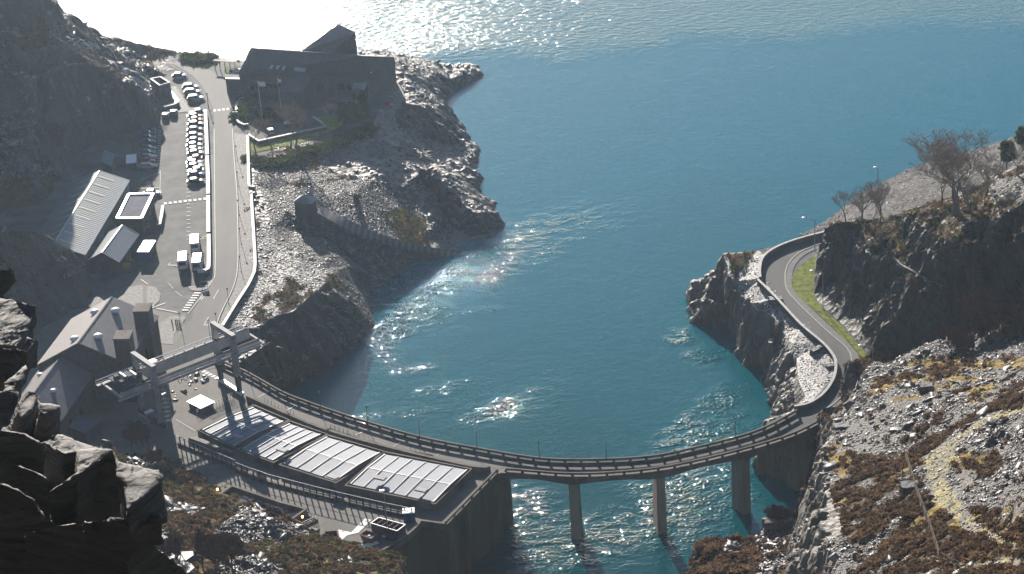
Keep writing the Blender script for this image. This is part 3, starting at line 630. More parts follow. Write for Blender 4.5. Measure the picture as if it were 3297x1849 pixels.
sh2 = zonepx(c2, [('k', '310 280, 560 250, 420 400, 400 460')], 1) & (n2[:, 2] > 0.5); mi[sh2] = 5
yel = zonepx(c2, [('l', '480 560, 540 600, 520 720, 560 800, 640 880, 560 860, 480 700')], 1) & (n2[:, 2] > 0.6); mi[yel] = 6
pile = zonepx(c2, [('l', '1060 340, 1300 300, 1300 460, 1100 480, 1040 470'), ('l', '880 590, 1060 560, 1160 600, 1000 640')], 2) & (n2[:, 2] > 0.5); mi[pile] = 3
bk = zonepx(c2, [('l', '-200 800, 60 660, 200 640, 420 590, 580 545, 760 470, 1040 330, 1228 250, 1600 100, 1600 -60, 980 140, 550 265, 150 520, -300 740')], 0.2) & (c2[:, 2] < 1); mi[bk] = 9
mk_terrain('headland', V2, F2, mi); hit2 = mkhit(V2, F2)
wt = a2*((mi == 3) + (mi == 10) + 0.35*(mi == 9)); P, N = sample(V2, F2, wt, 16000, RS)
slabs('slate_debris', P + N*0.03, N, RS.gamma(2.0, 0.08, len(P))+0.08, RS, tilt=0.18)
wt = a2*((mi == 5) | (mi == 6)); P, N = sample(V2, F2, wt, 5000, RS)
o = bushes('heather_cover', P, RS.uniform(0.4, 0.9, len(P)), RS, ['heather', 'heather', 'gorse'], 14); o['kind'] = 'stuff'

# ---- the near hillside on the right: crag, tips, moss benches and the old track
SPEC3 = '''
B p 478 240 6.5, 600 232 7, 640 192 7, 790 245 8, 930 256 9.5, 1040 250 11, 1050 205 12, 1150 150 13, 1200 100 14.5, 1430 20 17, 1560 -35 18.5 ; 0 8 0
B f 3040 1085 19, 3120 1080 20, 3300 1090 23, 3500 1085 27, 3800 1085 32 ; 0 8 0
L p 478 240 6.5, 600 262 7, 680 290 7.4
L p 415 605 0, 450 660 0, 490 722 0
L p 690 400 9.5, 645 480 10, 615 620 11, 560 800 13, 450 940 15, 325 1000 16, 292 1062 16.5
P p 1300 300 17, 1900 170 21, 2500 240 27, 1000 450 18, 720 420 12, 700 600 16, 1400 570 23, 1900 580 29, 2500 450 34, 820 800 22, 1300 850 29, 1700 760 33, 2200 700 39, 2500 620 42, 1000 700 22, 900 340 12.5
P p 900 780 21.5, 1100 830 24, 1000 950 25
L j 500 380 18.5, 475 440 19.5, 468 600 23, 470 760 26, 430 900 28.5, 460 1000 31, 470 1200 35, 530 1320 38, 545 1449 41, 560 1750 50
B j 395 560 14, 360 670 12, 300 850 11, 270 920 10, 230 1060 9, 180 1150 8, 150 1300 6, 105 1449 4, 30 1750 -4 ; -3 3 -14.6
P j 400 900 22, 350 1200 22, 320 1449 24
P j 1000 300 25.5, 1400 400 34, 1900 120 43, 1900 300 46, 1100 600 33, 1300 500 35, 1600 700 46, 1900 700 56, 1000 900 39, 1300 900 45, 1700 1000 57, 1938 1100 66, 800 1000 37, 700 1200 40, 1000 1300 48, 1300 1445 57, 1800 1445 68, 2300 1700 88, 1200 1750 66, 700 500 24, 700 800 31, 800 700 31, 1600 250 38
P j 1750 430 45.5, 1900 520 50, 1650 330 42, 2300 100 58, 2300 700 76, 2300 1300 84, 820 1280 41, 720 1340 41
P p 180 780 2.2, 390 745 3, 270 880 3, 160 850 2
P W 180 365 62, 210 300 84, 220 430 46, 150 260 84, 200 500 34
P p 130 1080 -4, 250 1100 -3, 300 960 5
'''
V3, F3 = tin(SPEC3); V3, F3 = refine(V3, F3, 3.2)
crag = QL('j', '510 370, 480 600, 470 900, 480 1100, 560 1449, 580 1800, -100 1900, 100 1400, 290 850, 380 560', 20)
incr = inpoly(V3, crag) | (V3[:, 2] < 8)
am = np.where(V3[:, 2] < 8, 0.25, np.where(incr, 0.9, 0.28)); 
V3 = displace(V3, F3, 1.0, 0.55, am, 0.22, 0.3)
c3, n3, a3 = facedata(V3, F3)
mi = np.full(len(F3), 3); Q = c3
f = fbm(Q, 0.09, 4, 61); f2 = fbm(Q, 0.22, 4, 62)
heath = zonepx(Q, [('j', '560 850, 700 760, 640 600, 1040 540, 1180 600, 1220 800, 1300 950, 1500 1100, 1600 1449, 1600 1800, 900 1800, 700 1600, 620 1150, 560 1000'),
    ('j', '1060 560, 1150 420, 1350 300, 1700 180, 1938 100, 2300 60, 2300 130, 1938 180, 1600 290, 1350 400, 1200 560, 1190 800, 1130 820'), ('j', '480 800, 600 800, 640 1000, 620 1200, 500 1200'), ('j', '1400 520, 1600 480, 1750 600, 1600 700, 1420 640'),
    ('j', '1560 950, 1938 1000, 2300 1100, 2300 1900, 1500 1900, 1450 1150'), ('j', '440 430, 560 440, 560 640, 440 760'), ('j', '880 560, 1010 590, 1010 660, 900 620'), ('j', '1500 260, 1938 130, 2300 60, 2300 140, 1938 230, 1700 300, 1500 400')], 2.5, 0.1)
heath &= (f2 > -0.25)
bench = zonepx(Q, [('p', '700 420, 900 360, 1000 300, 1400 160, 2000 170, 2700 200, 2700 420, 2000 480, 1450 620, 1300 700, 1000 680, 640 620, 640 480'), ('p', '560 640, 700 560, 1000 640, 1450 700, 1700 620, 2300 520, 2700 400, 2700 500, 2300 640, 1800 680, 1300 760, 900 720, 620 800'), ('j', '500 430, 640 470, 640 560, 740 740, 660 790, 560 720, 500 600'), ('j', '1400 960, 1700 950, 1938 1000, 1938 1100, 1600 1040, 1450 1010')], 2.5, 0.1)
gravel = zonepx(Q, [('p', '930 300, 1400 320, 1400 400, 700 420, 700 380'), ('p', '1700 330, 2600 300, 2600 400, 1900 440, 1700 400'), ('p', '1930 80, 2600 60, 2600 200, 2000 200')], 1.5, 0.1)
moss = bench & ((f > -0.2) & ~gravel)
mi[heath] = 5; mi[moss] = 6; mi[moss & (f2 > 0.25)] = 5; mi[heath & (f2 > 0.3)] = 6
tr = [('j', a) for a in ('1210 560, 1400 400, 1500 340, 1560 350, 1500 430, 1420 540, 1380 700, 1420 800, 1400 880, 1290 930, 1220 760, 1210 640', '1300 900, 1420 860, 1600 1050, 1700 1150, 1900 1250, 1900 1290, 1700 1200, 1520 1110, 1380 1000', '1500 340, 1750 230, 1938 190, 1938 215, 1760 270, 1540 380', '1440 1350, 1938 1320, 1938 1360, 1450 1400')]
mi[zonepx(Q, tr, 0.8, 0.2)] = 7
mi[(incr[F3[:, 0]] & inpoly(c3, crag))] = 1
mi[(n3[:, 2] < 0.5)] = 1
mi[(c3[:, 2] < 8)] = 2; mi[(c3[:, 2] < 8) & (n3[:, 2] > 0.75)] = 5
mk_terrain('hillside', V3, F3, mi); hit3 = mkhit(V3, F3)
dist = np.linalg.norm(c3-CAMP, axis=1)
wt = a3*((mi == 3) & (n3[:, 2] > 0.4))*(0.35+1.3*(fbm(c3, 0.15, 3, 71) > -0.05)); P, N = sample(V3, F3, wt, 46000, RS)
slabs('slate_debris', P + N*0.08, N, RS.gamma(1.5, 0.14, len(P))+0.09, RS, tilt=0.3)
wt = a3*((mi == 3) & (fbm(c3, 0.1, 3, 72) > 0.0)); P, N = sample(V3, F3, wt, 500, RS)
slabs('slate_blocks', P + N*0.15, N, RS.gamma(3, 0.4, len(P))+0.5, RS, tilt=0.4)
wt = a3*((mi == 7)*0.8 + (mi == 6)*0.5 + (mi == 5)*0.15); P, N = sample(V3, F3, wt, 5000, RS)
slabs('track_stones', P + N*0.03, N, RS.gamma(2.0, 0.1, len(P))+0.1, RS, tilt=0.3)
cl = fbm(c3, 0.55, 2, 77); wt = a3*((mi == 5)*(0.12+(cl > -0.12)) + (mi == 6)*0.14*(f > 0.0) + (mi == 3)*0.02); P, N = sample(V3, F3, wt, 9500, RS)
o = bushes('heather_cover', P, RS.uniform(0.3, 0.75, len(P)), RS, ['heather', 'heatherdark', 'heather'], 26, h=0.9); o['kind'] = 'stuff'

# ---- the low rock with heather below the crag
SPEC4 = '''
B i 1310 1172 4, 1380 1180 4, 1480 1200 4, 1560 1195 4, 1640 1215 3.5, 1700 1190 3.5, 1760 1130 3.5, 1790 1085 3.5, 1850 1080 3.5, 1938 1064 3.5 ; 0 6 -14.6
B j 60 1080 3.5, 200 1090 3.5, 400 1100 3.5 ; 0 6 -14.6
B i 1300 1175 4, 1285 1260 3, 1262 1449 2, 1230 1750 0 ; -3 1 -14.6
P i 1340 1300 4.6, 1400 1449 6, 1700 1449 7, 1938 1449 8, 1500 1300 5, 1800 1280 5, 1400 1800 10, 1900 1800 12, 1800 1180 4.2
P j 100 1449 8, 300 1449 9, 200 1250 6, 300 1800 14
'''
V4, F4 = tin(SPEC4); V4, F4 = refine(V4, F4, 3)
V4 = displace(V4, F4, 0.8, 0.5, np.where(V4[:, 2] > 3.8, 0.5, 0.9), 0.25)
c4, n4, a4 = facedata(V4, F4); mi = np.where(n4[:, 2] > 0.5, 5, 1)
tal = zonepx(c4, [('i', '1440 1190, 1620 1210, 1600 1290, 1480 1290'), ('i', '1720 1180, 1830 1090, 2100 1080, 2100 1250, 1900 1500, 1700 1500, 1760 1300')], 1); mi[tal & (n4[:, 2] > 0.3)] = 3
mk_terrain('shore_rock', V4, F4, mi)
P, N = sample(V4, F4, a4*(mi == 3), 2200, RS); slabs('slate_debris', P + N*0.1, N, RS.gamma(2.2, 0.25, len(P))+0.15, RS, tilt=0.4)
P, N = sample(V4, F4, a4*((mi == 5)+0.1*(mi == 3)), 1300, RS)
o = bushes('heather_cover', P, RS.uniform(0.5, 1.1, len(P)), RS, ['heather'], 34); o['kind'] = 'stuff'

# ---- the scree slope with heather below the yard
SPEC5 = '''
B f 100 1420 9, 240 1470 8, 300 1442 6 ; 0 9 -0.6
B e 780 1128 5, 850 1160 4, 900 1200 3.5, 1000 1215 3, 1180 1245 2, 1330 1262 1, 1400 1310 1, 1430 1335 1 ; 0 4 -0.6
B n 700 175 1, 760 180 1, 850 240 0.6, 1000 322 0.6, 1060 350 0.6, 1110 425 1 ; 0 3 -0.6
B n 1180 440 1.5, 1340 500 1.5, 1500 560 2, 1640 575 3, 1850 610 3 ; 1 2.5 -0.6
B r 30 760 3, 140 790 3, 250 800 2.4, 330 850 2, 420 880 1.5, 500 920 1.2, 560 960 1, 640 985 1, 760 1040 1.5, 860 1045 1.5, 950 1062 1.5, 1080 1090 1.5, 1130 1120 1.5, 1230 1150 1.5, 1320 1168 2, 1450 1180 2, 1590 1205 2 ; 0 2.5 -0.6
B r 1600 1215 2, 1625 1300 2.6, 1640 1445 3.2, 1690 1700 6 ; 5 0 -14.6
P n 1500 590 6.5, 1640 620 6.5, 1400 700 7.5, 1150 790 8, 1300 800 8.5, 1700 760 8, 1880 880 7, 1200 960 8.5, 1100 700 5
P n 900 450 3, 600 350 3.5, 200 300 6, 380 100 5, 0 300 9, 700 600 7, 400 600 10, 0 700 14, 800 800 10, 400 900 14, 0 1000 18, 800 1100 14, 1300 1100 11, 1800 1150 11, 400 1300 20, 0 1440 25, 800 1440 19, 1500 1300 17, 1450 1230 17, 1880 1400 15, 1300 1449 18
P n -900 1000 30, -1200 1800 50, 0 2000 38, 900 2000 30, 1800 2000 26, -600 500 20
P r 300 1000 5, 700 1150 5, 300 1300 11, 900 1250 7, 850 1440 12, 1300 1300 6, 1500 1449 8, 100 950 5, 60 1080 7, 1300 1700 13
'''
V5, F5 = tin(SPEC5); V5, F5 = refine(V5, F5, 3.2)
V5 = displace(V5, F5, 0.6, 0.6, np.where(V5[:, 2] < 0, 0, 0.8), 0.25, 0.25)
c5, n5, a5 = facedata(V5, F5); g5 = fbm(c5, 0.12, 4, 81)
mi = np.where(g5 > -0.35, 5, 3); mi[(g5 > -0.35) & (fbm(c5, 0.2, 3, 82) > 0.4)] = 6
tal = zonepx(c5, [('n', '1480 570, 1660 590, 1900 860, 1900 1060, 1500 1000, 1200 980, 1080 900, 1170 760'), ('n', '1140 1330, 1430 1190, 1900 1330, 1900 1500, 1150 1500'), ('n', '-50 950, 300 850, 400 870, 560 920, 620 1150, 560 1350, 300 1480, -50 1480'),
                    ('r', '-20 780, 200 820, 500 900, 500 960, 260 960, 60 1090, -20 1100'), ('n', '0 0, 300 0, 280 120, 0 90'), ('r', '640 1230, 1000 1260, 980 1330, 680 1300'), ('n', '560 560, 900 580, 880 680, 560 680'), ('n', '200 590, 560 590, 560 680, 240 690')], 1.0, 0.15); mi[tal] = 3
mi[(n5[:, 2] < 0.35)] = 1
mk_terrain('scree_slope', V5, F5, mi); hit5 = mkhit(V5, F5)
P, N = sample(V5, F5, a5*(mi == 3), 12000, RS); slabs('slate_debris', P + N*0.1, N, RS.gamma(1.8, 0.17, len(P))+0.1, RS, tilt=0.35)
P, N = sample(V5, F5, a5*(mi == 3), 350, RS); slabs('slate_blocks', P + N*0.15, N, RS.gamma(3, 0.4, len(P))+0.4, RS, tilt=0.4)
P, N = sample(V5, F5, a5*((mi == 5)*(0.12+(fbm(c5, 0.55, 2, 78) > -0.1))+0.3*(mi == 6)), 6500, RS)
o = bushes('heather_cover', P, RS.uniform(0.4, 0.85, len(P)), RS, ['heather', 'heatherdark', 'heatherdark', 'heather', 'gorse'], 26); o['kind'] = 'stuff'

# ---- water
def water():
    m = bpy.data.materials.new('lake_water'); m.use_nodes = True; nt = m.node_tree; b = nt.nodes['Principled BSDF']
    g = nt.nodes.new('ShaderNodeNewGeometry').outputs['Position']
    b.inputs['Roughness'].default_value = 0.05; b.inputs['IOR'].default_value = 1.33
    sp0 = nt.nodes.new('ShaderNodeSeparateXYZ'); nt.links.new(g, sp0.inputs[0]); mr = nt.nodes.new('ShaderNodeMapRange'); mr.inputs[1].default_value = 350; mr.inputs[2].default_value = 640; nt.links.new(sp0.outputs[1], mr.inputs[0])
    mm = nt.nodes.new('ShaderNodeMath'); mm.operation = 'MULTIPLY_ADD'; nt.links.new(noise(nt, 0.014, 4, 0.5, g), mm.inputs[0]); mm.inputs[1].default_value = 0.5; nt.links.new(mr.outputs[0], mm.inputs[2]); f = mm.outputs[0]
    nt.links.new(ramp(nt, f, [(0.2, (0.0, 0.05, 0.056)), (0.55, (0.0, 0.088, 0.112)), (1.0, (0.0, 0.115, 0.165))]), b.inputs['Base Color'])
    def mth(op, a, b2, c=None):
        n = nt.nodes.new('ShaderNodeMath'); n.operation = op
        for k, v in enumerate((a, b2, c)):
            if v is None: continue
            if hasattr(v, 'name'): nt.links.new(v, n.inputs[k])
            else: n.inputs[k].default_value = v
        return n.outputs[0]
    sp = nt.nodes.new('ShaderNodeSeparateXYZ'); nt.links.new(g, sp.inputs[0]); X, Y = sp.outputs[0], sp.outputs[1]
    wob = noise(nt, 0.02, 4, 0.6, g); wob2 = noise(nt, 0.06, 4, 0.6, g)
    def blob(x, y, rx, ry, ang=0):
        c, s = math.cos(ang), math.sin(ang)
        dx, dy = mth('SUBTRACT', X, x), mth('SUBTRACT', Y, y)
        u = mth('DIVIDE', mth('MULTIPLY_ADD', dx, c, mth('MULTIPLY', dy, s)), rx); v = mth('DIVIDE', mth('MULTIPLY_ADD', dx, -s, mth('MULTIPLY', dy, c)), ry)
        d = mth('SQRT', mth('ADD', mth('MULTIPLY', u, u), mth('MULTIPLY', v, v)), None)
        d = mth('MULTIPLY_ADD', mth('SUBTRACT', wob2, 0.5), 3.0, d)
        n = nt.nodes.new('ShaderNodeMapRange'); n.inputs[1].default_value = 1.7; n.inputs[2].default_value = 0.1; nt.links.new(d, n.inputs[0]); return n.outputs[0]
    # open lake roughened by the wind beyond the rock spit
    yy = mth('MULTIPLY_ADD', mth('SUBTRACT', wob, 0.5), 50, mth('MULTIPLY_ADD', X, WIND[1], Y))
    far = nt.nodes.new('ShaderNodeMapRange'); far.inputs[1].default_value = WIND[0]; far.inputs[2].default_value = WIND[0]+18; nt.links.new(yy, far.inputs[0])
    fx = nt.nodes.new('ShaderNodeMapRange'); fx.inputs[1].default_value = -20; fx.inputs[2].default_value = 110; fx.inputs[3].default_value = 1.0; fx.inputs[4].default_value = 0.3; nt.links.new(X, fx.inputs[0]); ampf = mth('MULTIPLY_ADD', mth('MULTIPLY', far.outputs[0], fx.outputs[0]), 0.4, 0.06); amp = mth('MULTIPLY_ADD', far.outputs[0], 0.1, 0.045); bl = None
    for px, py, rx, ry, an, k in BLOBS:
        p = q('f', px, py, -14); bb = blob(p.x, p.y, rx, ry, an); bl = mth('MULTIPLY', bb, k) if bl is None else mth('MULTIPLY_ADD', bb, k, bl)
    nt.links.new(mth('MULTIPLY_ADD', far.outputs[0], 0.05, 0.035), b.inputs['Roughness'])
    clp = nt.nodes.new('ShaderNodeMapRange'); clp.inputs[1].default_value = 0.38; clp.inputs[2].default_value = 0.62; nt.links.new(noise(nt, 0.22, 3, 0.6, g, (1, 1.6, 1)), clp.inputs[0]); bl = mth('MULTIPLY', bl, clp.outputs[0])
    w1 = noise(nt, 0.42, 2, 0.45, g, (1, 1.4, 1)); w2 = noise(nt, 2.0, 1, 0.5, g, (1, 1.2, 1)); w3 = noise(nt, 0.15, 3, 0.5, g)
    w5 = noise(nt, 1.5, 1, 0.5, g, (1, 1.2, 1)); hgt = mth('ADD', mth('MULTIPLY', w1, ampf), mth('MULTIPLY', w2, amp)); hgt = mth('MULTIPLY_ADD', w5, mth('MULTIPLY_ADD', bl, 0.66, 0.045), hgt)
    hgt = mth('MULTIPLY_ADD', w3, 0.07, hgt)
    bn = nt.nodes.new('ShaderNodeBump'); bn.inputs['Strength'].default_value = 1.0; bn.inputs['Distance'].default_value = 1.0
    nt.links.new(hgt, bn.inputs['Height']); nt.links.new(bn.outputs[0], b.inputs['Normal'])
    return m
WIND = (632.0, 0.0)
BLOBS = [(1230, 980, 9, 13, 0.3, 1.1), (1215, 960, 5, 7, 0.3, 0.8), (1380, 900, 14, 12, 0.3, 0.5), (1500, 860, 14, 9, 0.3, 0.4), (1700, 760, 22, 9, 0.5, 0.35), (1240, 1080, 3, 9, 0, 0.4), (1640, 1310, 12, 5, 0.7, 0.35),
         (1950, 1740, 26, 8, 0.1, 0.75), (2260, 1560, 11, 12, 0.2, 0.95), (2300, 1390, 10, 4, 0.5, 0.95), (2330, 1290, 8, 3, 0.8, 0.95), (2280, 1150, 4, 4, 0, 0.9), (2190, 1090, 3, 3, 0, 0.9), (1620, 1310, 8, 2, 0.7, 0.55), (1440, 1250, 6, 2, 0.4, 0.35), (1350, 1190, 4, 2, 0.2, 0.35), (1180, 1350, 6, 2.5, 0.2, 0.4), (1350, 1330, 6, 2.5, 0.2, 0.35), (1700, 1650, 5, 9, 0, 0.7), (1530, 1000, 5, 2, 0, 0.5)]
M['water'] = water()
wm = MB(); n = 12
for a in range(n):
    for b_ in range(n):
        x0, x1 = -1500+3000*a/n, -1500+3000*(a+1)/n; y0, y1 = 150+2400*b_/n, 150+2400*(b_+1)/n
        wm.poly([(x0, y0, -14), (x1, y0, -14), (x1, y1, -14), (x0, y1, -14)])
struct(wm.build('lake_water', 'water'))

# unseen rock mass added round the camera to keep sky light off near rocks
mb_ = MB(); ring = [(-85, 150), (-62, 40), (-45, -6), (0, -14), (60, -12), (120, 10), (160, 60), (200, 60), (200, -80), (-160, -80), (-160, 150)]
mb_.prism(ring, 120, 262); V6 = np.array(mb_.v); F6 = []
for f in mb_.f:
    for k in range(1, len(f)-1): F6.append((f[0], f[k], f[k+1]))
V6, F6 = refine(V6, np.array(F6), 40, 1.0, 9); V6 = displace(V6, F6, 1.0, 0.3, None, 0.1)
mk_terrain('unseen_sky_blocker', V6, F6, np.full(len(F6), 2))
# ================================================================ SITE SURFACES
def sheet(name, pts, m, z): return struct(MB().poly([Vector((p.x, p.y, z)) for p in (pts if (sum(pts[i].x*pts[(i+1)%len(pts)].y-pts[(i+1)%len(pts)].x*pts[i].y for i in range(len(pts))) > 0) else pts[::-1])]).build(name, m))
def zset(P, z): return [Vector((p.x, p.y, z)) for p in P]
inner = spline(QL('f', '688 1146, 740 1171, 800 1198, 908 1259, 1000 1295, 1095 1328, 1184 1356, 1351 1403.5, 1536 1440, 1737 1472, 1905 1476.5, 2064 1469, 2171 1453, 2368 1405, 2471 1369, 2566 1318', 1.25), 1.2)
outer = spline(QL('f', '1604 1506, 1660 1509, 1728 1515, 1827 1521.5, 1957 1519, 2128 1502, 2321 1461, 2530 1401, 2640 1350', 1.25), 1.2)
inner = zset(inner, 0); outer = zset(outer, 0)
i16 = min(range(len(inner)), key=lambda i: (inner[i]-outer[0]).length)
# concrete platform of the tailworks, road and yard
face = zset(QL('h', '1402 648, 1010 1056, 832 1032', 1.2), 0) + zset(spline(QL('h', '832 1032, 790 1090, 700 1165, 620 1217, 540 1262, 440 1310', 1.0), 1.0)[1:], 0)
plat = inner[:i16+1] + [outer[0]] + face[1:] + zset(QL('f', '1100 1860, 700 1900, 200 1800, -60 1600, -60 1250, 200 1000, 420 980, 560 1010, 640 1090'), 0)
pm = MB().prism([(p.x, p.y) for p in plat], -18, -0.004, 0, cap=False); a_ = sum(plat[i].x*plat[(i+1)%len(plat)].y-plat[(i+1)%len(plat)].x*plat[i].y for i in range(len(plat)))
pm.poly(plat if a_ > 0 else plat[::-1], 1)
struct(pm.build('concrete_platform', ['stain', 'yard']))
# lower buttresses in front of the wall to the water
bm_ = MB()
for a, b in ((QL('h', '1402 648', 1.2)[0], QL('h', '1010 1056', 1.2)[0]),):
    d = (b-a).normalized(); n_ = Vector((d.y, -d.x, 0)); n_ = n_ if n_.y < 0 else -n_
    for f0, f1, dep in ((0.0, 0.22, 0.5), (0.66, 0.72, 0.9), (0.98, 1.0, 0.4)):
        p0, p1 = a.lerp(b, f0), a.lerp(b, f1); bm_.prism([(p0.x, p0.y), (p1.x, p1.y), (p1.x+n_.x*dep, p1.y+n_.y*dep), (p0.x+n_.x*dep, p0.y+n_.y*dep)], -16, -1.2)
struct(bm_.build('tailwall_buttresses', 'stain'))
Lr = QL('a', '1290 480, 1400 540, 1480 610, 1545 700, 1590 800, 1604 860') + QL('c', '1608 0, 1612 400, 1615 850, 1600 935, 1545 1015, 1495 1090, 1450 1170, 1445 1220, 1400 1270, 1360 1330, 1340 1390') + QL('e', '1345 420, 1430 500, 1640 640') + QL('g', '640 290, 860 385')
Rr = QL('a', '1330 455, 1480 505, 1600 540, 1690 610, 1735 740, 1742 860, 1746 1000') + QL('c', '1755 0, 1778 300, 1785 600, 1785 800, 1770 930, 1735 1030, 1680 1140, 1640 1230, 1620 1290') + QL('e', '1600 370, 1640 430') + QL('g', '510 60, 700 160, 900 260')
Lr = resample(spline(Lr, 2), 120); Rr = resample(spline(Rr, 2), 120)
rm = MB(); rm.ribbon(zset(Lr, 0.03), zset(Rr, 0.03)); struct(rm.build('road', 'road'))
# bridge road strip beside the gate covers
k0 = 12
covline = spline(QL('g', '690 322, 1000 462, 1290 578, 1720 702') + QL('h', '1210 668, 1350 668'), 1.5)
wl = spline(QL('c', '1885 290, 1905 600, 1917 850, 1897 930, 1860 1005, 1790 1112, 1672 1305'), 2)
sheet('verge', QL('a', '1755 1000, 1850 1012, 1862 1395') + wl + QL('c', '1600 1330, 1650 1240, 1690 1140, 1745 1030, 1782 930, 1797 800, 1797 600, 1790 300, 1767 0'), 'chips', 0.035)
sheet('pavement', QL('c', '1577 0, 1604 0, 1608 400, 1611 850, 1596 930, 1560 985, 1530 960, 1570 900, 1580 850') + QL('a', '1545 1165'), 'paving', 0.045)
sheet('pavement', QL('a', '1290 500, 1400 560, 1480 640, 1535 720, 1575 830, 1590 830, 1580 790, 1535 700, 1470 615, 1390 545, 1290 485'), 'paving', 0.045)
sheet('gravel_island', QL('c', '900 1000, 990 985, 1060 972, 1165 990, 1205 1040, 1195 1095, 1125 1160, 1000 1180, 680 1190, 690 1070, 780 1060, 850 1015'), 'chips', 0.05)
sheet('path', QL('c', '1070 975, 1100 985, 1098 1120, 1075 1120'), 'paving', 0.075)
sheet('gravel_island', QL('c', '1410 985, 1520 978, 1585 925, 1600 955, 1548 1005, 1490 1022, 1430 1015'), 'chips', 0.05)
sheet('gravel_island', QL('c', '1190 1270, 1280 1212, 1385 1200, 1392 1225, 1345 1290, 1305 1350, 1300 1420, 1210 1415'), 'chips', 0.05)
sheet('gravel_island', QL('x', '530 600, 640 590, 820 870, 890 1010, 1090 1005, 1095 1060, 690 1105, 640 1060, 715 940, 640 780'), 'chips', 0.05)
sheet('gravel_island', QL('x', '300 250, 590 245, 600 265, 310 345'), 'chips', 0.05)
sheet('paved_apron', QL('b', '340 640, 385 625, 372 720, 350 760, 335 720'), 'paving', 0.05)
for s_ in ('460 905, 540 955, 1048 850, 1040 825, 975 765, 1080 758, 1180 790, 1160 830, 1100 862, 850 960, 500 1032, 462 1012', '515 690, 600 718, 640 738, 560 765, 500 795, 380 795, 372 765, 500 760',
           '620 640, 860 650, 870 700, 830 735, 700 705, 640 700', '1130 690, 1330 690, 1360 770, 1190 785, 1090 755', '0 352, 190 362, 205 375, 140 396, 60 392, 0 365', '285 392, 400 378, 405 448, 330 445, 282 420'):
    sheet('lawn', QL('b', s_), 'grass', 0.05)
sheet('grass_verge', QL('k', '985 288, 920 330, 850 390, 812 460, 815 530, 860 590, 950 670, 1060 770, 1200 905, 1330 1045, 1390 1060, 1432 1092, 1410 1040, 1290 905, 1160 770, 1070 690, 1000 600, 1000 300'), 'grass', 0.05)
hl_ = resample(spline(QL('k', '1075 122, 900 172, 750 222, 655 280, 605 330, 590 395, 598 462, 720 606, 900 806, 1058 946, 1128 1024, 1162 1090, 1148 1205, 1068 1328, 955 1402, 870 1450'), 1.5), 90)
hr_ = resample(spline(QL('k', '1040 195, 900 250, 820 310, 775 380, 763 460, 780 550, 840 625, 950 735, 1100 875, 1230 990, 1262 1080, 1235 1200, 1200 1320, 1130 1400, 1040 1455'), 1.5), 90)
struct(MB().ribbon(zset(hl_, 0.03), zset(hr_, 0.03)).build('headland_road', 'road'))
struct(MB().ribbon(zset(hr_, 0.045), zset(offset(hr_, 1.6), 0.045)).build('headland_path', 'paving'))
struct(MB().wall(zset(hr_, 0), 0, 0.14, 0.25).build('kerb', 'kerb'))
sheet('headland_road', QL('k', '1225 985, 1330 1065, 1330 1150, 1230 1150'), 'road', 0.028)
struct(MB().wall(zset(Rr[34:100], 0), 0.0, 0.12, 0.2).build('kerb', 'kerb'))
struct(MB().wall(zset(Lr[30:84], 0), 0.0, 0.12, 0.2).build('kerb', 'kerb'))
sheet('headland_road', QL('j', '0 470, 390 300, 440 240, 505 200, 562 130, 592 0, 470 0, 425 60, 330 150, 230 205, 160 245, 0 310'), 'road', 0.036)
sheet('bare_ground', QL('b', '1440 500, 1500 440, 1540 470, 1600 520, 1640 600, 1600 700, 1560 690, 1520 590, 1470 530'), 'chips', 0.02)
# ---- painted markings: one object for each crossing or set of lines
def marks(name, quads, m='paintmark', z=0.06):
    b = MB()
    for Q in quads: b.poly([Vector((p.x, p.y, z)) for p in Q])
    struct(b.build(name, m))
def row(t, x0, y0, x1, y1, n, wx, wy, fx=1.0):
    out = []
    for k in range(n):
        x, y = x0+(x1-x0)*k/(n-1), y0+(y1-y0)*k/(n-1); out.append(QL(t, f'{x-wx} {y+wy}, {x+wx} {y+wy}, {x+wx} {y-wy}, {x-wx} {y-wy}'))
    return out
marks('crossing_marks', row('v', 890, 392, 1548, 313, 9, 24, 17))
marks('crossing_marks', row('x', 1392, 1064, 1648, 1033, 4, 26, 19))
def bars(t, a, b, n, dx, dy, hw):
    out = []
    for k in range(n):
        x, y = a[0]+(b[0]-a[0])*k/(n-1), a[1]+(b[1]-a[1])*k/(n-1); out.append(QL(t, f'{x-dx} {y-dy+hw}, {x+dx} {y+dy+hw}, {x+dx} {y+dy-hw}, {x-dx} {y-dy-hw}'))
    return out
marks('zebra_crossing', bars('c', (1390, 1163), (1480, 1035), 8, 24, 0, 4.5))
marks('zebra_crossing', [QL('s', f'{x-30} {y+6}, {x+12} {y-14}, {x+36} {y-2}, {x-6} {y+18}') for x, y in ((1075, 600), (1105, 618), (1140, 637), (1175, 655), (1210, 674), (1250, 692), (1285, 712))])
marks('zebra_crossing', bars('t', (218, 962), (295, 897), 4, 26, 2, 6))
L_ = []
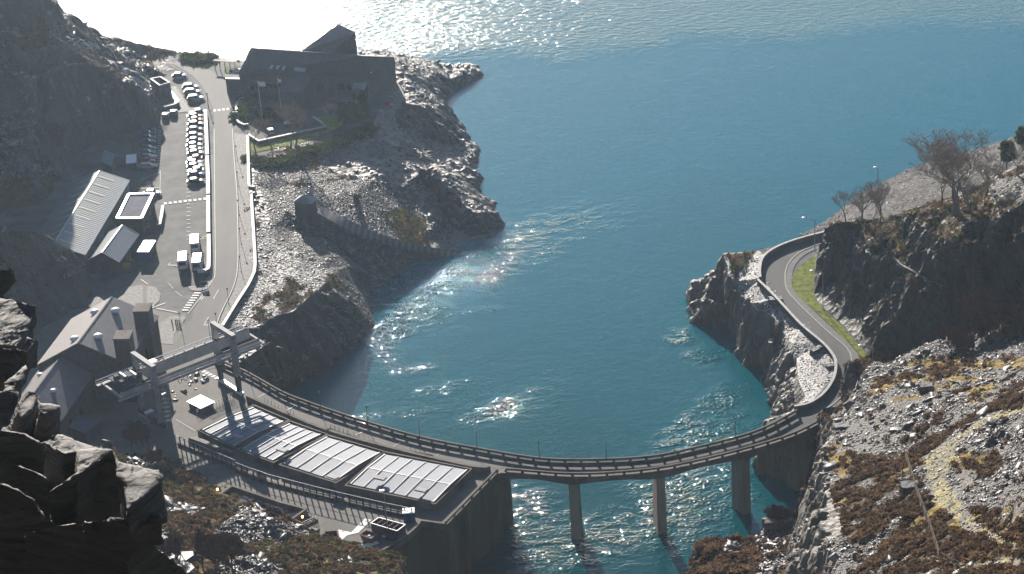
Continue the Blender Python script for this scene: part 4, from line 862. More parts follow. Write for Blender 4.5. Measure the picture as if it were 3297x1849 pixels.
for t, x0, y0, x1, y1, wd in (('c', 1560, 1025, 1510, 1085, 3), ('c', 1545, 1020, 1495, 1083, 3), ('c', 1265, 960, 1300, 1002, 2), ('c', 1315, 1022, 1368, 1062, 2), ('c', 1130, 1150, 1240, 1110, 2), ('c', 1175, 1150, 1330, 1180, 2), ('c', 1640, 1010, 1600, 1080, 2), ('c', 1530, 1275, 1565, 1215, 2), ('c', 1530, 1275, 1605, 1277, 2), ('c', 1410, 1190, 1490, 1085, 2),
                              ('c', 1060, 935, 1110, 970, 4), ('g', 775, 300, 835, 268, 3), ('g', 985, 400, 1045, 372, 3), ('g', 1505, 585, 1555, 565, 3), ('h', 345, 400, 420, 355, 2), ('h', 620, 490, 700, 440, 2), ('h', 945, 555, 1020, 500, 2), ('g', 155, 470, 300, 555, 3), ('c', 1260, 825, 1280, 805, 2), ('c', 1262, 825, 1330, 828, 2)):
    L_.append(QL(t, f'{x0-wd} {y0}, {x0+wd} {y0}, {x1+wd} {y1}, {x1-wd} {y1}') if abs(y1-y0) > abs(x1-x0)*0.5 else QL(t, f'{x0} {y0+wd}, {x1} {y1+wd}, {x1} {y1-wd}, {x0} {y0-wd}'))
marks('road_lines', L_)
L_ = []
for k in range(15): y = 375+k*42; L_.append(QL('u', f'345 {y+2.5}, 403 {y+2.5}, 403 {y-2.5}, 345 {y-2.5}'))
for k in range(14):
    y = 1390+k*58; L_.append(QL('u', f'830 {y+3}, 870 {y+3}, 870 {y-3}, 830 {y-3}')) if k < 1 else None
for k in range(13): y = 205+k*65; L_.append(QL('v', f'1240 {y+2.5}, 1310 {y+2.5}, 1310 {y-2.5}, 1240 {y-2.5}'))
for k in range(5): y = 165+k*62; L_.append(QL('u', f'815 {y+3}, 850 {y+3}, 850 {y-3}, 815 {y-3}'))
marks('bay_lines', L_)
marks('yellow_lines', [QL('u', '384 1445, 392 1445, 400 1080, 392 1080'), QL('u', '35 1385, 385 1365, 385 1358, 35 1378'), QL('u', '60 1250, 390 1110, 390 1104, 60 1244'), QL('v', '1470 950, 1575 932, 1575 928, 1470 946'), QL('v', '1470 990, 1575 972, 1575 968, 1470 986'), QL('v', '1470 986, 1575 936, 1575 930, 1470 980'),
                       QL('u', '165 1275, 255 1270, 255 1266, 165 1271'), QL('u', '165 1335, 255 1330, 255 1326, 165 1331'), QL('u', '165 1335, 171 1335, 171 1275, 165 1275'), QL('u', '250 1335, 256 1335, 256 1275, 250 1275'), QL('u', '190 1320, 196 1320, 196 1280, 190 1280'), QL('u', '222 1320, 228 1320, 228 1280, 222 1280')], 'yellowmark')
# ================================================================ WALLS
def stonewall(P, h, th, label, name='stone_wall', body='drystone', cop='coping', group=None, cat='wall'):
    t = thing(name, label, cat, P[0], group)
    MB().wall(P, -0.3, h, th).build('masonry', body, t); MB().wall(P, h+0.003, h+0.14, th+0.12).build('coping', cop, t); return t
stonewall(zset(QL('a', '1540 824, 1548 1000, 1554 1158', 1.2), 0), 1.1, 0.75, 'white topped car park wall, farthest of the three lengths beside the main road')
stonewall(zset(QL('c', '1553 3, 1560 150, 1561 288', 1.2), 0), 1.1, 0.75, 'white topped car park wall, middle length between the two gaps beside the road')
stonewall(zset(QL('c', '1561 300, 1562 440, 1563 575', 1.2), 0), 1.1, 0.75, 'white topped car park wall, length just beyond the minibuses')
stonewall(zset(spline(QL('c', '1565 590, 1566 700, 1565 820, 1556 852, 1530 864', 1.2), .8), 0), 1.1, 0.75, 'white topped car park wall whose near end hooks round behind the minibuses')
stonewall(zset(spline(QL('a', '1858 1015, 1862 1200, 1868 1385, 1872 1398, 1912 1402', 0.8), 1.5), 0), 0.8, 0.55, 'pale roadside wall above the slate tip, upper length ending in a short return')
stonewall(zset(QL('c', '1912 278, 1872 290, 1885 292', 0.8), 0), 0.8, 0.55, 'short return of pale wall at the gap in the roadside wall')
stonewall(zset(wl, 0), 0.8, 0.55, 'long pale roadside wall curving down above the slate tip to the crane')
stonewall(zset(QL('c', '1222 378, 1212 450, 1198 518, 1172 522', 1), 0), 1.0, 0.6, 'short white topped wall beside the flat roofed building')
stonewall(zset(spline(QL('b', '440 618, 400 625, 380 650, 375 690, 378 715', 0.8), 1), 0), 0.8, 0.6, 'curved white wall round the rock garden by the visitor building')
stonewall(zset(spline(QL('b', '495 685, 508 688, 512 700, 506 720', 0.6), 1), 0), 0.6, 0.5, 'small curved white wall at the end of the rock garden')
stonewall(zset(spline(QL('b', '378 785, 400 805, 430 818, 465 815', 0.6), 1), 0), 0.6, 0.5, 'curved white wall at the lower corner of the garden')
stonewall(zset(QL('b', '465 893, 542 942, 800 885, 1046 835, 1010 800, 952 762', 0.8), 0), 0.8, 0.6, 'angular white topped wall round the small lawn car park')
stonewall(zset(spline(QL('x', '530 690, 600 790, 665 880, 600 935, 500 960, 400 985', 1), 1), 0), 1.0, 1.1, 'curved pebble topped retaining wall below the roofless stone hut')
stonewall(zset(spline(QL('k', '1072 106, 900 150, 750 200, 645 255, 592 310, 574 380, 576 450', 1), 1), 0), 1.0, 0.45, 'curved parapet wall on the lake side of the headland bend', 'parapet_wall', 'concrete', 'coping')
stonewall(zset(spline(QL('k', '560 468, 700 606, 880 800, 1040 936, 1110 1014, 1143 1085, 1130 1200, 1052 1320, 940 1395, 832 1418', 0.9), 1), 0), 0.9, 0.45, 'long curved wall between the headland road and the slate shelf', 'parapet_wall', 'concrete', 'coping')
stonewall(resample(spline([hit2('l', x, y) for x, y in ((408, 702), (440, 750), (480, 797), (500, 803), (530, 838), (600, 878), (680, 926), (765, 955))], 1.2), 40), 0.25, 0.4, 'broken pale slate wall along the ledge of the big quarry face', 'slate_wall', 'slab', 'slab')
stonewall(resample(spline([hit1('a', x, y) for x, y in ((362, 546), (420, 520), (500, 490), (580, 485), (680, 480))], 1.2), 30), 0.25, 0.4, 'pale slate wall on the rim of the quarry bowl', 'slate_wall', 'slab', 'slab')
# ================================================================ BUILDINGS
def drop(b, pts, zb=0.0, mi=0):
    """walls hanging from a line of eaves points down to zb"""
    for p, r in zip(pts, pts[1:]): b.poly([p, (p.x, p.y, zb), (r.x, r.y, zb), r], mi)
def roofslab(a, b_, c, d, th=0.18, ov=0.0):
    n = (b_-a).cross(d-a).normalized(); n = n if n.z > 0 else -n
    m = MB(); lo = [p - n*0.02 for p in (a, b_, c, d)]; hi = [p + n*th for p in (a, b_, c, d)]
    m.add(lo+hi, [(3, 2, 1, 0), (4, 5, 6, 7), (0, 1, 5, 4), (1, 2, 6, 5), (2, 3, 7, 6), (3, 0, 4, 7)]); return m
def gable(FL, FR, BR, rise, root, wm_, rm_, ridge='steel', zb=-0.2, trim=None, eave=0.35):
    """pitched building: ridge runs front to back; F/B = front/back, L/R eaves"""
    BL = FL + (BR-FR); up = Vector((0, 0, rise)); RF = (FL+FR)/2 + up; RB = (BL+BR)/2 + up
    w = MB(); drop(w, [FL, FR, BR, BL, FL], zb); w.poly([FL, FR, RF]); w.poly([BR, BL, RB]); w.build('wall', wm_, root)
    u = (BR-FR).normalized()*eave; out = (FR-FL).normalized()*eave; dz = Vector((0, 0, rise/((FR-FL).length/2)*eave))
    for s, A, Bk in ((1, FR, BR), (-1, FL, BL)):
        roofslab(RF-u, A-u+out*s-dz, Bk+u+out*s-dz, RB+u).build('roof', rm_ if not isinstance(rm_, tuple) else rm_[0 if s > 0 else 1], root)
    MB().beam(RF-u+Vector((0, 0, .17)), RB+u+Vector((0, 0, .17)), 0.3, 0.08).build('ridge_cap', ridge, root)
    if trim:
        for e, sg in ((RF, -1), (RB, 1)):
            for A in ((FL, FR) if sg < 0 else (BL, BR)): MB().beam(e+u*sg*1.02+Vector((0, 0, .1)), A+u*sg*1.02+out*(1 if A in (FR, BR) else -1)-dz+Vector((0, 0, .1)), 0.16, 0.14).build('barge_board', trim, root)
    return FL, FR, BR, BL, RF, RB
# big ribbed shed with yellow roof lights
FL0, FR0, BR0 = None, q('c', 632, 745, 5), q('c', 960, 195, 5); BL0 = q('c', 550, 203, 5); FL0 = BL0 + (FR0-BR0)
t = thing('storage_shed', 'largest shed, long blue grey ribbed roof with pale yellow strips', 'shed', zset([FR0], 0)[0])
ax = (BR0-FR0).normalized(); M['ribroof'] = stripes('ribbed_roof', (0.10, 0.12, 0.14), (0.17, 0.20, 0.235), tuple(ax), 0.9, rough=0.5, bump=0.05); M['ribroofpale'] = M['ribroof']
M['yellowglass'] = mat('yellow_rooflight', [(0.42, 0.34, 0.17), (0.5, 0.41, 0.22)], 0.8, 0.5)
M['greyclad'] = mat('grey_cladding', [(0.13, 0.14, 0.15), (0.17, 0.18, 0.19)], 0.5, 0.6)
M['palestrim'] = mat('pale_trim', [(0.42, 0.41, 0.38), (0.5, 0.49, 0.46)], 0.8, 0.5)
Fl, Fr, Br, Bl, Rf, Rb = gable(FL0, FR0, BR0, 2.6, t, 'greyclad', 'ribroof', 'palestrim', trim='palestrim')
L0 = (Br-Fr)
for k in range(9):
    f = 0.07 + k*0.108
    for A, R_, sg in ((Fr, Rf, 1), (Fl, Rf, -1)):
        a = A + L0*f; r = R_ + L0*f; dn = (a-r); p0 = r + dn*0.06; p1 = r + dn*0.6; n = dn.cross(L0).normalized(); n = n if n.z > 0 else -n
        w_ = L0.normalized()*0.28; roofslab(p0-w_+n*.19, p1-w_+n*.19, p1+w_+n*.19, p0+w_+n*.19, 0.03).build('roof_light', 'yellowglass', t)
MB().box(zset([Fr.lerp(Br, 0.35)], 0)[0]+Vector((0.06, 0, 0)), (3.6, 0.12, 3.6), ux=L0).build('door', 'steel', t)
# flat roofed brick building
TR, BRr, BLl = q('v', 685, 222, 4.4), q('v', 495, 628, 4.4), q('v', 85, 634, 4.4); TLl = BLl + (TR-BRr)
t = thing('flat_roofed_building', 'flat roofed building with white edged roof against the large shed', 'building', zset([BRr], 0)[0])
cs = [BLl, BRr, TR, TLl]; w = MB().prism([(p.x, p.y) for p in cs], -0.2, 4.1); w.build('wall', 'darkstone', t)
M['feltroof'] = mat('felt_roof', [(0.11, 0.115, 0.15), (0.15, 0.155, 0.19)], 0.6, 0.85, 0.01, 3, spec=0.1)
MB().prism([(p.x, p.y) for p in cs], 4.103, 4.2).build('roof', 'feltroof', t)
loop = cs + [cs[0]]; f = MB()
for a, b in zip(loop, loop[1:]): f.beam(Vector((a.x, a.y, 4.203)), Vector((b.x, b.y, 4.203)), 0.65, 0.3)
f.build('roof_edge', 'white', t)
for k in (0.25, 0.6): MB().box(zset([BRr.lerp(TR, k)], 1.0)[0], (1.2, 0.14, 1.1), ux=(TR-BRr)).build('window', 'glass', t)
# small gabled stone shed in front
FRs, BRs, FLs = q('c', 888, 795, 3.4), q('c', 1030, 597, 3.4), q('c', 668, 783, 3.4)
t = thing('stone_workshop', 'small gabled stone workshop with ribbed grey roof before the large shed', 'shed', zset([FRs], 0)[0])
gable(FLs, FRs, BRs, 2.0, t, 'darkstone', 'ribroof', 'palestrim', trim='palestrim')
MB().box(zset([FLs.lerp(FRs, 0.5)], 0)[0]+Vector((0, -0.06, 0)), (1.6, 0.12, 2.3), ux=(FRs-FLs)).build('door', 'navy', t)
for k in (0.3, 0.7): MB().box(zset([FRs.lerp(BRs, k)], 1.2)[0], (1.0, 0.14, 0.9), ux=(BRs-FRs)).build('window', 'glass', t)
# white topped container
c4_ = [q('v', 425, 1186, 2.5), q('v', 612, 1186, 2.5), q('v', 722, 1005, 2.5)]; c4_.append(c4_[0]+(c4_[2]-c4_[1]))
t = thing('storage_container', 'blue grey storage container with a bright white roof in the yard', 'container', zset([c4_[1]], 0)[0])
MB().prism([(p.x, p.y) for p in c4_], 0.05, 2.3).build('body', 'navy', t)
cc = center(c4_); MB().prism([((p.x-cc.x)*1.04+cc.x, (p.y-cc.y)*1.04+cc.y) for p in c4_], 2.303, 2.5).build('roof', 'white', t)
MB().box(zset([c4_[0].lerp(c4_[1], .5)], 0.1)[0]+Vector((0, -0.04, 0)), (2.4, 0.06, 2.1), ux=(c4_[1]-c4_[0])).build('door', 'blue', t)
# blue container beyond
t = thing('storage_container', 'bright blue container with a half sunlit white roof behind the large shed', 'container', q('a', 985, 1285, 0))
p0, p1 = q('a', 945, 1225, 2.5), q('a', 1022, 1218, 2.5); bk = q('a', 1022, 1155, 2.5)-p1
c4_ = [p0, p1, p1+bk, p0+bk]; MB().prism([(p.x, p.y) for p in c4_], 0.05, 2.35).build('body', 'blue', t); MB().prism([(p.x, p.y) for p in c4_], 2.353, 2.5).build('roof', 'white', t)
MB().box(zset([p0.lerp(p1, .5)], 0.1)[0]+Vector((0, -0.05, 0)), ((p1-p0).length*0.8, 0.06, 2.1), ux=(p1-p0)).build('door', 'navy', t)
# small green roofed hut
p0, p1 = q('a', 760, 1215, 2.4), q('a', 838, 1248, 2.4); bk = q('a', 862, 1172, 2.4)-p1
t = thing('roofed_hut', 'small hut with a pale green sloping roof beneath the quarry wall', 'hut', zset([p0], 0)[0])
MB().prism([(p.x, p.y) for p in (p0, p1, p1+bk, p0+bk)], -0.1, 2.3).build('wall', 'darkstone', t)
roofslab(p0, p1, p1+bk+Vector((0, 0, .5)), p0+bk+Vector((0, 0, .5)), 0.12).build('roof', 'greenpanel', t)
MB().box(zset([p0.lerp(p1, .5)], 0)[0]+Vector((0, -0.05, 0)), (1.0, 0.08, 2.0), ux=(p1-p0)).build('door', 'navy', t)
# power house: two slate roofed halls with stone towers
M['slateH'] = stripes('slate_courses', (0.12, 0.108, 0.11), (0.24, 0.215, 0.215), (0.5, 0.8, -1.2), 0.5, rough=0.6, bump=0.02)
FLp, FRp, BRp = q('e', 285, 525, 9), q('e', 945, 508, 9), q('e', 1180, 165, 9)
t = thing('power_house', 'large slate roofed hall with two square stone towers and round roof vents', 'building', zset([FRp], 0)[0])
Fl, Fr, Br, Bl, Rf, Rb = gable(FLp, FRp, BRp, 4.8, t, 'darkstone', 'slateH', 'craned', eave=0.25)
def rp(f, g, side):                                              # point on the roof: f along, g down from the ridge
    A = (Fr if side > 0 else Fl); return Rf.lerp(Rb, f).lerp(A + (Br-Fr)*f, g)
for f, g, s in ((0.22, 0.26, 1), (0.78, 0.24, 1), (0.16, 0.22, -1), (0.74, 0.2, -1)):
    p = rp(f, g, s); o = MB().ball(p + Vector((0, 0, .45)), 1.05, 0.5, 12, 6).tube(p-Vector((0, 0, .3)), p+Vector((0, 0, .4)), 0.7, 0.7, 10).build('roof_vent', 'white', t, smooth=True)
def tower(t, bx, by, h, w_=3.4, d_=3.4, ux=None):
    b = MB().box(Vector((bx, by, -0.2)), (w_, d_, h+.2), ux=ux); o = b.build('tower', 'darkstone', t)
    MB().box(Vector((bx, by, h+0.003)), (w_+.3, d_+.3, 0.25), ux=ux).build('capping', 'concrete', o)
uxp = (Fr-Fl)
for (px, py, hh) in ((922, 305, 14.5), (1068, 100, 14.5)):
    p = q('e', px, py, hh); tower(t, p.x, p.y, hh, 3.2, 3.6, uxp)
wm2 = MB()
for k in range(6):
    p = Fr.lerp(Br, 0.12+k*0.15); MB().box((p.x, p.y, 3.0), (1.2, 0.16, 3.0), ux=(Br-Fr)).build('window', 'glass', t)
FRq, BRq, BLq = q('e', 360, 1072, 6.5), q('e', 728, 545, 6.5), q('e', 290, 575, 6.5); FLq = BLq + (FRq-BRq)
t = thing('power_house_annex', 'lower slate roofed hall in front of the power house, half hidden by rocks', 'building', zset([FRq], 0)[0])
Fl, Fr, Br, Bl, Rf, Rb = gable(FLq, FRq, BRq, 4.2, t, 'darkstone', 'slateH', 'craned', eave=0.25)
for f, g, s in ((0.5, 0.4, 1), (0.22, 0.3, 1), (0.8, .55, -1)):
    p = rp(f, g, s); MB().ball(p + Vector((0, 0, .35)), 0.7, 0.5, 12, 6).tube(p-Vector((0, 0, .2)), p+Vector((0, 0, .3)), 0.45, 0.45, 10).build('roof_vent', 'white', t, smooth=True)
for k in range(4):
    p = Fr.lerp(Br, 0.2+k*0.2); MB().box((p.x, p.y, 2.0), (1.2, 0.16, 2.0), ux=(Br-Fr)).build('window', 'glass', t)
a, b, c = q('e', 490, 985, 3), q('e', 640, 1040, 3), q('e', 750, 955, 3); d = a+(c-b)
t = thing('lean_to', 'low flat roofed store in shade beside the power house annex', 'store', zset([b], 0)[0])
MB().prism([(p.x, p.y) for p in (a, b, c, d)], -0.1, 2.85).build('wall', 'darkstone', t)
roofslab(a, b, c, d, 0.15).build('roof', 'feltroof', t)
MB().box(zset([b.lerp(c, .5)], 0)[0], (1.2, 0.12, 2.1), ux=(c-b)).build('door', 'navy', t)
# visitor building by the lake
t = thing('visitor_building', 'large dark slate roofed building with a stepped tower wing beside the lake', 'building', q('t', 240, 860, 0))
zr, ze, zl = 12.0, 7.0, 4.2
RA, RB_, EA, EB = q('t', 400, 250, zr), q('t', 2010, 372, zr), q('t', 222, 615, ze), q('t', 2110, 602, ze)
JA, JB = q('t', 880, 665, ze), q('t', 1325, 545, ze)
back = 2*(RA-EA); back.z = 0; bkA, bkB = EA+back*0.95, EB+back*0.95
EM, EN = EA.lerp(EB, 0.349), EA.lerp(EB, 0.585)
LA, LB = q('t', 800, 880, zl), q('t', 1155, 912, zl)
w = MB(); drop(w, [EA, EM, EN, EB, bkB, bkA, EA]); w.poly([EA, RA, bkA]); w.poly([EB, bkB, RB_]); w.build('wall', 'darkstone', t)
roofslab(RA, EA, EB, RB_, 0.2).build('roof', 'slateroof', t); roofslab(RA, bkA, bkB, RB_, 0.2).build('roof', 'slateroof', t)
w = MB(); drop(w, [EM, LA, LB, EN]); w.build('porch_wall', 'darkstone', t); roofslab(EM+Vector((0, 0, .1)), LA, LB, EN+Vector((0, 0, .1)), 0.2).build('porch_roof', 'slateroof', t)
WA, WB, WC, WD = q('b', 1145, 68, 17), q('b', 1268, 130, 15.5), q('b', 1075, 290, 9.5), q('b', 860, 275, 11)
w = MB(); drop(w, [WA, WB, WC, WD, WA], -1); w.build('tower_wing', 'darkstone', t)
M['wingroof'] = mat('brown_slate', [(0.16, 0.14, 0.138), (0.23, 0.205, 0.2)], 0.8, 0.6, 0.03, 4, detail=9)
roofslab(WA, WB, WC, WD, 0.25).build('wing_roof', 'wingroof', t)
def onroof(px, py):                                                  # where the sight line meets the main roof plane
    n = (EA-RA).cross(RB_-RA).normalized(); d0 = q('t', px, py, 0); C0 = Vector((0, 0, CAMZ)); d = d0-C0
    return C0 + d*((RA-C0).dot(n)/d.dot(n))
ex = (RB_-RA).normalized(); ed = (EA-RA).normalized()
for px, py in ((700, 532), (793, 538), (876, 548), (1050, 562), (1092, 566), (1135, 570), (1174, 574)):
    p = onroof(px, py); n = ex.cross(ed); n = n if n.z > 0 else -n; a = p+n*0.22
    roofslab(a-ex*.42-ed*.6, a+ex*.42-ed*.6, a+ex*.42+ed*.6, a-ex*.42+ed*.6, 0.06).build('skylight', 'skyglass', t)
ga, gb, gc = q('t', 1925, 688, 4.5), q('t', 2112, 702, 4.5), q('t', 2045, 860, 3.2); gd = q('t', 1868, 840, 3.2)
w = MB(); drop(w, [ga, gd, gc, gb, ga]); o = w.build('conservatory', 'glass', t); roofslab(ga, gb, gc, gd, 0.08).build('conservatory_roof', 'skyglass', o)
a, b = q('t', 28, 705, 4.2), q('t', 238, 712, 4.2); bk = q('t', 232, 640, 4.2)-b
w = MB().prism([(p.x, p.y) for p in (a, b, b+bk, a+bk)], -0.1, 4.0); o = w.build('entrance_block', 'darkstone', t); MB().prism([(p.x, p.y) for p in (a, b, b+bk, a+bk)], 4.003, 4.3).build('entrance_roof', 'paving', t)
MB().beam(a+Vector((0, 0, .11)), b+Vector((0, 0, .11)), 0.3, 0.3).build('roof_edge', 'white', t)
p = q('t', 112, 805, 2.0); MB().tube(p+Vector((0, -0.35, 0)), p+Vector((0, -0.25, 0)), 0.75, 0.75, 16).build('round_sign', 'yellow', t)
for k in range(6):
    p = EA.lerp(EM, 0.12+0.15*k); MB().box((p.x, p.y, 2.2), (1.5, 0.16, 1.6), ux=(EM-EA)).build('window', 'glass', t)
for k in range(5):
    p = EN.lerp(EB, 0.1+0.18*k); MB().box((p.x, p.y, 2.0), (1.6, 0.16, 1.8), ux=(EB-EN)).build('window', 'glass', t)
p0 = q('t', 2130, 595, 6.6); MB().ball(p0+Vector((0, -.4, 0)), 0.45, 0.7, 8, 5).build('satellite_dish', 'white', t)
# roofless stone hut on the knoll
R4 = [q('x', 150, 430, 4.2), q('x', 325, 560, 4.2), q('x', 510, 505, 4.2), q('x', 340, 395, 4.2)]
t = thing('roofless_hut', 'roofless square stone hut with pale wall tops above the car park', 'ruin', zset([R4[1]], 0)[0])
o_ = MB().wall(zset(R4+[R4[0]], 0), -0.3, 4.0, 0.45); o_.build('wall', 'drystone', t); MB().wall(zset(R4+[R4[0]], 0), 4.003, 4.1, 0.5).build('wall_top', 'coping', t)
MB().prism([(p.x, p.y) for p in [center(R4).lerp(p, .8) for p in R4]], 0.1, 1.6).build('rubble_fill', 'coping', t)
# hut at the head of the slipway
hc = [q('d', 575, 350, 2.3), q('d', 700, 362, 2.3), q('d', 738, 322, 2.3)]; hc.append(hc[0]+(hc[2]-hc[1]))
t = thing('slipway_hut', 'small square stone hut with a pyramid slate roof at the head of the slipway', 'hut', zset([hc[1]], -1.5)[0])
MB().prism([(p.x, p.y) for p in hc], -3, 2.3).build('wall', 'darkstone', t); cc = center(hc); apex = cc+Vector((0, 0, 1.5)); m_ = MB()
M['hutroof'] = mat('hut_slates', [(0.22, 0.21, 0.2), (0.3, 0.29, 0.28)], 1.0, 0.5, 0.02, 4)
E4 = [cc + (p-cc)*1.15 - Vector((0, 0, .1)) for p in hc]
for i in range(4): m_.poly([E4[i], E4[(i+1) % 4], apex+Vector((0, 0, .1))]); 
m_.poly(E4[::-1]); m_.build('roof', 'hutroof', t)
MB().box(zset([hc[1].lerp(hc[2], .5)], -1.5)[0], (1.0, 0.14, 2.1), ux=(hc[2]-hc[1])).build('door', 'navy', t)
# slipway
M['slip'] = stripes('slipway_stone', (0.13, 0.12, 0.112), (0.2, 0.188, 0.175), (0.95, -0.2, 0), 1.4, rough=0.8, bump=0.008)
sa = resample(spline(QL('d', '775 385 -1.2, 960 475 -3.1, 1160 575 -5.9, 1370 645 -8.6, 1570 690 -11, 1840 725 -14.2'), 1.5), 60)
sb = resample(spline(QL('d', '745 435 -1.2, 900 520 -3.3, 1080 600 -6.0, 1290 665 -8.7, 1500 715 -11.2, 1790 755 -14.2'), 1.5), 60)
sm = MB(); sm.ribbon([p+Vector((0, 0, .16)) for p in sb], [p+Vector((0, 0, .16)) for p in sa]); lo = [p-Vector((0, 0, .5)) for p in sb]; sm.ribbon(lo, [p+Vector((0, 0, .16)) for p in sb]); sm.ribbon([p+Vector((0, 0, .16)) for p in sa], [p-Vector((0, 0, 1)) for p in sa])
struct(sm.build('slipway', 'slip'))
# timber pergola by the lake road
t = thing('timber_shelter', 'long low timber shelter frame on posts beside the lake road', 'shelter', q('b', 285, 380, 0))
a, b = q('b', 205, 338, 2.4), q('b', 368, 352, 2.4); MB().beam(a, b, 1.3, 0.18).build('roof', 'wood', t)
for k in range(5):
    p = a.lerp(b, 0.03+k*0.235); MB().box((p.x, p.y-.4, -0.1), (0.2, 0.2, 2.5)).build('post', 'wood', t)
# signs
for lab, t_, x, y, wd, m_ in (('white notice board on legs in front of the minibuses', 'w', 660, 1010, 1.7, 'white'), ('pale blue welcome sign at the garden entrance', 'b', 368, 765, 1.6, 'skyglass'), ('red and white no entry sign in the shade of the visitor building', 'b', 1512, 690, 1.2, 'redcloth'), ('dark notice board on the gravel island by the crossing', 'w', 715, 1245, 1.6, 'craned')):
    p = q(t_, x, y, 0); t = thing('sign_board', lab, 'sign', p)
    MB().box((p.x, p.y, 0.7), (wd, 0.08, 0.9)).build('panel', m_, t)
    for s in (-1, 1): MB().box((p.x+s*wd*.4, p.y+.07, -0.1), (0.08, 0.06, 1.7)).build('post', 'steel', t)
for k, (x, y) in enumerate(((968, 790), (955, 848), (1103, 540))):
    p = q('c', x, y, 0); t = thing('grit_bin', ['yellow grit bin by the corner of the stone workshop', 'yellow grit bin nearest the camera beside the stone workshop', 'yellow grit bin by the flat roofed building'][k], 'bin', p)
    MB().prism([(p.x-.6, p.y-.45), (p.x+.6, p.y-.45), (p.x+.6, p.y+.45), (p.x-.6, p.y+.45)], 0.02, 0.95).build('body', 'yellow', t); MB().box((p.x, p.y, 0.953), (1.35, 1.05, 0.2)).build('lid', 'yellow', t)
# bollards on the lower island
for k in range(4):
    p = q('s', 775+[0, 42, 62, 84][k], 88, 0); MB().tube((p.x, p.y, -.05), (p.x, p.y, 1.0), 0.14, 0.11, 8).ball((p.x, p.y, 1.05), 0.13).build('bollard', 'craned')
    tag(bpy.data.objects[-1] if False else [o for o in C.objects if o.name.startswith('bollard')][-1], 'dark bollard on the gravel island by the crane, %s from the left' % ORD[k], 'bollard', 'bollards on the gravel island')
# flag poles
for k, (bx, by, h, lab) in enumerate(((568, 770, 10.5, 'white flagpole flying a spread white flag in front of the visitor building'), (713, 722, 9.5, 'white flagpole with a small furled flag in front of the visitor building'))):
    p = q('b', bx, by, 0); t = thing('flagpole', lab, 'flagpole', p); MB().tube(p-Vector((0, 0, .2)), p+Vector((0, 0, h)), 0.11, 0.05, 8).build('pole', 'white', t)
    b = MB(); n = 10; Lf = 1.9 if k == 0 else 0.9; vs = []
    for j in range(2):
        for i in range(n+1): vs.append((p.x+0.06+Lf*i/n, p.y+0.16*math.sin(i*1.1), p.z+h-0.25-j*(1.25 if k == 0 else 0.8)-0.25*i/n))
    b.add(vs, [(i, i+1, n+2+i, n+1+i) for i in range(n)]); b.build('flag', 'white', t)
# ================================================================ BRIDGE
bc = center(outer)
bridge = thing('arched_bridge', 'long curved concrete road bridge on three slender piers over the water', 'bridge', bc)
m1 = i16; inB = resample(inner[i16:], 80); outB = resample(outer, 80)
def soff(k):                                                          # haunched soffit: deeper over the piers
    f = k/79.0; d = min(abs(f-x) for x in PF); return -0.95 - 0.75*max(0, 1-d/0.11)**1.3
mid = [(a+b)/2 for a, b in zip(inB, outB)]
ptop = [q('i', 330, 768, -1.7), q('i', 1004, 733, -1.7), q('i', 1632, 590, -1.7)]
PI = [min(range(80), key=lambda i: (mid[i]-Vector((p.x, p.y, 0))).length) for p in ptop]; PF = [i/79.0 for i in PI]+[0.0, 1.0]
d_ = MB(); vs = []
for k in range(80):
    n = (inB[k]-outB[k]).normalized(); a, b = inB[k]+n*0.25, outB[k]-n*0.25
    vs += [(b.x, b.y, 0.0), (a.x, a.y, 0.0), (a.x, a.y, soff(k)+.35), ((a.x*.8+b.x*.2), (a.y*.8+b.y*.2), soff(k)), ((a.x*.2+b.x*.8), (a.y*.2+b.y*.8), soff(k)), (b.x, b.y, soff(k)+.35)]
d_.add(vs, [(6*k+j, 6*k+(j+1) % 6, 6*k+6+(j+1) % 6, 6*k+6+j)[::-1] for k in range(79) for j in range(6)] + [(0, 1, 2, 3, 4, 5), tuple(6*79+j for j in range(5, -1, -1))])
d_.build('deck', 'concrete', bridge)
MB().ribbon([p + (q_-p).normalized()*1.3 + Vector((0, 0, .03)) for p, q_ in zip(outB, inB)], [p - (p-q_).normalized()*0.5 + Vector((0, 0, .03)) for p, q_ in zip(inB, outB)]).build('roadway', 'road', bridge)
MB().ribbon([p + Vector((0, 0, .12)) for p in outB], [p + (q_-p).normalized()*1.25 + Vector((0, 0, .12)) for p, q_ in zip(outB, inB)]).build('footway', 'paving', bridge)
for j, i in enumerate(PI):
    n = (inB[i]-outB[i]).normalized(); u = Vector((n.y, -n.x, 0)); c = (inB[i]+outB[i])/2; b = MB(); lv = [(-18, 2.0, 0.95), (-10, 2.0, 0.9), (-2.6, 2.1, 0.8), (-1.1, 2.3, 0.85)]; vs = []
    for z, hn, hu in lv:
        for sx, sy in ((-1, -1), (1, -1), (1, 1), (-1, 1)):
            p = c + n*hn*sx + u*hu*sy; vs.append((p.x, p.y, z))
    fs = [(4*k+a, 4*k+(a+1) % 4, 4*k+4+(a+1) % 4, 4*k+4+a) for k in range(3) for a in range(4)]+[(3, 2, 1, 0), (12, 13, 14, 15)]
    b.add(vs, fs); b.build('pier', 'pier', bridge)
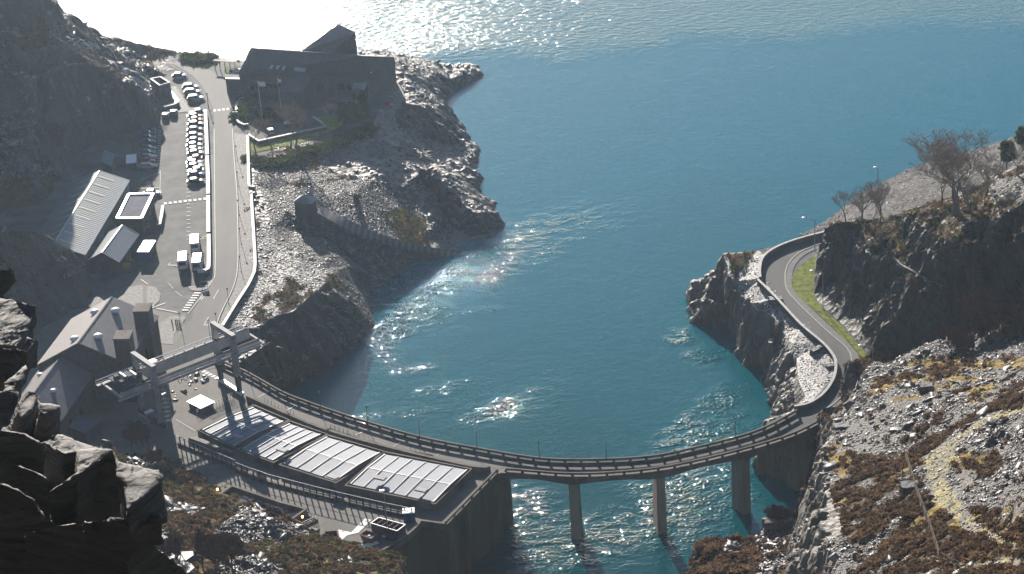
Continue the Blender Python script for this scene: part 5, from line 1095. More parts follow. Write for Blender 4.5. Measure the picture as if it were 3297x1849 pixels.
def parapet(P, root, name, step=3.1, gate=(0, 1), sl=0.28):
    R = resample(P, max(2, int(sum((b-a).length for a, b in zip(P, P[1:]))/1.0)))
    MB().wall(R, 0, 0.42, sl).build('kerb_beam', 'concrete', root); MB().wall(R, 0.82, 1.25, sl+.06).build('top_beam', 'concrete', root)
    L = sum((b-a).length for a, b in zip(P, P[1:])); n = max(2, int(L/step)); S_ = resample(P, n+1)
    for k in range(n+1):
        d = (S_[min(k+1, n)]-S_[max(k-1, 0)]); MB().box(S_[k]+Vector((0, 0, .423)), (0.5, sl-.02, 0.394), ux=d).build('post', 'concrete', root)
parapet(inner, thing('bridge_parapet', 'long slotted concrete parapet on the lake side of the road and bridge', 'parapet', inner[i16]), 'p')
parapet(outer[1:], thing('bridge_parapet', 'slotted concrete parapet on the near side of the curved bridge', 'parapet', outer[5]), 'p')
parapet(zset(QL('h', '1402 650, 1012 1050', 1.25), 0), thing('tailwall_parapet', 'slotted concrete parapet on top of the high tail wall above the water', 'parapet', zset(QL('h', '1200 850', 0), 0)[0]), 'p')
stonewall([p for p in face[1:]], 0.9, 0.4, 'low curved concrete wall round the outer edge of the yard', 'parapet_wall', 'concrete', 'concrete')
# globe lamps on the lake side parapet
def lamp_proto(h, label, group, z0=0):
    t = thing('street_lamp', label, 'street lamp', (0, 0, 0), group); MB().tube((0, 0, 0), (0, 0, h), 0.06, 0.045, 6).build('pole', 'craned', t); MB().tube((0, 0, 0), (0, 0, .3), 0.1, 0.1, 6).build('base', 'craned', t)
    b = MB().ball((0, 0, h+0.17), 0.2, 0.9, 10, 6); o = b.build('lamp_globe', 'lampglobe', t, smooth=True); MB().tube((0, 0, h+.3), (0, 0, h+.42), 0.24, 0.12, 8).build('lamp_cap', 'craned', t); return t
M['lampglobe'] = mat('lamp_globe', [(0.5, 0.5, 0.5), (0.6, 0.6, 0.6)], 1, 0.15, metal=0.3)
lp = None; heads = [(796, 1150), (903, 1209), (1033, 1263), (1183, 1313), (1347, 1357), (1533, 1392), (1732, 1423), (1950, 1428), (2167, 1406), (2367, 1359)]
for k, (x, y) in enumerate(heads):
    p = q('f', x, y, 4.5); b = min(inner, key=lambda a: abs((a-p).x) + abs(a.y-p.y)*0.3); pos = Vector((b.x, b.y, 1.2))
    lb = 'thin globe lamp on the lake side parapet, %s from the crane' % ORD[k]
    if lp is None: lp = lamp_proto(3.1, lb, 'globe lamps along the bridge parapet'); lp.location = pos
    else: copy_tree(lp, pos, label=lb)
lp2 = None; hs = [(1768, -67), (1778, 128), (1782, 340), (1795, 550), (1797, 762), (1703, 1005), (1616, 1190), (1560, 1240)]
for k, (x, y) in enumerate(hs):
    p = q('c', x, y, 3.9); lb = 'thin globe lamp on the gravel verge of the main road, %s from the far end' % ORD[k]
    if lp2 is None: lp2 = lamp_proto(3.7, lb, 'globe lamps along the main road'); lp2.location = (p.x, p.y, 0)
    else: copy_tree(lp2, (p.x, p.y, 0), label=lb)
for k, (t_, x, y, lb) in enumerate((('a', 1550, 705, 'globe lamp beside the road bend above the long car row'), ('b', 155, 590, 'globe lamp at the kerb beside the three silver cars'), ('a', 1160, 750, 'globe lamp by the retaining wall near the two dark cars'), ('e', 1345, 140, 'globe lamp on the gravel island near the power house'), ('b', 1028, 790, 'short lamp at the corner of the lawn car park wall'), ('a', 990, 910, 'lamp in the shade under the quarry wall'), ('a', 990, 1076, 'lamp with bright twin heads behind the blue container'))):
    p = q(t_, x, y, 3.9); copy_tree(lp2, (p.x, p.y, 0), label=lb)
# arm lamps on the headland
def armlamp(base, h, arm, label):
    t = thing('street_lamp', label, 'street lamp', base, 'arm lamps on the headland road'); b = MB().tube(base, base+Vector((0, 0, h)), 0.1, 0.07, 6); b.build('pole', 'steel', t)
    e = base+Vector((arm, 0, h+.7)); MB().tube(base+Vector((0, 0, h)), e, 0.06, 0.05, 6).build('arm', 'steel', t); MB().ball(e+Vector((math.copysign(.35, arm), 0, 0)), 0.45, 0.4, 10, 6).build('lamp_head', 'white', t, smooth=True)
armlamp(q('k', 987, 250, 0), 7.6, -2.1, 'tall arm lamp at the far bend of the headland road')
armlamp(q('k', 1048, 690, 0), 8.6, -2.0, 'tall arm lamp against the quarry face beside the grass strip')
armlamp(q('f', 2810, 1222, 0), 7.2, -2.2, 'arm lamp rising from behind the mossy bench')
armlamp(q('l', 398, 520, -0.2), 10, -0.3, 'tall lamp post on the far shore road among bare trees')
# ================================================================ TAILWORKS: covers, kerbs, rails
M['cov'] = None
def cover(tile, pts, roof, nu, hatches, label, rails):
    P4 = [q(tile, *p, 1.5) for p in pts]                              # TL TR BR BL of the surround
    t = thing('gate_cover', label, 'roof', center(P4)-Vector((0, 0, 1.5)), 'gate pit roofs beside the bridge road')
    loop = P4+[P4[0]]; b = MB().wall(zset(loop, 0), -0.3, 1.5, 0.38); b.build('pit_wall', 'concrete', t)
    R = [q(tile, *p, 1.45) for p in roof]
    MB().prism([(p.x, p.y) for p in [center(P4).lerp(p, .96) for p in P4]], 0.0, 0.35).build('pit_floor', 'craned', t)
    n = 12; vs = []; U = 2
    def pt(u, v): a = R[0].lerp(R[1], u); c = R[3].lerp(R[2], u); p = a.lerp(c, v); return p + Vector((0, 0, 0.3*(1-abs(2*v-1))))
    ax = (R[1]-R[0]).normalized(); M['cov'] = stripes('cover_sheet', (0.13, 0.155, 0.2), (0.21, 0.245, 0.305), tuple(ax), 0.5, rough=0.6, bump=0.02, spec=0.2)
    for j in range(n+1): vs += [pt(0, j/n), pt(1, j/n)]
    b = MB(); b.add(vs, [(2*j, 2*j+1, 2*j+3, 2*j+2) for j in range(n)]); E_ = [(v[0], v[1], 0.9) for v in vs]; k0 = len(vs)
    b.add(vs+[Vector(e) for e in E_], [(2*j, 2*j+2, k0+2*j+2, k0+2*j) for j in range(n)]+[(2*j+1, 2*j+3, k0+2*j+3, k0+2*j+1) for j in range(n)]+[(0, 1, k0+1, k0), (2*n, 2*n+1, k0+2*n+1, k0+2*n)])
    b.build('roof_sheet', M['cov'], t, smooth=False)
    for k in range(0, nu+1):
        u = k/nu; s = MB()
        for j in range(n): s.beam(pt(u, j/n)+Vector((0, 0, .0)), pt(u, (j+1)/n), 0.14 if 0 < k < nu else 0.2, 0.14)
        s.build('roof_rib', 'covrib' if 0 < k < nu else 'palestrim', t)
    MB().beam(pt(0, .5)+Vector((0, 0, .0)), pt(1, .5), 0.2, 0.06).build('ridge_cap', 'palestrim', t)
    for (x, y) in hatches:
        c = q(tile, x, y, 2.6); o = MB().box(c-Vector((0, 0, .3)), (2.3, 1.2, 0.3), ux=(R[2]-R[3])).build('roof_hatch', 'craneg', t)
M['covrib'] = mat('rib_dark', [(0.12, 0.14, 0.17), (0.16, 0.18, 0.21)], 1, 0.5)
cover('g', [(740, 358), (1003, 470), (588, 680), (322, 548)], [(738, 380), (960, 482), (592, 665), (356, 548)], 4, [(622, 592)], 'grey ribbed pit roof nearest the crane, striped by its leg shadows', 0)
cover('g', [(1010, 478), (1290, 577), (885, 790), (622, 690)], [(1010, 502), (1238, 580), (880, 775), (655, 690)], 4, [(952, 690)], 'second grey ribbed pit roof from the crane, half in the crane shadow', 0)
cover('g', [(1290, 583), (1718, 706), (1355, 942), (930, 805)], [(1290, 602), (1682, 718), (1350, 928), (968, 800)], 4, [(1330, 892)], 'third ribbed pit roof from the crane with one pale hatch', 0)
cover('h', [(550, 522), (1210, 652), (938, 916), (260, 775)], [(560, 545), (1175, 662), (925, 902), (300, 768)], 6, [(520, 716), (830, 806)], 'largest ribbed pit roof beside the high tail wall, with two pale hatches', 0)
stonewall(zset(covline, 0), 1.0, 0.5, 'curved concrete wall between the bridge road and the gate pits', 'parapet_wall', 'concrete', 'concrete')
# kerb recesses on the road beside the pits
for k, (t_, x0, y0, x1, y1) in enumerate((('g', 810, 345, 940, 400), ('g', 945, 412, 1050, 455), ('g', 1300, 545, 1460, 600), ('h', 140, 360, 300, 405), ('h', 310, 412, 500, 468), ('h', 735, 525, 920, 560))):
    a, b = q(t_, x0, y0, 0), q(t_, x1, y1, 0); t = thing('hatch_rail', 'low railing round the %s recess beside the bridge road' % ORD[k], 'railing', a, 'recess railings beside the bridge road')
    MB().beam(a+Vector((0, 0, .5)), b+Vector((0, 0, .5)), 0.3, 0.02) ; MB().wall([a, b], 0, 0.35, 0.3).build('kerb_block', 'concrete', t)
    for j in range(5): p = a.lerp(b, (j+.5)/5); MB().tube(p, p+Vector((0, 0, 1.3)), 0.035, 0.035, 5).build('post', 'craned', t)
def railrun(tile, P, n, h, label, step_rails=(1.0, 0.55)):
    A = zset(QL(tile, P, h), 0); R = resample(A, n); t = thing('yard_railing', label, 'railing', R[n//2], 'tall railings along the yard')
    for k in range(n): d = R[min(k+1, n-1)]-R[max(k-1, 0)]; MB().box(R[k], (0.16, 0.2, h), ux=d).build('post', 'craned', t)
    for f in step_rails:
        b = MB()
        for a, c in zip(R, R[1:]): b.tube(a+Vector((0, 0, h*f)), c+Vector((0, 0, h*f)), 0.06 if f == 1 else 0.04, None, 5)
        b.build('rail', 'steel', t)
    MB().wall(offset(R, 0.5), -0.1, 0.5, 0.35).build('kerb_wall', 'concrete', t)
railrun('g', '145 585, 260 630, 420 700, 600 775', 14, 2.4, 'tall dark post railing casting long shadows, length nearest the crane')
railrun('g', '600 790, 700 830, 825 870', 6, 2.4, 'tall railing in the block of shade between the two sunlit railings')
railrun('r', '-110 175, 500 335, 1000 455, 1400 545, 1740 615', 23, 2.4, 'longest tall post railing casting ladder-like shadows across the yard')
# roofless walled compound
cw = QL('n', '1128 432 1.2, 1290 330 1.2, 1880 530 1.2') + [q('r', 412, 622, 1.2), q('r', 165, 792, 1.2)]
stonewall(zset(cw, 0), 1.1, 0.5, 'angular concrete wall round a patchy white floored compound in the yard', 'compound_wall', 'concrete', 'concrete')
M['patchy'] = mat('patchy_floor', [(0.16, 0.15, 0.14), (0.25, 0.24, 0.23), (0.75, 0.73, 0.7)], 0.5, 0.6, 0.02, 3, detail=6, lo=0.42, hi=0.56)
sheet('compound_floor', [center(cw).lerp(p, .97) for p in cw], M['patchy'], 0.04)
M['powder'] = mat('spilt_powder', [(0.2, 0.19, 0.18), (0.65, 0.64, 0.62), (0.8, 0.79, 0.77)], 0.7, 0.7, detail=6, lo=0.38, hi=0.5)
struct(MB().poly(zset(QL('r', '820 885, 900 905, 985 920, 1155 745, 1235 765, 1075 925, 1000 940, 930 960, 850 1035'), 0.06)).build('ground_spill', M['powder']))
# skips and stores in the yard
def skip(tile, pts, h, label, m, name='open_skip', bars=0, fill=None, rim='steel', flare=0.0):
    P = [q(tile, *p, h) for p in pts]; c = center(P); t = thing(name, label, 'skip', Vector((c.x, c.y, 0)))
    b = MB(); lo = [Vector((c.x+(p.x-c.x)*(1-flare), c.y+(p.y-c.y)*(1-flare), 0.12)) for p in P]; inn = [c.lerp(p, .93) for p in P]; inl = [Vector((p.x, p.y, 0.3)) for p in [c.lerp(x, .93-flare) for x in P]]
    for i in range(4):
        j = (i+1) % 4; b.poly([lo[i], lo[j], P[j], P[i]]); b.poly([P[i], P[j], inn[j], inn[i]]); b.poly([inn[i], inn[j], inl[j], inl[i]])
    b.poly(inl); b.poly(lo[::-1]); b.build('body', m, t)
    r = MB()
    for i in range(4): r.beam(P[i]+Vector((0, 0, .01)), P[(i+1) % 4]+Vector((0, 0, .01)), 0.16, 0.12)
    r.build('rim', rim, t)
    for k in range(bars):
        f = (k+1)/(bars+1); MB().beam(P[0].lerp(P[3], f), P[1].lerp(P[2], f), 0.14, 0.14).build('crossbar', 'rust', t)
    if fill:
        vs, fs = [], []; f_ = MB()
        for k in range(26):
            p = inl[0].lerp(inl[1], rnd.uniform(.1, .9)).lerp(inl[3].lerp(inl[2], rnd.uniform(.1, .9)), rnd.uniform(.1, .9)); f_.box((p.x, p.y, rnd.uniform(.3, h*.6)), (rnd.uniform(.3, .9), rnd.uniform(.2, .5), rnd.uniform(.1, .4)), rnd.uniform(0, 3), ux=(rnd.uniform(-1, 1), rnd.uniform(-1, 1), rnd.uniform(-.3, .3)))
        f_.build('scrap_load', fill, t)
skip('r', [(1230, 805), (1330, 735), (1665, 825), (1560, 905)], 2.4, 'large open topped navy container with rusty crossbars in the yard', 'navy', 'open_container', 4, 'white')
skip('r', [(1092, 950), (1172, 896), (1318, 936), (1235, 1005)], 1.3, 'small rusty skip of scrap beside the large navy container', 'rust', bars=0, fill='white', rim='rust', flare=0.18)
skip('r', [(642, 915), (800, 897), (848, 1040), (665, 1000)], 1.3, 'rust red skip of brown scrap next to the white spill', 'rust', fill='rust', rim='rust', flare=0.1)
for k in range(6):
    a, b = q('r', 1105+k*8, 1085+k*10, 0.1+.0), q('r', 1310+k*5, 1030+k*8, 0.1); tag(MB().beam(a+Vector((0, 0, .06*k)), b+Vector((0, 0, .06*k)), 0.3, 0.06).build('white_plank', 'white'), 'white plank at the yard corner, %s from the top' % ORD[k], 'plank', 'white planks at the yard corner')
t = thing('metal_ladder', 'metal ladder frame lying on the ground at the yard corner', 'ladder', q('r', 1330, 1110, 0.1))
a, b, c, d = q('r', 1225, 1140, .15), q('r', 1420, 1075, .15), q('r', 1440, 1098, .15), q('r', 1260, 1160, .15)
MB().beam(a, b, .08, .08).build('rail', 'steel', t); MB().beam(d, c, .08, .08).build('rail', 'steel', t)
for k in range(9): f = (k+.5)/9; MB().beam(a.lerp(b, f), d.lerp(c, f), .07, .05).build('rung', 'steel', t)
p = q('r', 1715, 760, 0); t = thing('store_hut', 'small blue store hut with a white top at the end of the long railing', 'hut', p); MB().box(p, (2.0, 1.6, 1.9)).build('body', 'blue', t); MB().box(p+Vector((0, 0, 1.903)), (2.2, 1.8, 0.16)).build('roof', 'white', t)
MB().box(p+Vector((0, -.82, 0.1)), (0.8, 0.05, 1.6)).build('door', 'navy', t)
p = q('r', 1450, 960, 0); t = thing('lamp_mast', 'tall thin lamp mast with a square white head beside the navy container', 'lamp mast', p); MB().tube(p, p+Vector((0, 0, 9.6)), 0.12, 0.07, 6).build('pole', 'steel', t); MB().box(p+Vector((-.35, 0, 9.6)), (0.9, 0.6, 0.16)).build('lamp_head', 'white', t)
for k in range(3):
    p = q('r', 1405+k*26, 985-(k % 2)*22, 0); tag(MB().ball(p+Vector((0, 0, .35)), 0.5, 0.75, 9, 6).build('sack', 'white', smooth=True), 'white sack at the foot of the lamp mast, %s from the left' % ORD[k], 'sack', 'white sacks by the lamp mast')
for x, y, t_, lab in ((1097, 375, 'n', 'lit amber lamp on a short post at the corner of the compound wall'), (368, 722, 'r', 'lit amber lamp on a short post above the stairwell')):
    p = q(t_, x, y, 1.8); t = thing('amber_lamp', lab, 'lamp', Vector((p.x, p.y, 0))); MB().tube((p.x, p.y, 0), (p.x, p.y, 1.6), 0.05, 0.05, 6).build('post', 'craned', t); MB().ball(p, 0.22).build('bulb', 'amber', t, smooth=True)
a, b, c = q('r', 230, 800, 0), q('r', 370, 860, 0), q('r', 555, 770, 0); d = a+(c-b)
t = thing('stairwell', 'railed stairwell opening beside the compound wall', 'stairwell', b)
MB().wall([a, b, c, d, a], -0.1, 0.3, 0.25).build('kerb_wall', 'concrete', t)
r_ = MB()
for p0, p1 in ((a, b), (b, c), (c, d), (d, a)):
    r_.tube(p0+Vector((0, 0, 1.1)), p1+Vector((0, 0, 1.1)), .04, None, 5); r_.tube(p0+Vector((0, 0, .7)), p1+Vector((0, 0, .7)), .03, None, 5)
    for k in range(4): pp = p0.lerp(p1, k/4); r_.tube(pp, pp+Vector((0, 0, 1.1)), .04, None, 5)
r_.build('railing', 'steel', t); MB().poly([Vector((p.x, p.y, 0.02)) for p in (a, b, c, d)]).build('well_floor', 'craned', t)
# white slab lid on the crane deck
P4 = [q('s', 940, 985, 1.0), q('s', 1105, 1068, 1.0), q('s', 1270, 990, 1.0), q('s', 1105, 907, 1.0)]; c = center(P4)
t = thing('shaft_lid', 'bright white square lid raised over a shaft on the crane deck', 'lid', Vector((c.x, c.y, 0)))
MB().prism([(p.x, p.y) for p in P4], 0.75, 1.0).build('lid', 'white', t); MB().prism([(c.x+(p.x-c.x)*.85, c.y+(p.y-c.y)*.85) for p in P4], -0.1, 0.747).build('shaft_wall', 'concrete', t)
# ================================================================ GANTRY CRANE
A, B, A2, B2 = q('s', 1340, 785, 0), q('s', 1570, 895, 0), q('s', 440, 1120, 0), q('s', 645, 1290, 0)
CR, CL = (A+B)/2, (A2+B2)/2; u = (CR-CL).normalized(); v = Vector((u.y, -u.x, 0)); g = ((B-A).length+(B2-A2).length)/4; span = (CR-CL).length; HT = 13.2
cr = thing('gantry_crane', 'tall pale grey gantry crane with four legs standing over the gate pits', 'crane', CL)
def cp(x, y, z): return CL + u*x + v*y + Vector((0, 0, z))
def cbeam(a, b, wd, ht, n, m, par=None): return MB().beam(a, b, wd, ht).build(n, m, par or cr)
for x in (0, span):
    for s in (-1, 1):
        b = MB(); vs = []
        for z, hx, hy in ((0.9, .42, .38), (4.5, .5, .45), (9.5, .62, .5), (HT, .5, .45)):
            for a_, c_ in ((-1, -1), (1, -1), (1, 1), (-1, 1)): vs.append(cp(x+a_*hx, s*g+c_*hy, z))
        k = MB().add([p for p in vs[:8]], [(0, 1, 5, 4), (1, 2, 6, 5), (2, 3, 7, 6), (3, 0, 4, 7), (3, 2, 1, 0)]); lower = k.build('leg_base', 'craned' if x > 0 else 'craneg', cr)
        k = MB().add(vs[4:], [(4*j+a_, 4*j+(a_+1) % 4, 4*j+4+(a_+1) % 4, 4*j+4+a_) for j in range(2) for a_ in range(4)]+[(8, 9, 10, 11)]); k.build('leg', 'craneg', cr)
    cbeam(cp(x, -g-.7, HT+.003), cp(x, g+.7, HT+.003), 1.0, 0.9, 'portal_beam', 'craneg')
    cbeam(cp(x, -g-1.2, .35), cp(x, g+1.2, .35), 0.8, 0.6, 'bogie_beam', 'white' if x > 0 else 'craned')
    for s in (-1, 1):
        for e in (-.9, .9): p = cp(x, s*g+e, 0.35); MB().tube(p-u*.2, p+u*.2, 0.34, None, 12).build('wheel', 'craned', cr)
gh = 9.3; x0, x1 = -7.2, span+6.4
M['craneface'] = mat('girder_paint', [(0.3, 0.295, 0.29), (0.5, 0.49, 0.48)], 0.4, 0.7, spec=0.2, detail=9, stretch=(1, 1, 0.3))
for s, hh, wd in ((-0.3, 2.1, .9), (0.8, 1.1, .6)):
    b = MB().beam(cp(x0+(4 if s < 0 else 0), s*g, gh), cp(x1, s*g, gh), wd, hh); b.build('girder', 'craneface', cr)
    cbeam(cp(x0+(4 if s < 0 else 0), s*g, gh+hh+.003), cp(x1, s*g, gh+hh+.003), 0.3, 0.12, 'crane_rail', 'craned')
for k in range(12): cbeam(cp(x0+5+k*(span+8)/11, -.3*g, gh+2.12), cp(x0+5.25+k*(span+8)/11, -.3*g, gh+2.12), 1.0, 0.16, 'girder_stiffener', 'craned')
for s in (-1.25, 1.2):
    cbeam(cp(x0-1.5, s*g, gh+.2), cp(x1+.5, s*g, gh+.2), 0.9, 0.12, 'walkway', 'craneg')
    b = MB()
    for z in (0.7, 1.25): b.tube(cp(x0-1.5, s*g*1.06, gh+z), cp(x1+.5, s*g*1.06, gh+z), 0.05 if z < 1 or s > 0 else 0.11, None, 6)
    n = 24
    for k in range(n+1): p = cp(x0-1.5+(x1-x0+2)*k/n, s*g*1.06, gh+.3); b.tube(p, p+Vector((0, 0, 1.0)), 0.035, None, 5)
    b.build('handrail', 'white' if s < 0 else 'steel', cr)
for x in (x0-.4, x1+.3): cbeam(cp(x, -1.25*g, gh+.1), cp(x, 1.2*g, gh+.1), 0.45, 0.5, 'end_beam', 'craneg')
# trolley with hoist machinery parked at the left end
cbeam(cp(x0+.5, 0, gh+1.65), cp(x0+6.2, 0, gh+1.65), g*1.7, 0.25, 'trolley_frame', 'craned')
for (x, y, lx, ly, h_) in ((1.6, -1.2, 1.2, 1.0, .9), (1.6, 1.2, 1.4, 1.0, .7), (3.4, 0, 1.0, 2.6, 1.0), (5.0, -1.3, 1.4, .9, 1.1), (5.0, 1.4, 1.3, .8, .8)): MB().box(cp(x0+x, y, gh+1.91), (lx, ly, h_), ux=u).build('hoist_motor', 'craned', cr)
for (x, y) in ((2.4, -.2), (4.3, .6)): MB().tube(cp(x0+x, y-1.2, gh+2.6), cp(x0+x, y+1.2, gh+2.6), 0.5, None, 12).build('hoist_drum', 'steel', cr)
cbeam(cp(x0+8.8, -.62*g-1.2, gh+.4), cp(x0+11.6, -.62*g-1.2, gh+.4), 1.2, 1.3, 'control_cabin', 'white')
b = MB()
for s in (-1, 1):
    for k in range(6): b.beam(cp(x0+8+k*span/5.5, s*.62*g, gh+.1), cp(x0+8+(k+.5)*span/5.5, s*.62*g, gh-.0), .2, .2)
b.build('bracket', 'craned', cr)
b = MB()
for k in range(4):
    for i in range(8):
        a_ = math.pi*i/8; c_ = math.pi*(i+1)/8; X = x0+13+k*1.3
        b.tube(cp(X+.5*math.cos(a_), .9*g, gh-.1-1.6*math.sin(a_)), cp(X+.5*math.cos(c_), .9*g, gh-.1-1.6*math.sin(c_)), .07, None, 5)
b.build('cable_loop', 'craned', cr)
b = MB()                                                               # stair tower on the near left leg
for k in range(9): b.box(cp(1.5, g+.4, 1+k*1.0), (1.1, 1.0, 0.06), ux=u)
for dx, dy in ((.95, -.1), (2.05, -.1), (.95, .9), (2.05, .9)): b.tube(cp(dx, g+dy, 0), cp(dx, g+dy, 9.6), .04, None, 5)
b.build('access_ladder', 'steel', cr)
# machinery parked by the left bogies
p = q('s', 440, 1230, 0); t = thing('hydraulic_unit', 'pale blue grey machinery unit in shade by the left crane legs', 'machine', p)
MB().box(p, (4.2, 1.3, 0.9), ux=-v).build('body', 'craneg', t); MB().tube(p+v*1.6+Vector((0, 0, 1.2)), p-v*1.4+Vector((0, 0, 1.2)), 0.4, None, 12).build('pressure_tank', 'steel', t)
p = q('s', 510, 1170, 0); t = thing('machine_cabinet', 'white machine cabinet between the left crane legs', 'cabinet', p); MB().box(p, (1.8, 1.0, 1.3), ux=u).build('body', 'craneg', t); MB().box(p+Vector((0, 0, 1.303)), (1.9, 1.1, .08), ux=u).build('top', 'white', t)
t = thing('pit_railing', 'low railing and gear beside the dark gate slot under the crane', 'railing', q('s', 1150, 1080, 0)); b = MB(); R = resample(QL('s', '1060 1140, 1200 1070, 1360 1000, 1480 940'), 14)
for k, p in enumerate(R): b.tube(p, p+Vector((0, 0, 1.1)), .05, None, 5)
b.build('posts_row', 'steel', t)
for z in (.6, 1.1):
    b = MB()
    for a, c in zip(R, R[1:]): b.tube(a+Vector((0, 0, z)), c+Vector((0, 0, z)), .035, None, 5)
    b.build('rail', 'steel', t)
sheet('gate_slot', QL('s', '1130 1130, 1480 960, 1600 960, 1640 1010, 1240 1200'), 'craned', 0.03)
p = q('g', 340, 650, 0); a, b_, c = q('g', 262, 600, 0.8), q('g', 590, 715, 0.8), q('g', 600, 690, .8)
stonewall(zset([a, b_], 0), 0.8, 1.0, 'broad low concrete plinth strewn with pale rubble beside the first pit roof', 'plinth_wall', 'concrete', 'chips')
# ================================================================ VEHICLES (built along +X, wheels on z = 0)
def loft(secs, mi=0):
    """closed body from cross-sections: list of (x, [(y,z)...])"""
    b = MB(); n = len(secs[0][1]); vs = [(x, y, z) for x, pr in secs for y, z in pr]
    fs = [(k*n+j, k*n+(j+1) % n, (k+1)*n+(j+1) % n, (k+1)*n+j) for k in range(len(secs)-1) for j in range(n)]
    fs += [tuple(range(n-1, -1, -1)), tuple((len(secs)-1)*n+j for j in range(n))]
    return b.add(vs, fs, mi)
def carcol(name, c, metal=0.0): M[name] = mat(name, [c, tuple(x*0.97 for x in c)], 1.0, 0.4, metal=metal*.6, coat=0.0, spec=0.25)
for n, c, m in (('car_silver', (0.25, 0.26, 0.275), .6), ('car_white', (0.6, 0.6, 0.6), 0), ('car_black', (0.02, 0.02, 0.024), 0), ('car_blue', (0.03, 0.07, 0.2), .2), ('car_red', (0.35, 0.03, 0.03), 0), ('car_grey', (0.13, 0.14, 0.15), .4), ('car_teal', (0.05, 0.16, 0.19), .3)): carcol(n, c, m)
M['carglass'] = mat('car_glass', [(0.02, 0.025, 0.03), (0.03, 0.035, 0.04)], 1, 0.03, spec=0.9)
M['headlight'] = mat('headlight', [(0.7, 0.7, 0.7), (0.8, 0.8, 0.8)], 1, 0.1)
M['taillight'] = mat('tail_light', [(0.4, 0.02, 0.02), (0.5, 0.03, 0.03)], 1, 0.2)
def wheels(t, xs, yw, r):
    for x in xs:
        for s in (-1, 1):
            o = MB().tube((x, s*yw-.11, r), (x, s*yw+.11, r), r, None, 14).build('wheel', 'tyre', t); MB().tube((x, s*(yw+.115)-.01, r), (x, s*(yw+.115)+.01, r), r*.6, None, 10).build('rim', 'steel', o)
def car(col, L=4.4, H=1.45, W_=1.74, estate=False, label='', group=None):
    t = thing('parked_car', label, 'car', (0, 0, 0), group); h = L/2; w = W_/2
    def pr(hw, zt, zb=.28, r=.12): return [(-hw+r*.6, zb), (hw-r*.6, zb), (hw, zb+.2), (hw, zt-.22), (hw-r, zt), (-hw+r, zt), (-hw, zt-.22), (-hw, zb+.2)]
    secs = [(-h, pr(w*.82, .72, .4)), (-h+.12, pr(w*.94, .86 if not estate else .95, .3)), (-h+.6, pr(w, .92)), (-.3, pr(w, .93)), (h-1.35, pr(w, .92)), (h-.6, pr(w*.98, .82)), (h-.15, pr(w*.9, .68, .3)), (h, pr(w*.78, .55, .38))]
    loft(secs).build('body', col, t, smooth=False)
    xr, xt0, xt1, xf = (-h+.25 if estate else -h+.35), (-h+.55 if estate else -h+1.0), .35, h-1.25
    top, wt, wb = H, w*.72, w*.93
    g = MB(); vs = [(xr, -wb, .88), (xf, -wb, .88), (xf, wb, .88), (xr, wb, .88), (xt0, -wt, top-.03), (xt1, -wt, top-.03), (xt1, wt, top-.03), (xt0, wt, top-.03)]
    g.add(vs, [(0, 1, 5, 4), (1, 2, 6, 5), (2, 3, 7, 6), (3, 0, 4, 7)]); g.build('window', 'carglass', t)
    rf = MB(); rf.add([(xt0-.05, -wt-.02, top-.04), (xt0+.2, -wt-.02, top+.0), (xt1-.25, -wt-.02, top), (xt1+.06, -wt-.02, top-.05), (xt0-.05, wt+.02, top-.04), (xt0+.2, wt+.02, top), (xt1-.25, wt+.02, top), (xt1+.06, wt+.02, top-.05),
                       (xt0+.2, 0, top+.035), (xt1-.25, 0, top+.035), (xt0-.05, 0, top-.0), (xt1+.06, 0, top-.01)], [(0, 1, 8, 10), (1, 2, 9, 8), (2, 3, 11, 9), (10, 8, 5, 4), (8, 9, 6, 5), (9, 11, 7, 6)])
    for s in (-1, 1):
        for a, b in (((xr, s*wb, .88), (xt0, s*wt, top-.03)), ((xf, s*wb, .88), (xt1, s*wt, top-.03)), ((-.35, s*wb, .88), (-.35, s*wt, top-.03))): rf.beam(a, b, .07, .03)
    rf.build('roof', col, t)
    wheels(t, (-h+.8, h-.82), w-.1, .31)
    for s in (-1, 1): MB().box((h-.1, s*w*.62, .55), (.14, .34, .14)).build('headlight', 'headlight', t); MB().box((-h+.06, s*w*.66, .62), (.1, .26, .16)).build('tail_light', 'taillight', t); MB().box((xf-.35, s*(w+.08), .93), (.12, .16, .12)).build('mirror', col, t)
    return t
protos = {}
def place_car(kind, p, rz, label, group=None):
    if kind not in protos:
        col, L, H, es = kind; t = car(col, L, H, estate=es, label=label, group=group); protos[kind] = t; t.location = p; t.rotation_euler.z = rz; return t
    c = copy_tree(protos[kind], p, rz, label); 
    if group: c['group'] = group
    elif 'group' in c.keys(): del c['group']
    return c
K = [('car_silver', 4.4, 1.45, False), ('car_grey', 4.3, 1.45, False), ('car_black', 4.5, 1.43, False), ('car_blue', 4.2, 1.48, False), ('car_silver', 4.7, 1.5, True), ('car_red', 4.0, 1.46, False), ('car_white', 4.4, 1.5, False), ('car_teal', 4.2, 1.45, False)]
CN = {'car_silver': 'silver', 'car_grey': 'dark grey', 'car_black': 'black', 'car_blue': 'dark blue', 'car_red': 'dark red', 'car_white': 'white', 'car_teal': 'dark teal'}
def ang(a, b): d = b-a; return math.atan2(d.y, d.x)
rowA = ang(q('u', 805, 1290, 0), q('u', 1115, 1262, 0))
ys = [118, 182, 245, 312, 405, 502, 585, 665, 735, 795, 885, 955, 1015, 1085, 1148, 1215]; ys = ys[:-1]+[1262]
kinds = [1, 0, 5, 0, 2, 0, 1, 0, 1, 0, 5, 0, 0, 0, 3, 2]
n = len(ys)
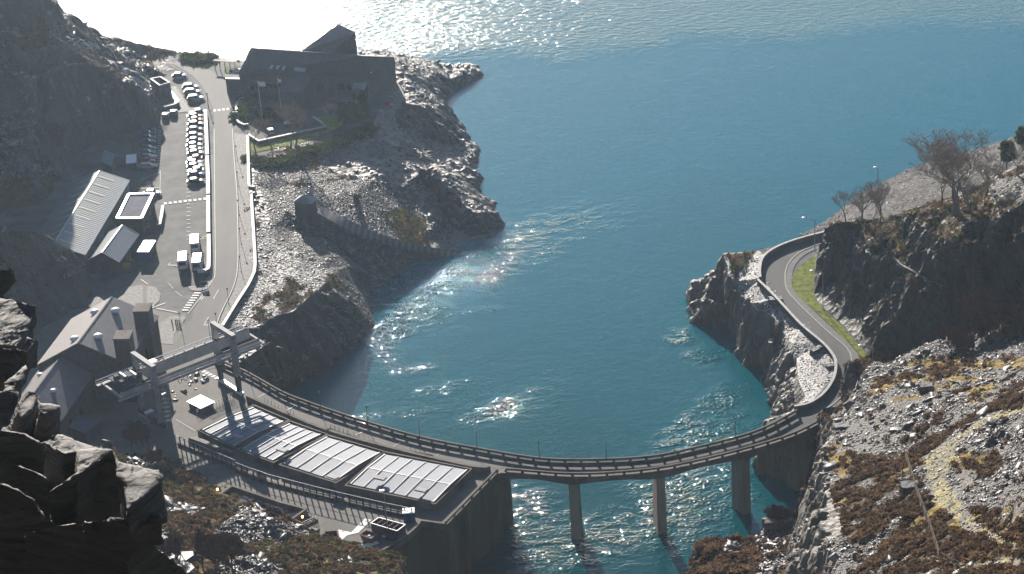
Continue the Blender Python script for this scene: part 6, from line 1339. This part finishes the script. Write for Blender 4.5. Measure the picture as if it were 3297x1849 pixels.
for k, y in enumerate(ys):
    j = n-1-k; kd = K[kinds[k]]; p = q('u', 975+rnd.uniform(-14, 14)+(0 if k > 4 else 12), y+28, 0); p.z = 0.035*0
    place_car(kd, p, rowA+(math.pi if rnd.random() < .3 else 0)+rnd.uniform(-.03, .03), '%s car in the long row, %s from its near end' % (CN[kd[0]], ORD[j]), 'cars parked in the long row')
ys = [368, 425, 485, 552, 625, 728, 800, 872, 940, 1022]; kinds = [3, 3, 3, 3, 3, 1, 7, 0, 5, 4]; n = len(ys)
for k, y in enumerate(ys):
    kd = K[kinds[k]]; p = q('u', 190+rnd.uniform(-10, 10), y+18, 0)
    place_car(kd, p, rowA+rnd.uniform(-.03, .03), '%s car in the short shaded row, %s from its near end' % (CN[kd[0]], ORD[n-1-k]), 'cars parked in the short row')
for kd, t_, x, y, a, lb in ((K[3], 'x', 715, 420, rowA-.12, 'lone blue car parked across the top of the upper car park'), (K[4], 'x', 930, 640, rowA-.05, 'silver car beyond the other two silver estates'), (K[4], 'x', 965, 735, rowA-.05, 'middle silver estate car of the three in the upper car park'), (K[4], 'x', 1030, 855, rowA-.05, 'nearest silver estate car of the three in the upper car park'),
                            (K[2], 'x', 445, 1200, math.pi/2, 'black car parked nose in by the kerb, left of the dark pair'), (K[1], 'x', 600, 1145, math.pi/2, 'dark grey car parked nose in by the kerb, right of the dark pair'),
                            (K[0], 'b', 632, 885, math.pi/2+.25, 'pale silver car in the lawn car park among bare trees'), (K[5], 'b', 868, 825, math.pi/2+.2, 'dark red car in the lawn car park beside the angular wall'), (K[6], 't', 1000, 1352, math.pi+.1, 'white car behind the trees in the lawn car park'),
                            (K[6], 't', 170, 615, math.pi/3, 'white car half hidden behind the left end of the visitor building'), (K[6], 'a', 1040, 448, .1, 'white car on the bank beyond the roofless hut'), (K[6], 'c', 1145, 300, .05, 'white car parked beside the flat roofed building')):
    place_car(kd, q(t_, x, y, 0 if t_ != 'a' or y > 500 else 1.2), a, lb)
# low white van / pickup shape beyond the hut
def minibus(p, rz, label, proto=[None]):
    if proto[0]: return copy_tree(proto[0], p, rz, label)
    t = thing('minibus', label, 'minibus', (0, 0, 0), 'white minibuses in the coach bay'); L, W_, H = 6.6, 2.2, 2.75; h, w = L/2, W_/2
    def pr(hw, zt, zb=.4, r=.16): return [(-hw+.05, zb), (hw-.05, zb), (hw, zb+.3), (hw-.02, zt-.35), (hw-r, zt), (-hw+r, zt), (-hw+.02, zt-.35), (-hw, zb+.3)]
    secs = [(-h, pr(w*.93, H-.08)), (-h+.15, pr(w, H)), (h-1.7, pr(w, H)), (h-1.3, pr(w*.98, H-.12)), (h-.75, pr(w*.96, 1.45)), (h-.15, pr(w*.92, 1.2)), (h, pr(w*.85, .9))]
    loft(secs).build('body', 'car_white', t); MB().prism([(-h+.05, -w+.12), (h-1.55, -w+.12), (h-1.55, w-.12), (-h+.05, w-.12)], H+.003, H+.05).build('roof', 'white', t)
    MB().add([(-h-.012, -w*.75, 1.5), (-h-.012, w*.75, 1.5), (-h-.012, w*.72, 2.35), (-h-.012, -w*.72, 2.35)], [(3, 2, 1, 0)]).build('rear_window', 'carglass', t)
    for s in (-1, 1):
        for k in range(4): MB().box((-h+.8+k*1.15, s*(w-.0), 1.45), (.95, .05, .72)).build('window', 'carglass', t)
        MB().box((-h-.02, s*w*.8, .9), (.05, .14, .5)).build('tail_light', 'taillight', t); MB().box((h-1.5, s*(w+.2), 1.6), (.12, .25, .35)).build('mirror', 'craned', t)
    MB().add([(h-1.28, -w*.85, H-.2), (h-1.28, w*.85, H-.2), (h-.76, w*.85, 1.5), (h-.76, -w*.85, 1.5)], [(0, 1, 2, 3)]).build('windscreen', 'carglass', t)
    MB().box((-h-.06, 0, .42), (.14, W_*.95, .2)).build('bumper', 'craned', t)
    wheels(t, (-h+1.3, h-1.1), w-.12, .38); proto[0] = t; t.location = p; t.rotation_euler.z = rz; return t
ra = lambda t_, a, b: ang(q(t_, *a), q(t_, *b))
for pts, lb in ((((510, 400), (518, 128)), 'white minibus parked behind the other two beside the wall'), (((268, 745), (290, 455)), 'white minibus nearest the shed, left of the front pair'), (((540, 765), (585, 495)), 'white minibus nearest the hooked wall, right of the front pair')):
    a, b = q('w', pts[0][0], pts[0][1], 2.8), q('w', pts[1][0], pts[1][1], 2.8); c = (a+b)/2; minibus(Vector((c.x, c.y, 0)), ang(a, b), lb)
# ================================================================ TREES
def tree_mesh(seed, H, spread, levels=5, r0=0.22, first=0.3, up=0.5, kids=(3, 5), multi=1, shrink=0.68, crook=0.35, r_floor=0.02):
    R_ = random.Random(seed); T_, Cc = MB(), MB()
    def grow(p, d, L, r, lv):
        n = 3; tgt = T_ if lv == 0 and not T_.v or (lv == 0 and grow.k == 0) else Cc
        for k in range(n):
            d2 = (d + Vector((R_.uniform(-crook, crook), R_.uniform(-crook, crook), R_.uniform(-.1, .25)))*.5).normalized(); e = p + d2*L/n; r2 = max(r*0.86, r_floor)
            tgt.tube(p, e, r, r2, 5 if lv < 2 else 3, cap=False); 
            if lv < levels and k > 0 and lv > 0: 
                if R_.random() < .8: side(e, d2, L*shrink*R_.uniform(.6, 1), r2*.6, lv+1)
            p, d, r = e, d2, r2
        if lv < levels:
            for k in range(R_.randint(*kids)): side(p, d, L*shrink*R_.uniform(.75, 1.15), r*.72, lv+1)
    def side(p, d, L, r, lv):
        a = R_.uniform(0, 2*math.pi); o = Vector((math.cos(a)*spread, math.sin(a)*spread, up*R_.uniform(.3, 1.2))); grow(p, (d*.7+o).normalized(), L, max(r, r_floor), lv)
    for m_ in range(multi):
        grow.k = m_
        a = R_.uniform(0, 6.28); grow(Vector((R_.uniform(-.2, .2)*(multi-1), R_.uniform(-.2, .2)*(multi-1), -.3)), Vector((math.cos(a)*.12*multi**.7, math.sin(a)*.12*multi**.7, 1)).normalized(), H*first, r0, 0)
    return T_, Cc
def fitz(T_, Cc, H):
    zs = max(v[2] for v in Cc.v); k = H/zs
    for b in (T_, Cc): b.v = [(v[0]*k, v[1]*k, v[2]*k) for v in b.v]
def mk_tree(seed, H, label, twig='twig', group='bare trees', **kw):
    T_, Cc = tree_mesh(seed, H, **kw); fitz(T_, Cc, H); t = thing('bare_tree', label, 'tree', (0, 0, 0), group); T_.build('trunk', 'bark', t); Cc.build('crown', twig, t); return t
small = [mk_tree(3, 6.0, 'x', spread=.75, levels=4, r0=.1, kids=(3, 4), r_floor=.01), mk_tree(9, 6.0, 'x', spread=.7, levels=4, r0=.1, kids=(3, 4), up=.7, r_floor=.01)]
used = set()
def put(tr, p, H0, H, rz, lb, gr):
    if tr.name not in used: used.add(tr.name); tr.location = p; tr.rotation_euler.z = rz; tr.scale = (H/H0,)*3; tr['label'] = lb; tr['group'] = gr; return tr
    c = copy_tree(tr, p, rz, lb, scale=H/H0); c['group'] = gr; return c
gl = 'bare trees round the visitor building'
for k, (x, y, H, lb) in enumerate(((1108, 840, 7.3, 'rounded bare tree standing alone on the sunlit lawn'), (1270, 660, 5.0, 'bare tree in shade in front of the visitor building conservatory'), (520, 1010, 9.5, 'bare tree at the left end of the lawn below the angular wall'), (640, 1000, 8.5, 'bare tree on the lawn below the pale silver car'), (780, 990, 11.5, 'thin bare tree on the lawn below the middle of the angular wall'), (825, 990, 13, 'tallest bare tree on the lawn below the dark red car'), (775, 790, 5, 'bare tree on the shrub bank by the furled flag'), (850, 800, 4, 'small bare tree at the right end of the shrub bank'), (1110, 380, 3, 'small bare tree on the bank beside the lake road'))):
    t_ = 'b' if k < 8 else 'a'; p = q(t_, x, y, 0); put(small[k % 2], p, 6.0, H, k*1.3, lb, gl)
p = q('a', 1160, 505, 0.5); put(small[0], p, 6, 6, 2, 'thin bare tree beside the lake road above the blue car', gl)
big = [mk_tree(21, 11, 'x', spread=1.0, levels=5, r0=.1, kids=(2, 4), first=.2, multi=2, up=.4, r_floor=.006), mk_tree(33, 9, 'x', spread=.85, levels=4, r0=.13, kids=(3, 4), first=.25, multi=3, r_floor=.009)]
gr = 'bare trees on the headland'
for k, (x, y, z, H, lb) in enumerate(((822, 548, 24.5, 15, 'largest bare tree at the top of the quarry face'), (852, 545, 24.5, 19, 'tallest bare tree with a high narrow crown beside the largest one'), (760, 490, 14, 11, 'wide bare tree behind the largest one towards the water'), (920, 530, 25.5, 7, 'low bare tree right of the tallest tree'), (960, 520, 26, 7, 'low bare tree second to the right of the tallest tree'),
                                     (1010, 440, 22, 7.5, 'bare tree beside the pale slate pile'), (215, 590, 12, 7.5, 'leftmost bare tree on the quarry top'), (308, 592, 15, 8.5, 'second bare tree from the left on the quarry top'), (368, 590, 15, 7, 'third bare tree from the left on the quarry top'), (425, 570, 16, 9, 'thin bare tree between the lamp post and the upper quarry wall'), (1200, 330, 20, 8, 'bare tree at the right edge behind the evergreens'))):
    put(big[0] if k in (0, 1, 2) else (big[1] if k % 2 else small[k % 2]), hit2('l', x, y, z), 11 if k in (0, 1, 2) else (9 if k % 2 else 6.0), H, k*2.1, lb, gr)
# red twig shrubs
sh = mk_tree(41, 5, 'bushy red twigged shrub in the shade below the quarry wall', 'redtwig', 'shrubs', spread=.9, levels=4, r0=.07, kids=(4, 5), first=.2, multi=7, up=.7, r_floor=.02); sh.name = 'bare_shrub'; sh['category'] = 'shrub'
sh.location = q('l', 1085, 1235, 19); sh.scale = (1.9, 1.9, 1.75)
for k, (t_, x, y, z, s, lb) in enumerate((('n', 150, -180, 3, .95, 'brown bare shrub between the near rocks and the crane yard'), ('n', 300, 60, 5, .6, 'small brown shrub on the rubble above the yard'), ('n', 1080, 1390, 19, 1.3, 'grey bare shrub at the bottom of the heather slope'), ('n', 480, 1420, 20, 1.2, 'grey bare shrub beside the pale slab at the bottom'), ('i', 1900, 1060, 4, .7, 'wispy bare shrub on the rock above the water'), ('p', 1760, 120, 17, .9, 'purple brown thicket on the far lip of the hillside'), ('p', 1650, 60, 17, .8, 'purple brown thicket behind the other on the hillside lip'))):
    c = copy_tree(sh, dict(n=hit5, i=q, p=hit3)[t_](t_, x, y, z), k*1.7, lb, scale=s)
# evergreens at the right edge
for k, (x, y, z, H, lb) in enumerate(((1130, 262, 6, 5, 'dark evergreen tree in front of the shore bank'), (1222, 165, 3, 4.5, 'yellow green evergreen at the right edge of the picture'))):
    p = q('l', x, y, z); t = thing('evergreen_tree', lb, 'tree', p); MB().tube(p-Vector((0, 0, 1)), p+Vector((0, 0, H*.8)), .2, .06, 6).build('trunk', 'bark', t)
    n = 90; pts = []
    for j in range(n): zz = RS.uniform(.15, 1)*H; rr = (1-.5*abs(zz/H-.5)*2)*H*.28; a = RS.uniform(0, 6.28); pts.append((p.x+math.cos(a)*rr*RS.random()**.5, p.y+math.sin(a)*rr*RS.random()**.5, p.z+zz))
    o = bushes('crown', np.array(pts)-np.array(p), RS.uniform(.6, 1.2, n), RS, ['gorse'], 26, h=.8); o.parent = t
# ================================================================ FENCES ON THE NEAR HILLSIDE
def fence(tile, P, n, h, label, mesh=True):
    A = [hit3(tile, *[float(a) for a in s_.split()]) for s_ in P.split(',')]; R = resample(A, n); t = thing('wire_fence', label, 'fence', R[n//2], 'wire fences on the hillside')
    for k, p in enumerate(R): MB().tube(p-Vector((0, 0, .9)), p+Vector((rnd.uniform(-.08, .08), 0, h)), .09, .07, 6).build('post', 'bark', t)
    b = MB()
    for f in ((.2, .4, .6, .8, .98) if mesh else (.5, .95)):
        for a, c in zip(R, R[1:]): b.tube(a+Vector((0, 0, h*f)), c+Vector((0, 0, h*f)), .022, None, 4)
    if mesh:
        for a, c in zip(R, R[1:]):
            for k in range(7): p = a.lerp(c, (k+.5)/7); b.tube(p, p+Vector((0, 0, h)), .015, None, 3)
    b.build('wire_mesh', 'bark', t)
fence('j', '1042 575 37, 1080 680 38, 1110 800 40, 1140 880 42, 1180 990 44, 1230 1120 48, 1262 1230 51, 1300 1340 55', 12, 1.7, 'leaning wire mesh fence running down between heather patches')
fence('j', '1100 548 36.5, 1155 500 37, 1220 430 38, 1275 360 38.5, 1340 300 39, 1440 270 39.5, 1570 240 41, 1690 210 43, 1830 170 45, 1960 130 47', 10, 1.5, 'sparse post and wire fence beside the mossy track', False)
fence('j', '1310 1350 55.5, 1400 1400 58, 1500 1445 61', 4, 1.5, 'short end of fence by the lower edge of the picture', False)
for k, (p0, p1, r, lb) in enumerate(((('j', 1325, 320, 39), ('j', 1400, 375, 39.5), .22, 'leaning timber prop beside the broken fence post'), (('p', 2340, 545, 38), ('p', 2560, 440, 38), .18, 'long rusty pole lying across the slate at the right edge'), (('p', 2240, 480, 36), ('p', 2560, 310, 37), .18, 'rusty rail lying above the long pole'), (('p', 1480, 605, 24), ('p', 1700, 605, 25), .12, 'thin rusty pipe lying on the mossy bench'))):
    tag(MB().tube(hit3(*p0)+Vector((0, 0, .35)), hit3(*p1)+Vector((0, 0, 2.6 if k == 0 else .5)), r, r*.8, 6).build('timber_prop' if k == 0 else 'rusty_pole', 'rust' if k else 'bark'), lb, 'pole')
# individual big stones
def stone(name, c, dx, dy, dz, seed, label, mt='nearrock', ux=(1, 0, 0), tilt=(0, 0), sub=3, rough=.12):
    R_ = random.Random(seed); import bmesh
    bm = bmesh.new(); bmesh.ops.create_cube(bm, size=1); bmesh.ops.subdivide_edges(bm, edges=bm.edges[:], cuts=sub, use_grid_fill=True)
    me = bpy.data.meshes.new(name); X = Vector(ux).normalized(); Z = Vector((tilt[0], tilt[1], 1)).normalized(); Y = Z.cross(X).normalized(); X = Y.cross(Z)
    for v_ in bm.verts:
        p = v_.co.copy(); s = 1+rough*math.sin(p.x*7+seed)+rough*math.sin(p.y*9+seed*2); p.x *= s; p.y *= (1+rough*math.sin(p.x*8+p.z*5+seed)); p += Vector((R_.uniform(-1, 1), R_.uniform(-1, 1), R_.uniform(-1, 1)))*rough*.3
        v_.co = X*p.x*dx + Y*p.y*dy + Z*p.z*dz
    bm.to_mesh(me); bm.free(); me.materials.append(M[mt]); o = bpy.data.objects.new(name, me); C.objects.link(o); o.location = c; return tag(o, label, 'rock')
stone('slate_block', hit3('j', 1080, 815, 41)+Vector((0, 0, .5)), 3.0, 1.9, 1.3, 1, 'dark square slate block beside the wire mesh fence', 'nearrock')
stone('slate_slab', hit5('n', 340, 1405, 22)+Vector((0, 0, .5)), 12, 6, 1.6, 2, 'big pale slate slab at the bottom edge of the heather slope', 'slab', sub=4)
stone('slate_block', hit3('p', 1370, 575, 23)+Vector((0, 0, .6)), 2.4, 1.7, 1.5, 3, 'dark boulder on the mossy bench', 'nearrock')
stone('slate_slab', hit3('p', 400, 1015, 16)+Vector((0, 0, .5)), 2.6, 1.6, .7, 4, 'jutting slate slab on the rim above the water', 'slab')
stone('slate_block', q('k', 695, 640, -.5)+Vector((0, 0, .5)), 2.4, 1.8, 1.3, 5, 'pale block on the slate shelf beside the headland wall', 'slab')
stone('slate_block', q('k', 1000, 1015, -.5)+Vector((0, 0, .5)), 2.8, 1.2, 1.2, 6, 'long pale block on the lower slate shelf', 'slab', ux=(.8, .6, 0))
stone('slate_block', q('k', 1100, 1130, -.3)+Vector((0, 0, .3)), 1.8, 1.2, .9, 7, 'small dark block near the bend of the headland wall', 'nearrock')
stone('slate_block', q('d', 1045, 345, -3)+Vector((0, 0, .9)), 1.4, 1.4, 2.6, 8, 'upright boulder in the slipway basin', 'darkrock')
stone('stone_bench', q('j', 80, 1105, 4)+Vector((0, 0, .9)), 5, 2, 2.4, 9, 'low dry slate wall end on the shore rock', 'drystone')
for k, (x, y, w_, d_) in enumerate(((800, 640, 2.4, 1.6), (600, 660, 2.0, 1.2), (320, 890, 2.2, 1.6), (220, 1060, 2.2, 1.6), (590, 1250, 3.2, 1.8), (230, 1300, 2.0, 1.3), (380, 1320, 3.0, 1.3))):
    stone('slate_slab', hit5('n', x, y, 9)+Vector((0, 0, .35)), w_*.6, d_*.6, .5, 20+k, 'pale loose slab on the heather slope, %s from the top of the photo' % ORD[k], 'slab', ux=(1, .3*((-1)**k), 0), tilt=(.2, .1))
# ================================================================ NEAR ROCKS, lower left
def slabrock(top, base_dirs, depth, label, lift=None):
    """cleaved slate block: top face through the given sight lines at given distances, thick body below"""
    P = [qd(*p) for p in top]; n = len(P); c = center(P); nrm = Vector((0, 0, 0))
    for i in range(n): nrm += (P[i]-c).cross(P[(i+1) % n]-c)
    nrm.normalize(); nrm = nrm if nrm.z > 0 else -nrm
    dn = Vector(base_dirs).normalized()*depth
    import bmesh
    bm = bmesh.new(); tv = [bm.verts.new(p) for p in P]; bv = [bm.verts.new(p+dn*(1+.15*math.sin(i*2.3))) for i, p in enumerate(P)]
    bm.faces.new(tv); bm.faces.new(bv[::-1])
    for i in range(n): bm.faces.new((tv[i], bv[i], bv[(i+1) % n], tv[(i+1) % n]))
    bmesh.ops.recalc_face_normals(bm, faces=bm.faces[:]); bmesh.ops.triangulate(bm, faces=bm.faces[:])
    me = bpy.data.meshes.new('slate_outcrop'); bm.verts.index_update(); V = np.array([v.co[:] for v in bm.verts]); F = np.array([[v.index for v in f.verts] for f in bm.faces]); bm.free()
    V, F = refine(V, F, 6.0, 1.0, 12); N, _ = vnormals(V, F)
    v1, d1, s1 = worley(V, (.5, .5, 1.3), 7); v2, _, _ = worley(V, (1.6, 1.6, 5), 8)
    D = N*((v1-.5)*.16+(v2-.5)*.07+fbm(V, (.8, .8, 2.5), 4, 3)*.16)[:, None]
    V = V + D
    me.vertices.add(len(V)); me.vertices.foreach_set('co', (V-np.array(c)).astype(np.float32).ravel()); me.loops.add(len(F)*3); me.loops.foreach_set('vertex_index', F.astype(np.int32).ravel()); me.polygons.add(len(F)); me.polygons.foreach_set('loop_start', np.arange(0, len(F)*3, 3, dtype=np.int32))
    me.materials.append(M['nearrock']); me.update(calc_edges=True); o = bpy.data.objects.new('slate_outcrop', me); C.objects.link(o); o.location = c; return tag(o, label, 'rock')
Z_ = 'z'
ROCKS = [
('440 258 96.5, 530 262 96.5, 740 345 96, 960 395 95.4, 830 480 94.6, 655 600 93.2, 640 400 95, 540 420 94.8, 380 330 96', (-.1, -.3, -1), 3, 'broad sunlit slate block in the middle of the near rocks'),
('1010 505 86, 1180 550 86, 1345 562 86, 1362 680 85, 1230 790 84.2, 1075 905 83.3, 1060 700 84.8, 1005 610 85.4', (0, -.2, -1), 1.3, 'sunlit slate slab pointing right, lowest of the near rocks in sun'),
('960 397 94.8, 1010 540 93.5, 1065 690 92.5, 1078 945 94, 660 850 95, 430 975 96, 400 760 94, 640 610 92.6, 830 485 94', (-.1, .6, -.5), 8, 'great shaded slate block below the sunlit slabs'),
('1350 960 84, 1200 875 85.4, 1040 990 84.5, 700 1000 86, 900 1100 85.5, 1150 1060 84.5', (-.1, .5, -.6), 3, 'dark pointed slate slab beneath the lowest sunlit slab'),
('1168 1085 86, 1160 1200 87, 1080 1330 88, 1100 1600 90, 300 1700 92, 200 1100 90, 700 1000 88', (0, .7, -.6), 14, 'dark rounded rock mass at the bottom of the near rocks'),
('-200 640 86, 20 680 86, 300 830 86.5, 330 880 86.6, 0 970 87, -250 960 87', (-.1, .6, -.6), 2, 'shaded flat slab at the left edge of the near rocks'),
('-300 560 94, 60 480 95, 400 640 94, 430 1000 96, 700 1080 96, 300 1700 101, -300 1700 102', (-.2, .7, -.5), 16, 'deep shaded rock mass filling the lower left corner'),
('330 330 98, 520 300 99, 640 400 97, 655 610 97, 440 560 98, 60 660 99, -200 600 99, -200 200 98, 200 250 98', (-.2, .7, -.5), 9, 'shaded slate mass under the leaning slabs')]
for pts, dr, dp, lb in ROCKS: slabrock([(Z_, *[float(a) for a in p.split()]) for p in pts.split(',')], dr, dp, lb)
Y_ = 'y'
ROCKS = [
('-120 180 118, 80 190 118, 180 240 117.6, 410 290 117, 405 340 116.8, 340 480 116.2, 270 640 115.2, 190 750 114.4, 0 720 114, -150 700 114', (-.3, -.1, -.9), 4, 'large rough slate boulder at the left edge beside the power house'),
('300 630 112, 430 640 112, 370 720 111.5, 300 810 111, 225 760 111.2', (-.2, -.1, -1), 1.5, 'small pale slab poking out under the large rough boulder'),
('-150 735 113, 190 755 113, 300 815 112, 285 960 112, 40 1180 113, -150 1250 113', (-.4, .6, -.6), 6, 'dark slate block under the large rough boulder'),
('280 965 108, 290 1000 107.8, 210 1230 106.6, 20 1250 106.2, 60 1160 107', (-.4, 0, -1), 1.5, 'narrow lit slate ledge left of the power house annex'),
('290 1210 103, 420 1240 103, 430 1290 102.6, 370 1420 101.8, 240 1560 101, 170 1440 101.4, 230 1300 102.4', (-.2, -.1, -1), 4, 'upright lit slab leaning left of the annex roof'),
('440 1360 101, 560 1380 101, 665 1395 101, 640 1450 100.6, 500 1570 100, 420 1440 100.4', (-.2, -.1, -1), 4.5, 'pale lit slab leaning over the annex roof corner'),
('-150 1200 106, 200 1240 106, 260 1530 104, 420 1560 103, 500 1650 101.5, 300 1950 103, -150 1900 104', (-.3, .6, -.6), 10, 'dark broken rock between the leaning slabs and the corner'),
('430 1290 104, 440 1440 102.5, 500 1580 102, 660 1460 103, 500 1760 103, 300 1900 104, 240 1560 103.5', (-.2, .5, -.7), 5, 'dark slate flank under the two leaning lit slabs'),
('-200 -180 150, 120 -110 150, 180 20 151, 140 45 151, 0 60 151.5, -200 40 151', (-.5, .4, -.6), 3, 'dark rounded boulder at the left edge against the quarry floor')]
for pts, dr, dp, lb in ROCKS: slabrock([(Y_, *[float(a) for a in p.split()]) for p in pts.split(',')], dr, dp, lb)
# ================================================================ HAZE
hz = MB().box((0, 700, -21), (1600, 1500, 262)).build('haze', 'white'); struct(hz, 'stuff'); hz.data.materials.clear()
hm = bpy.data.materials.new('haze_air'); hm.use_nodes = True; nt = hm.node_tree; nt.nodes.remove(nt.nodes['Principled BSDF'])
pv = nt.nodes.new('ShaderNodeVolumePrincipled'); pv.inputs['Color'].default_value = (0.6, 0.78, 1, 1); pv.inputs['Density'].default_value = 0.00011; pv.inputs['Anisotropy'].default_value = 0.68
nt.links.new(pv.outputs[0], nt.nodes['Material Output'].inputs['Volume']); hz.data.materials.append(hm)
SL = {'slate_debris': 'loose slate debris', 'rock_rubble': 'broken rock', 'hill_rubble': 'slate rubble', 'low_scrub': 'low scrub', 'gorse_thicket': 'dark gorse thicket', 'garden_shrubs': 'garden shrubs', 'heather_cover': 'brown heather', 'slate_blocks': 'larger slate blocks', 'track_stones': 'small stones on the track'}
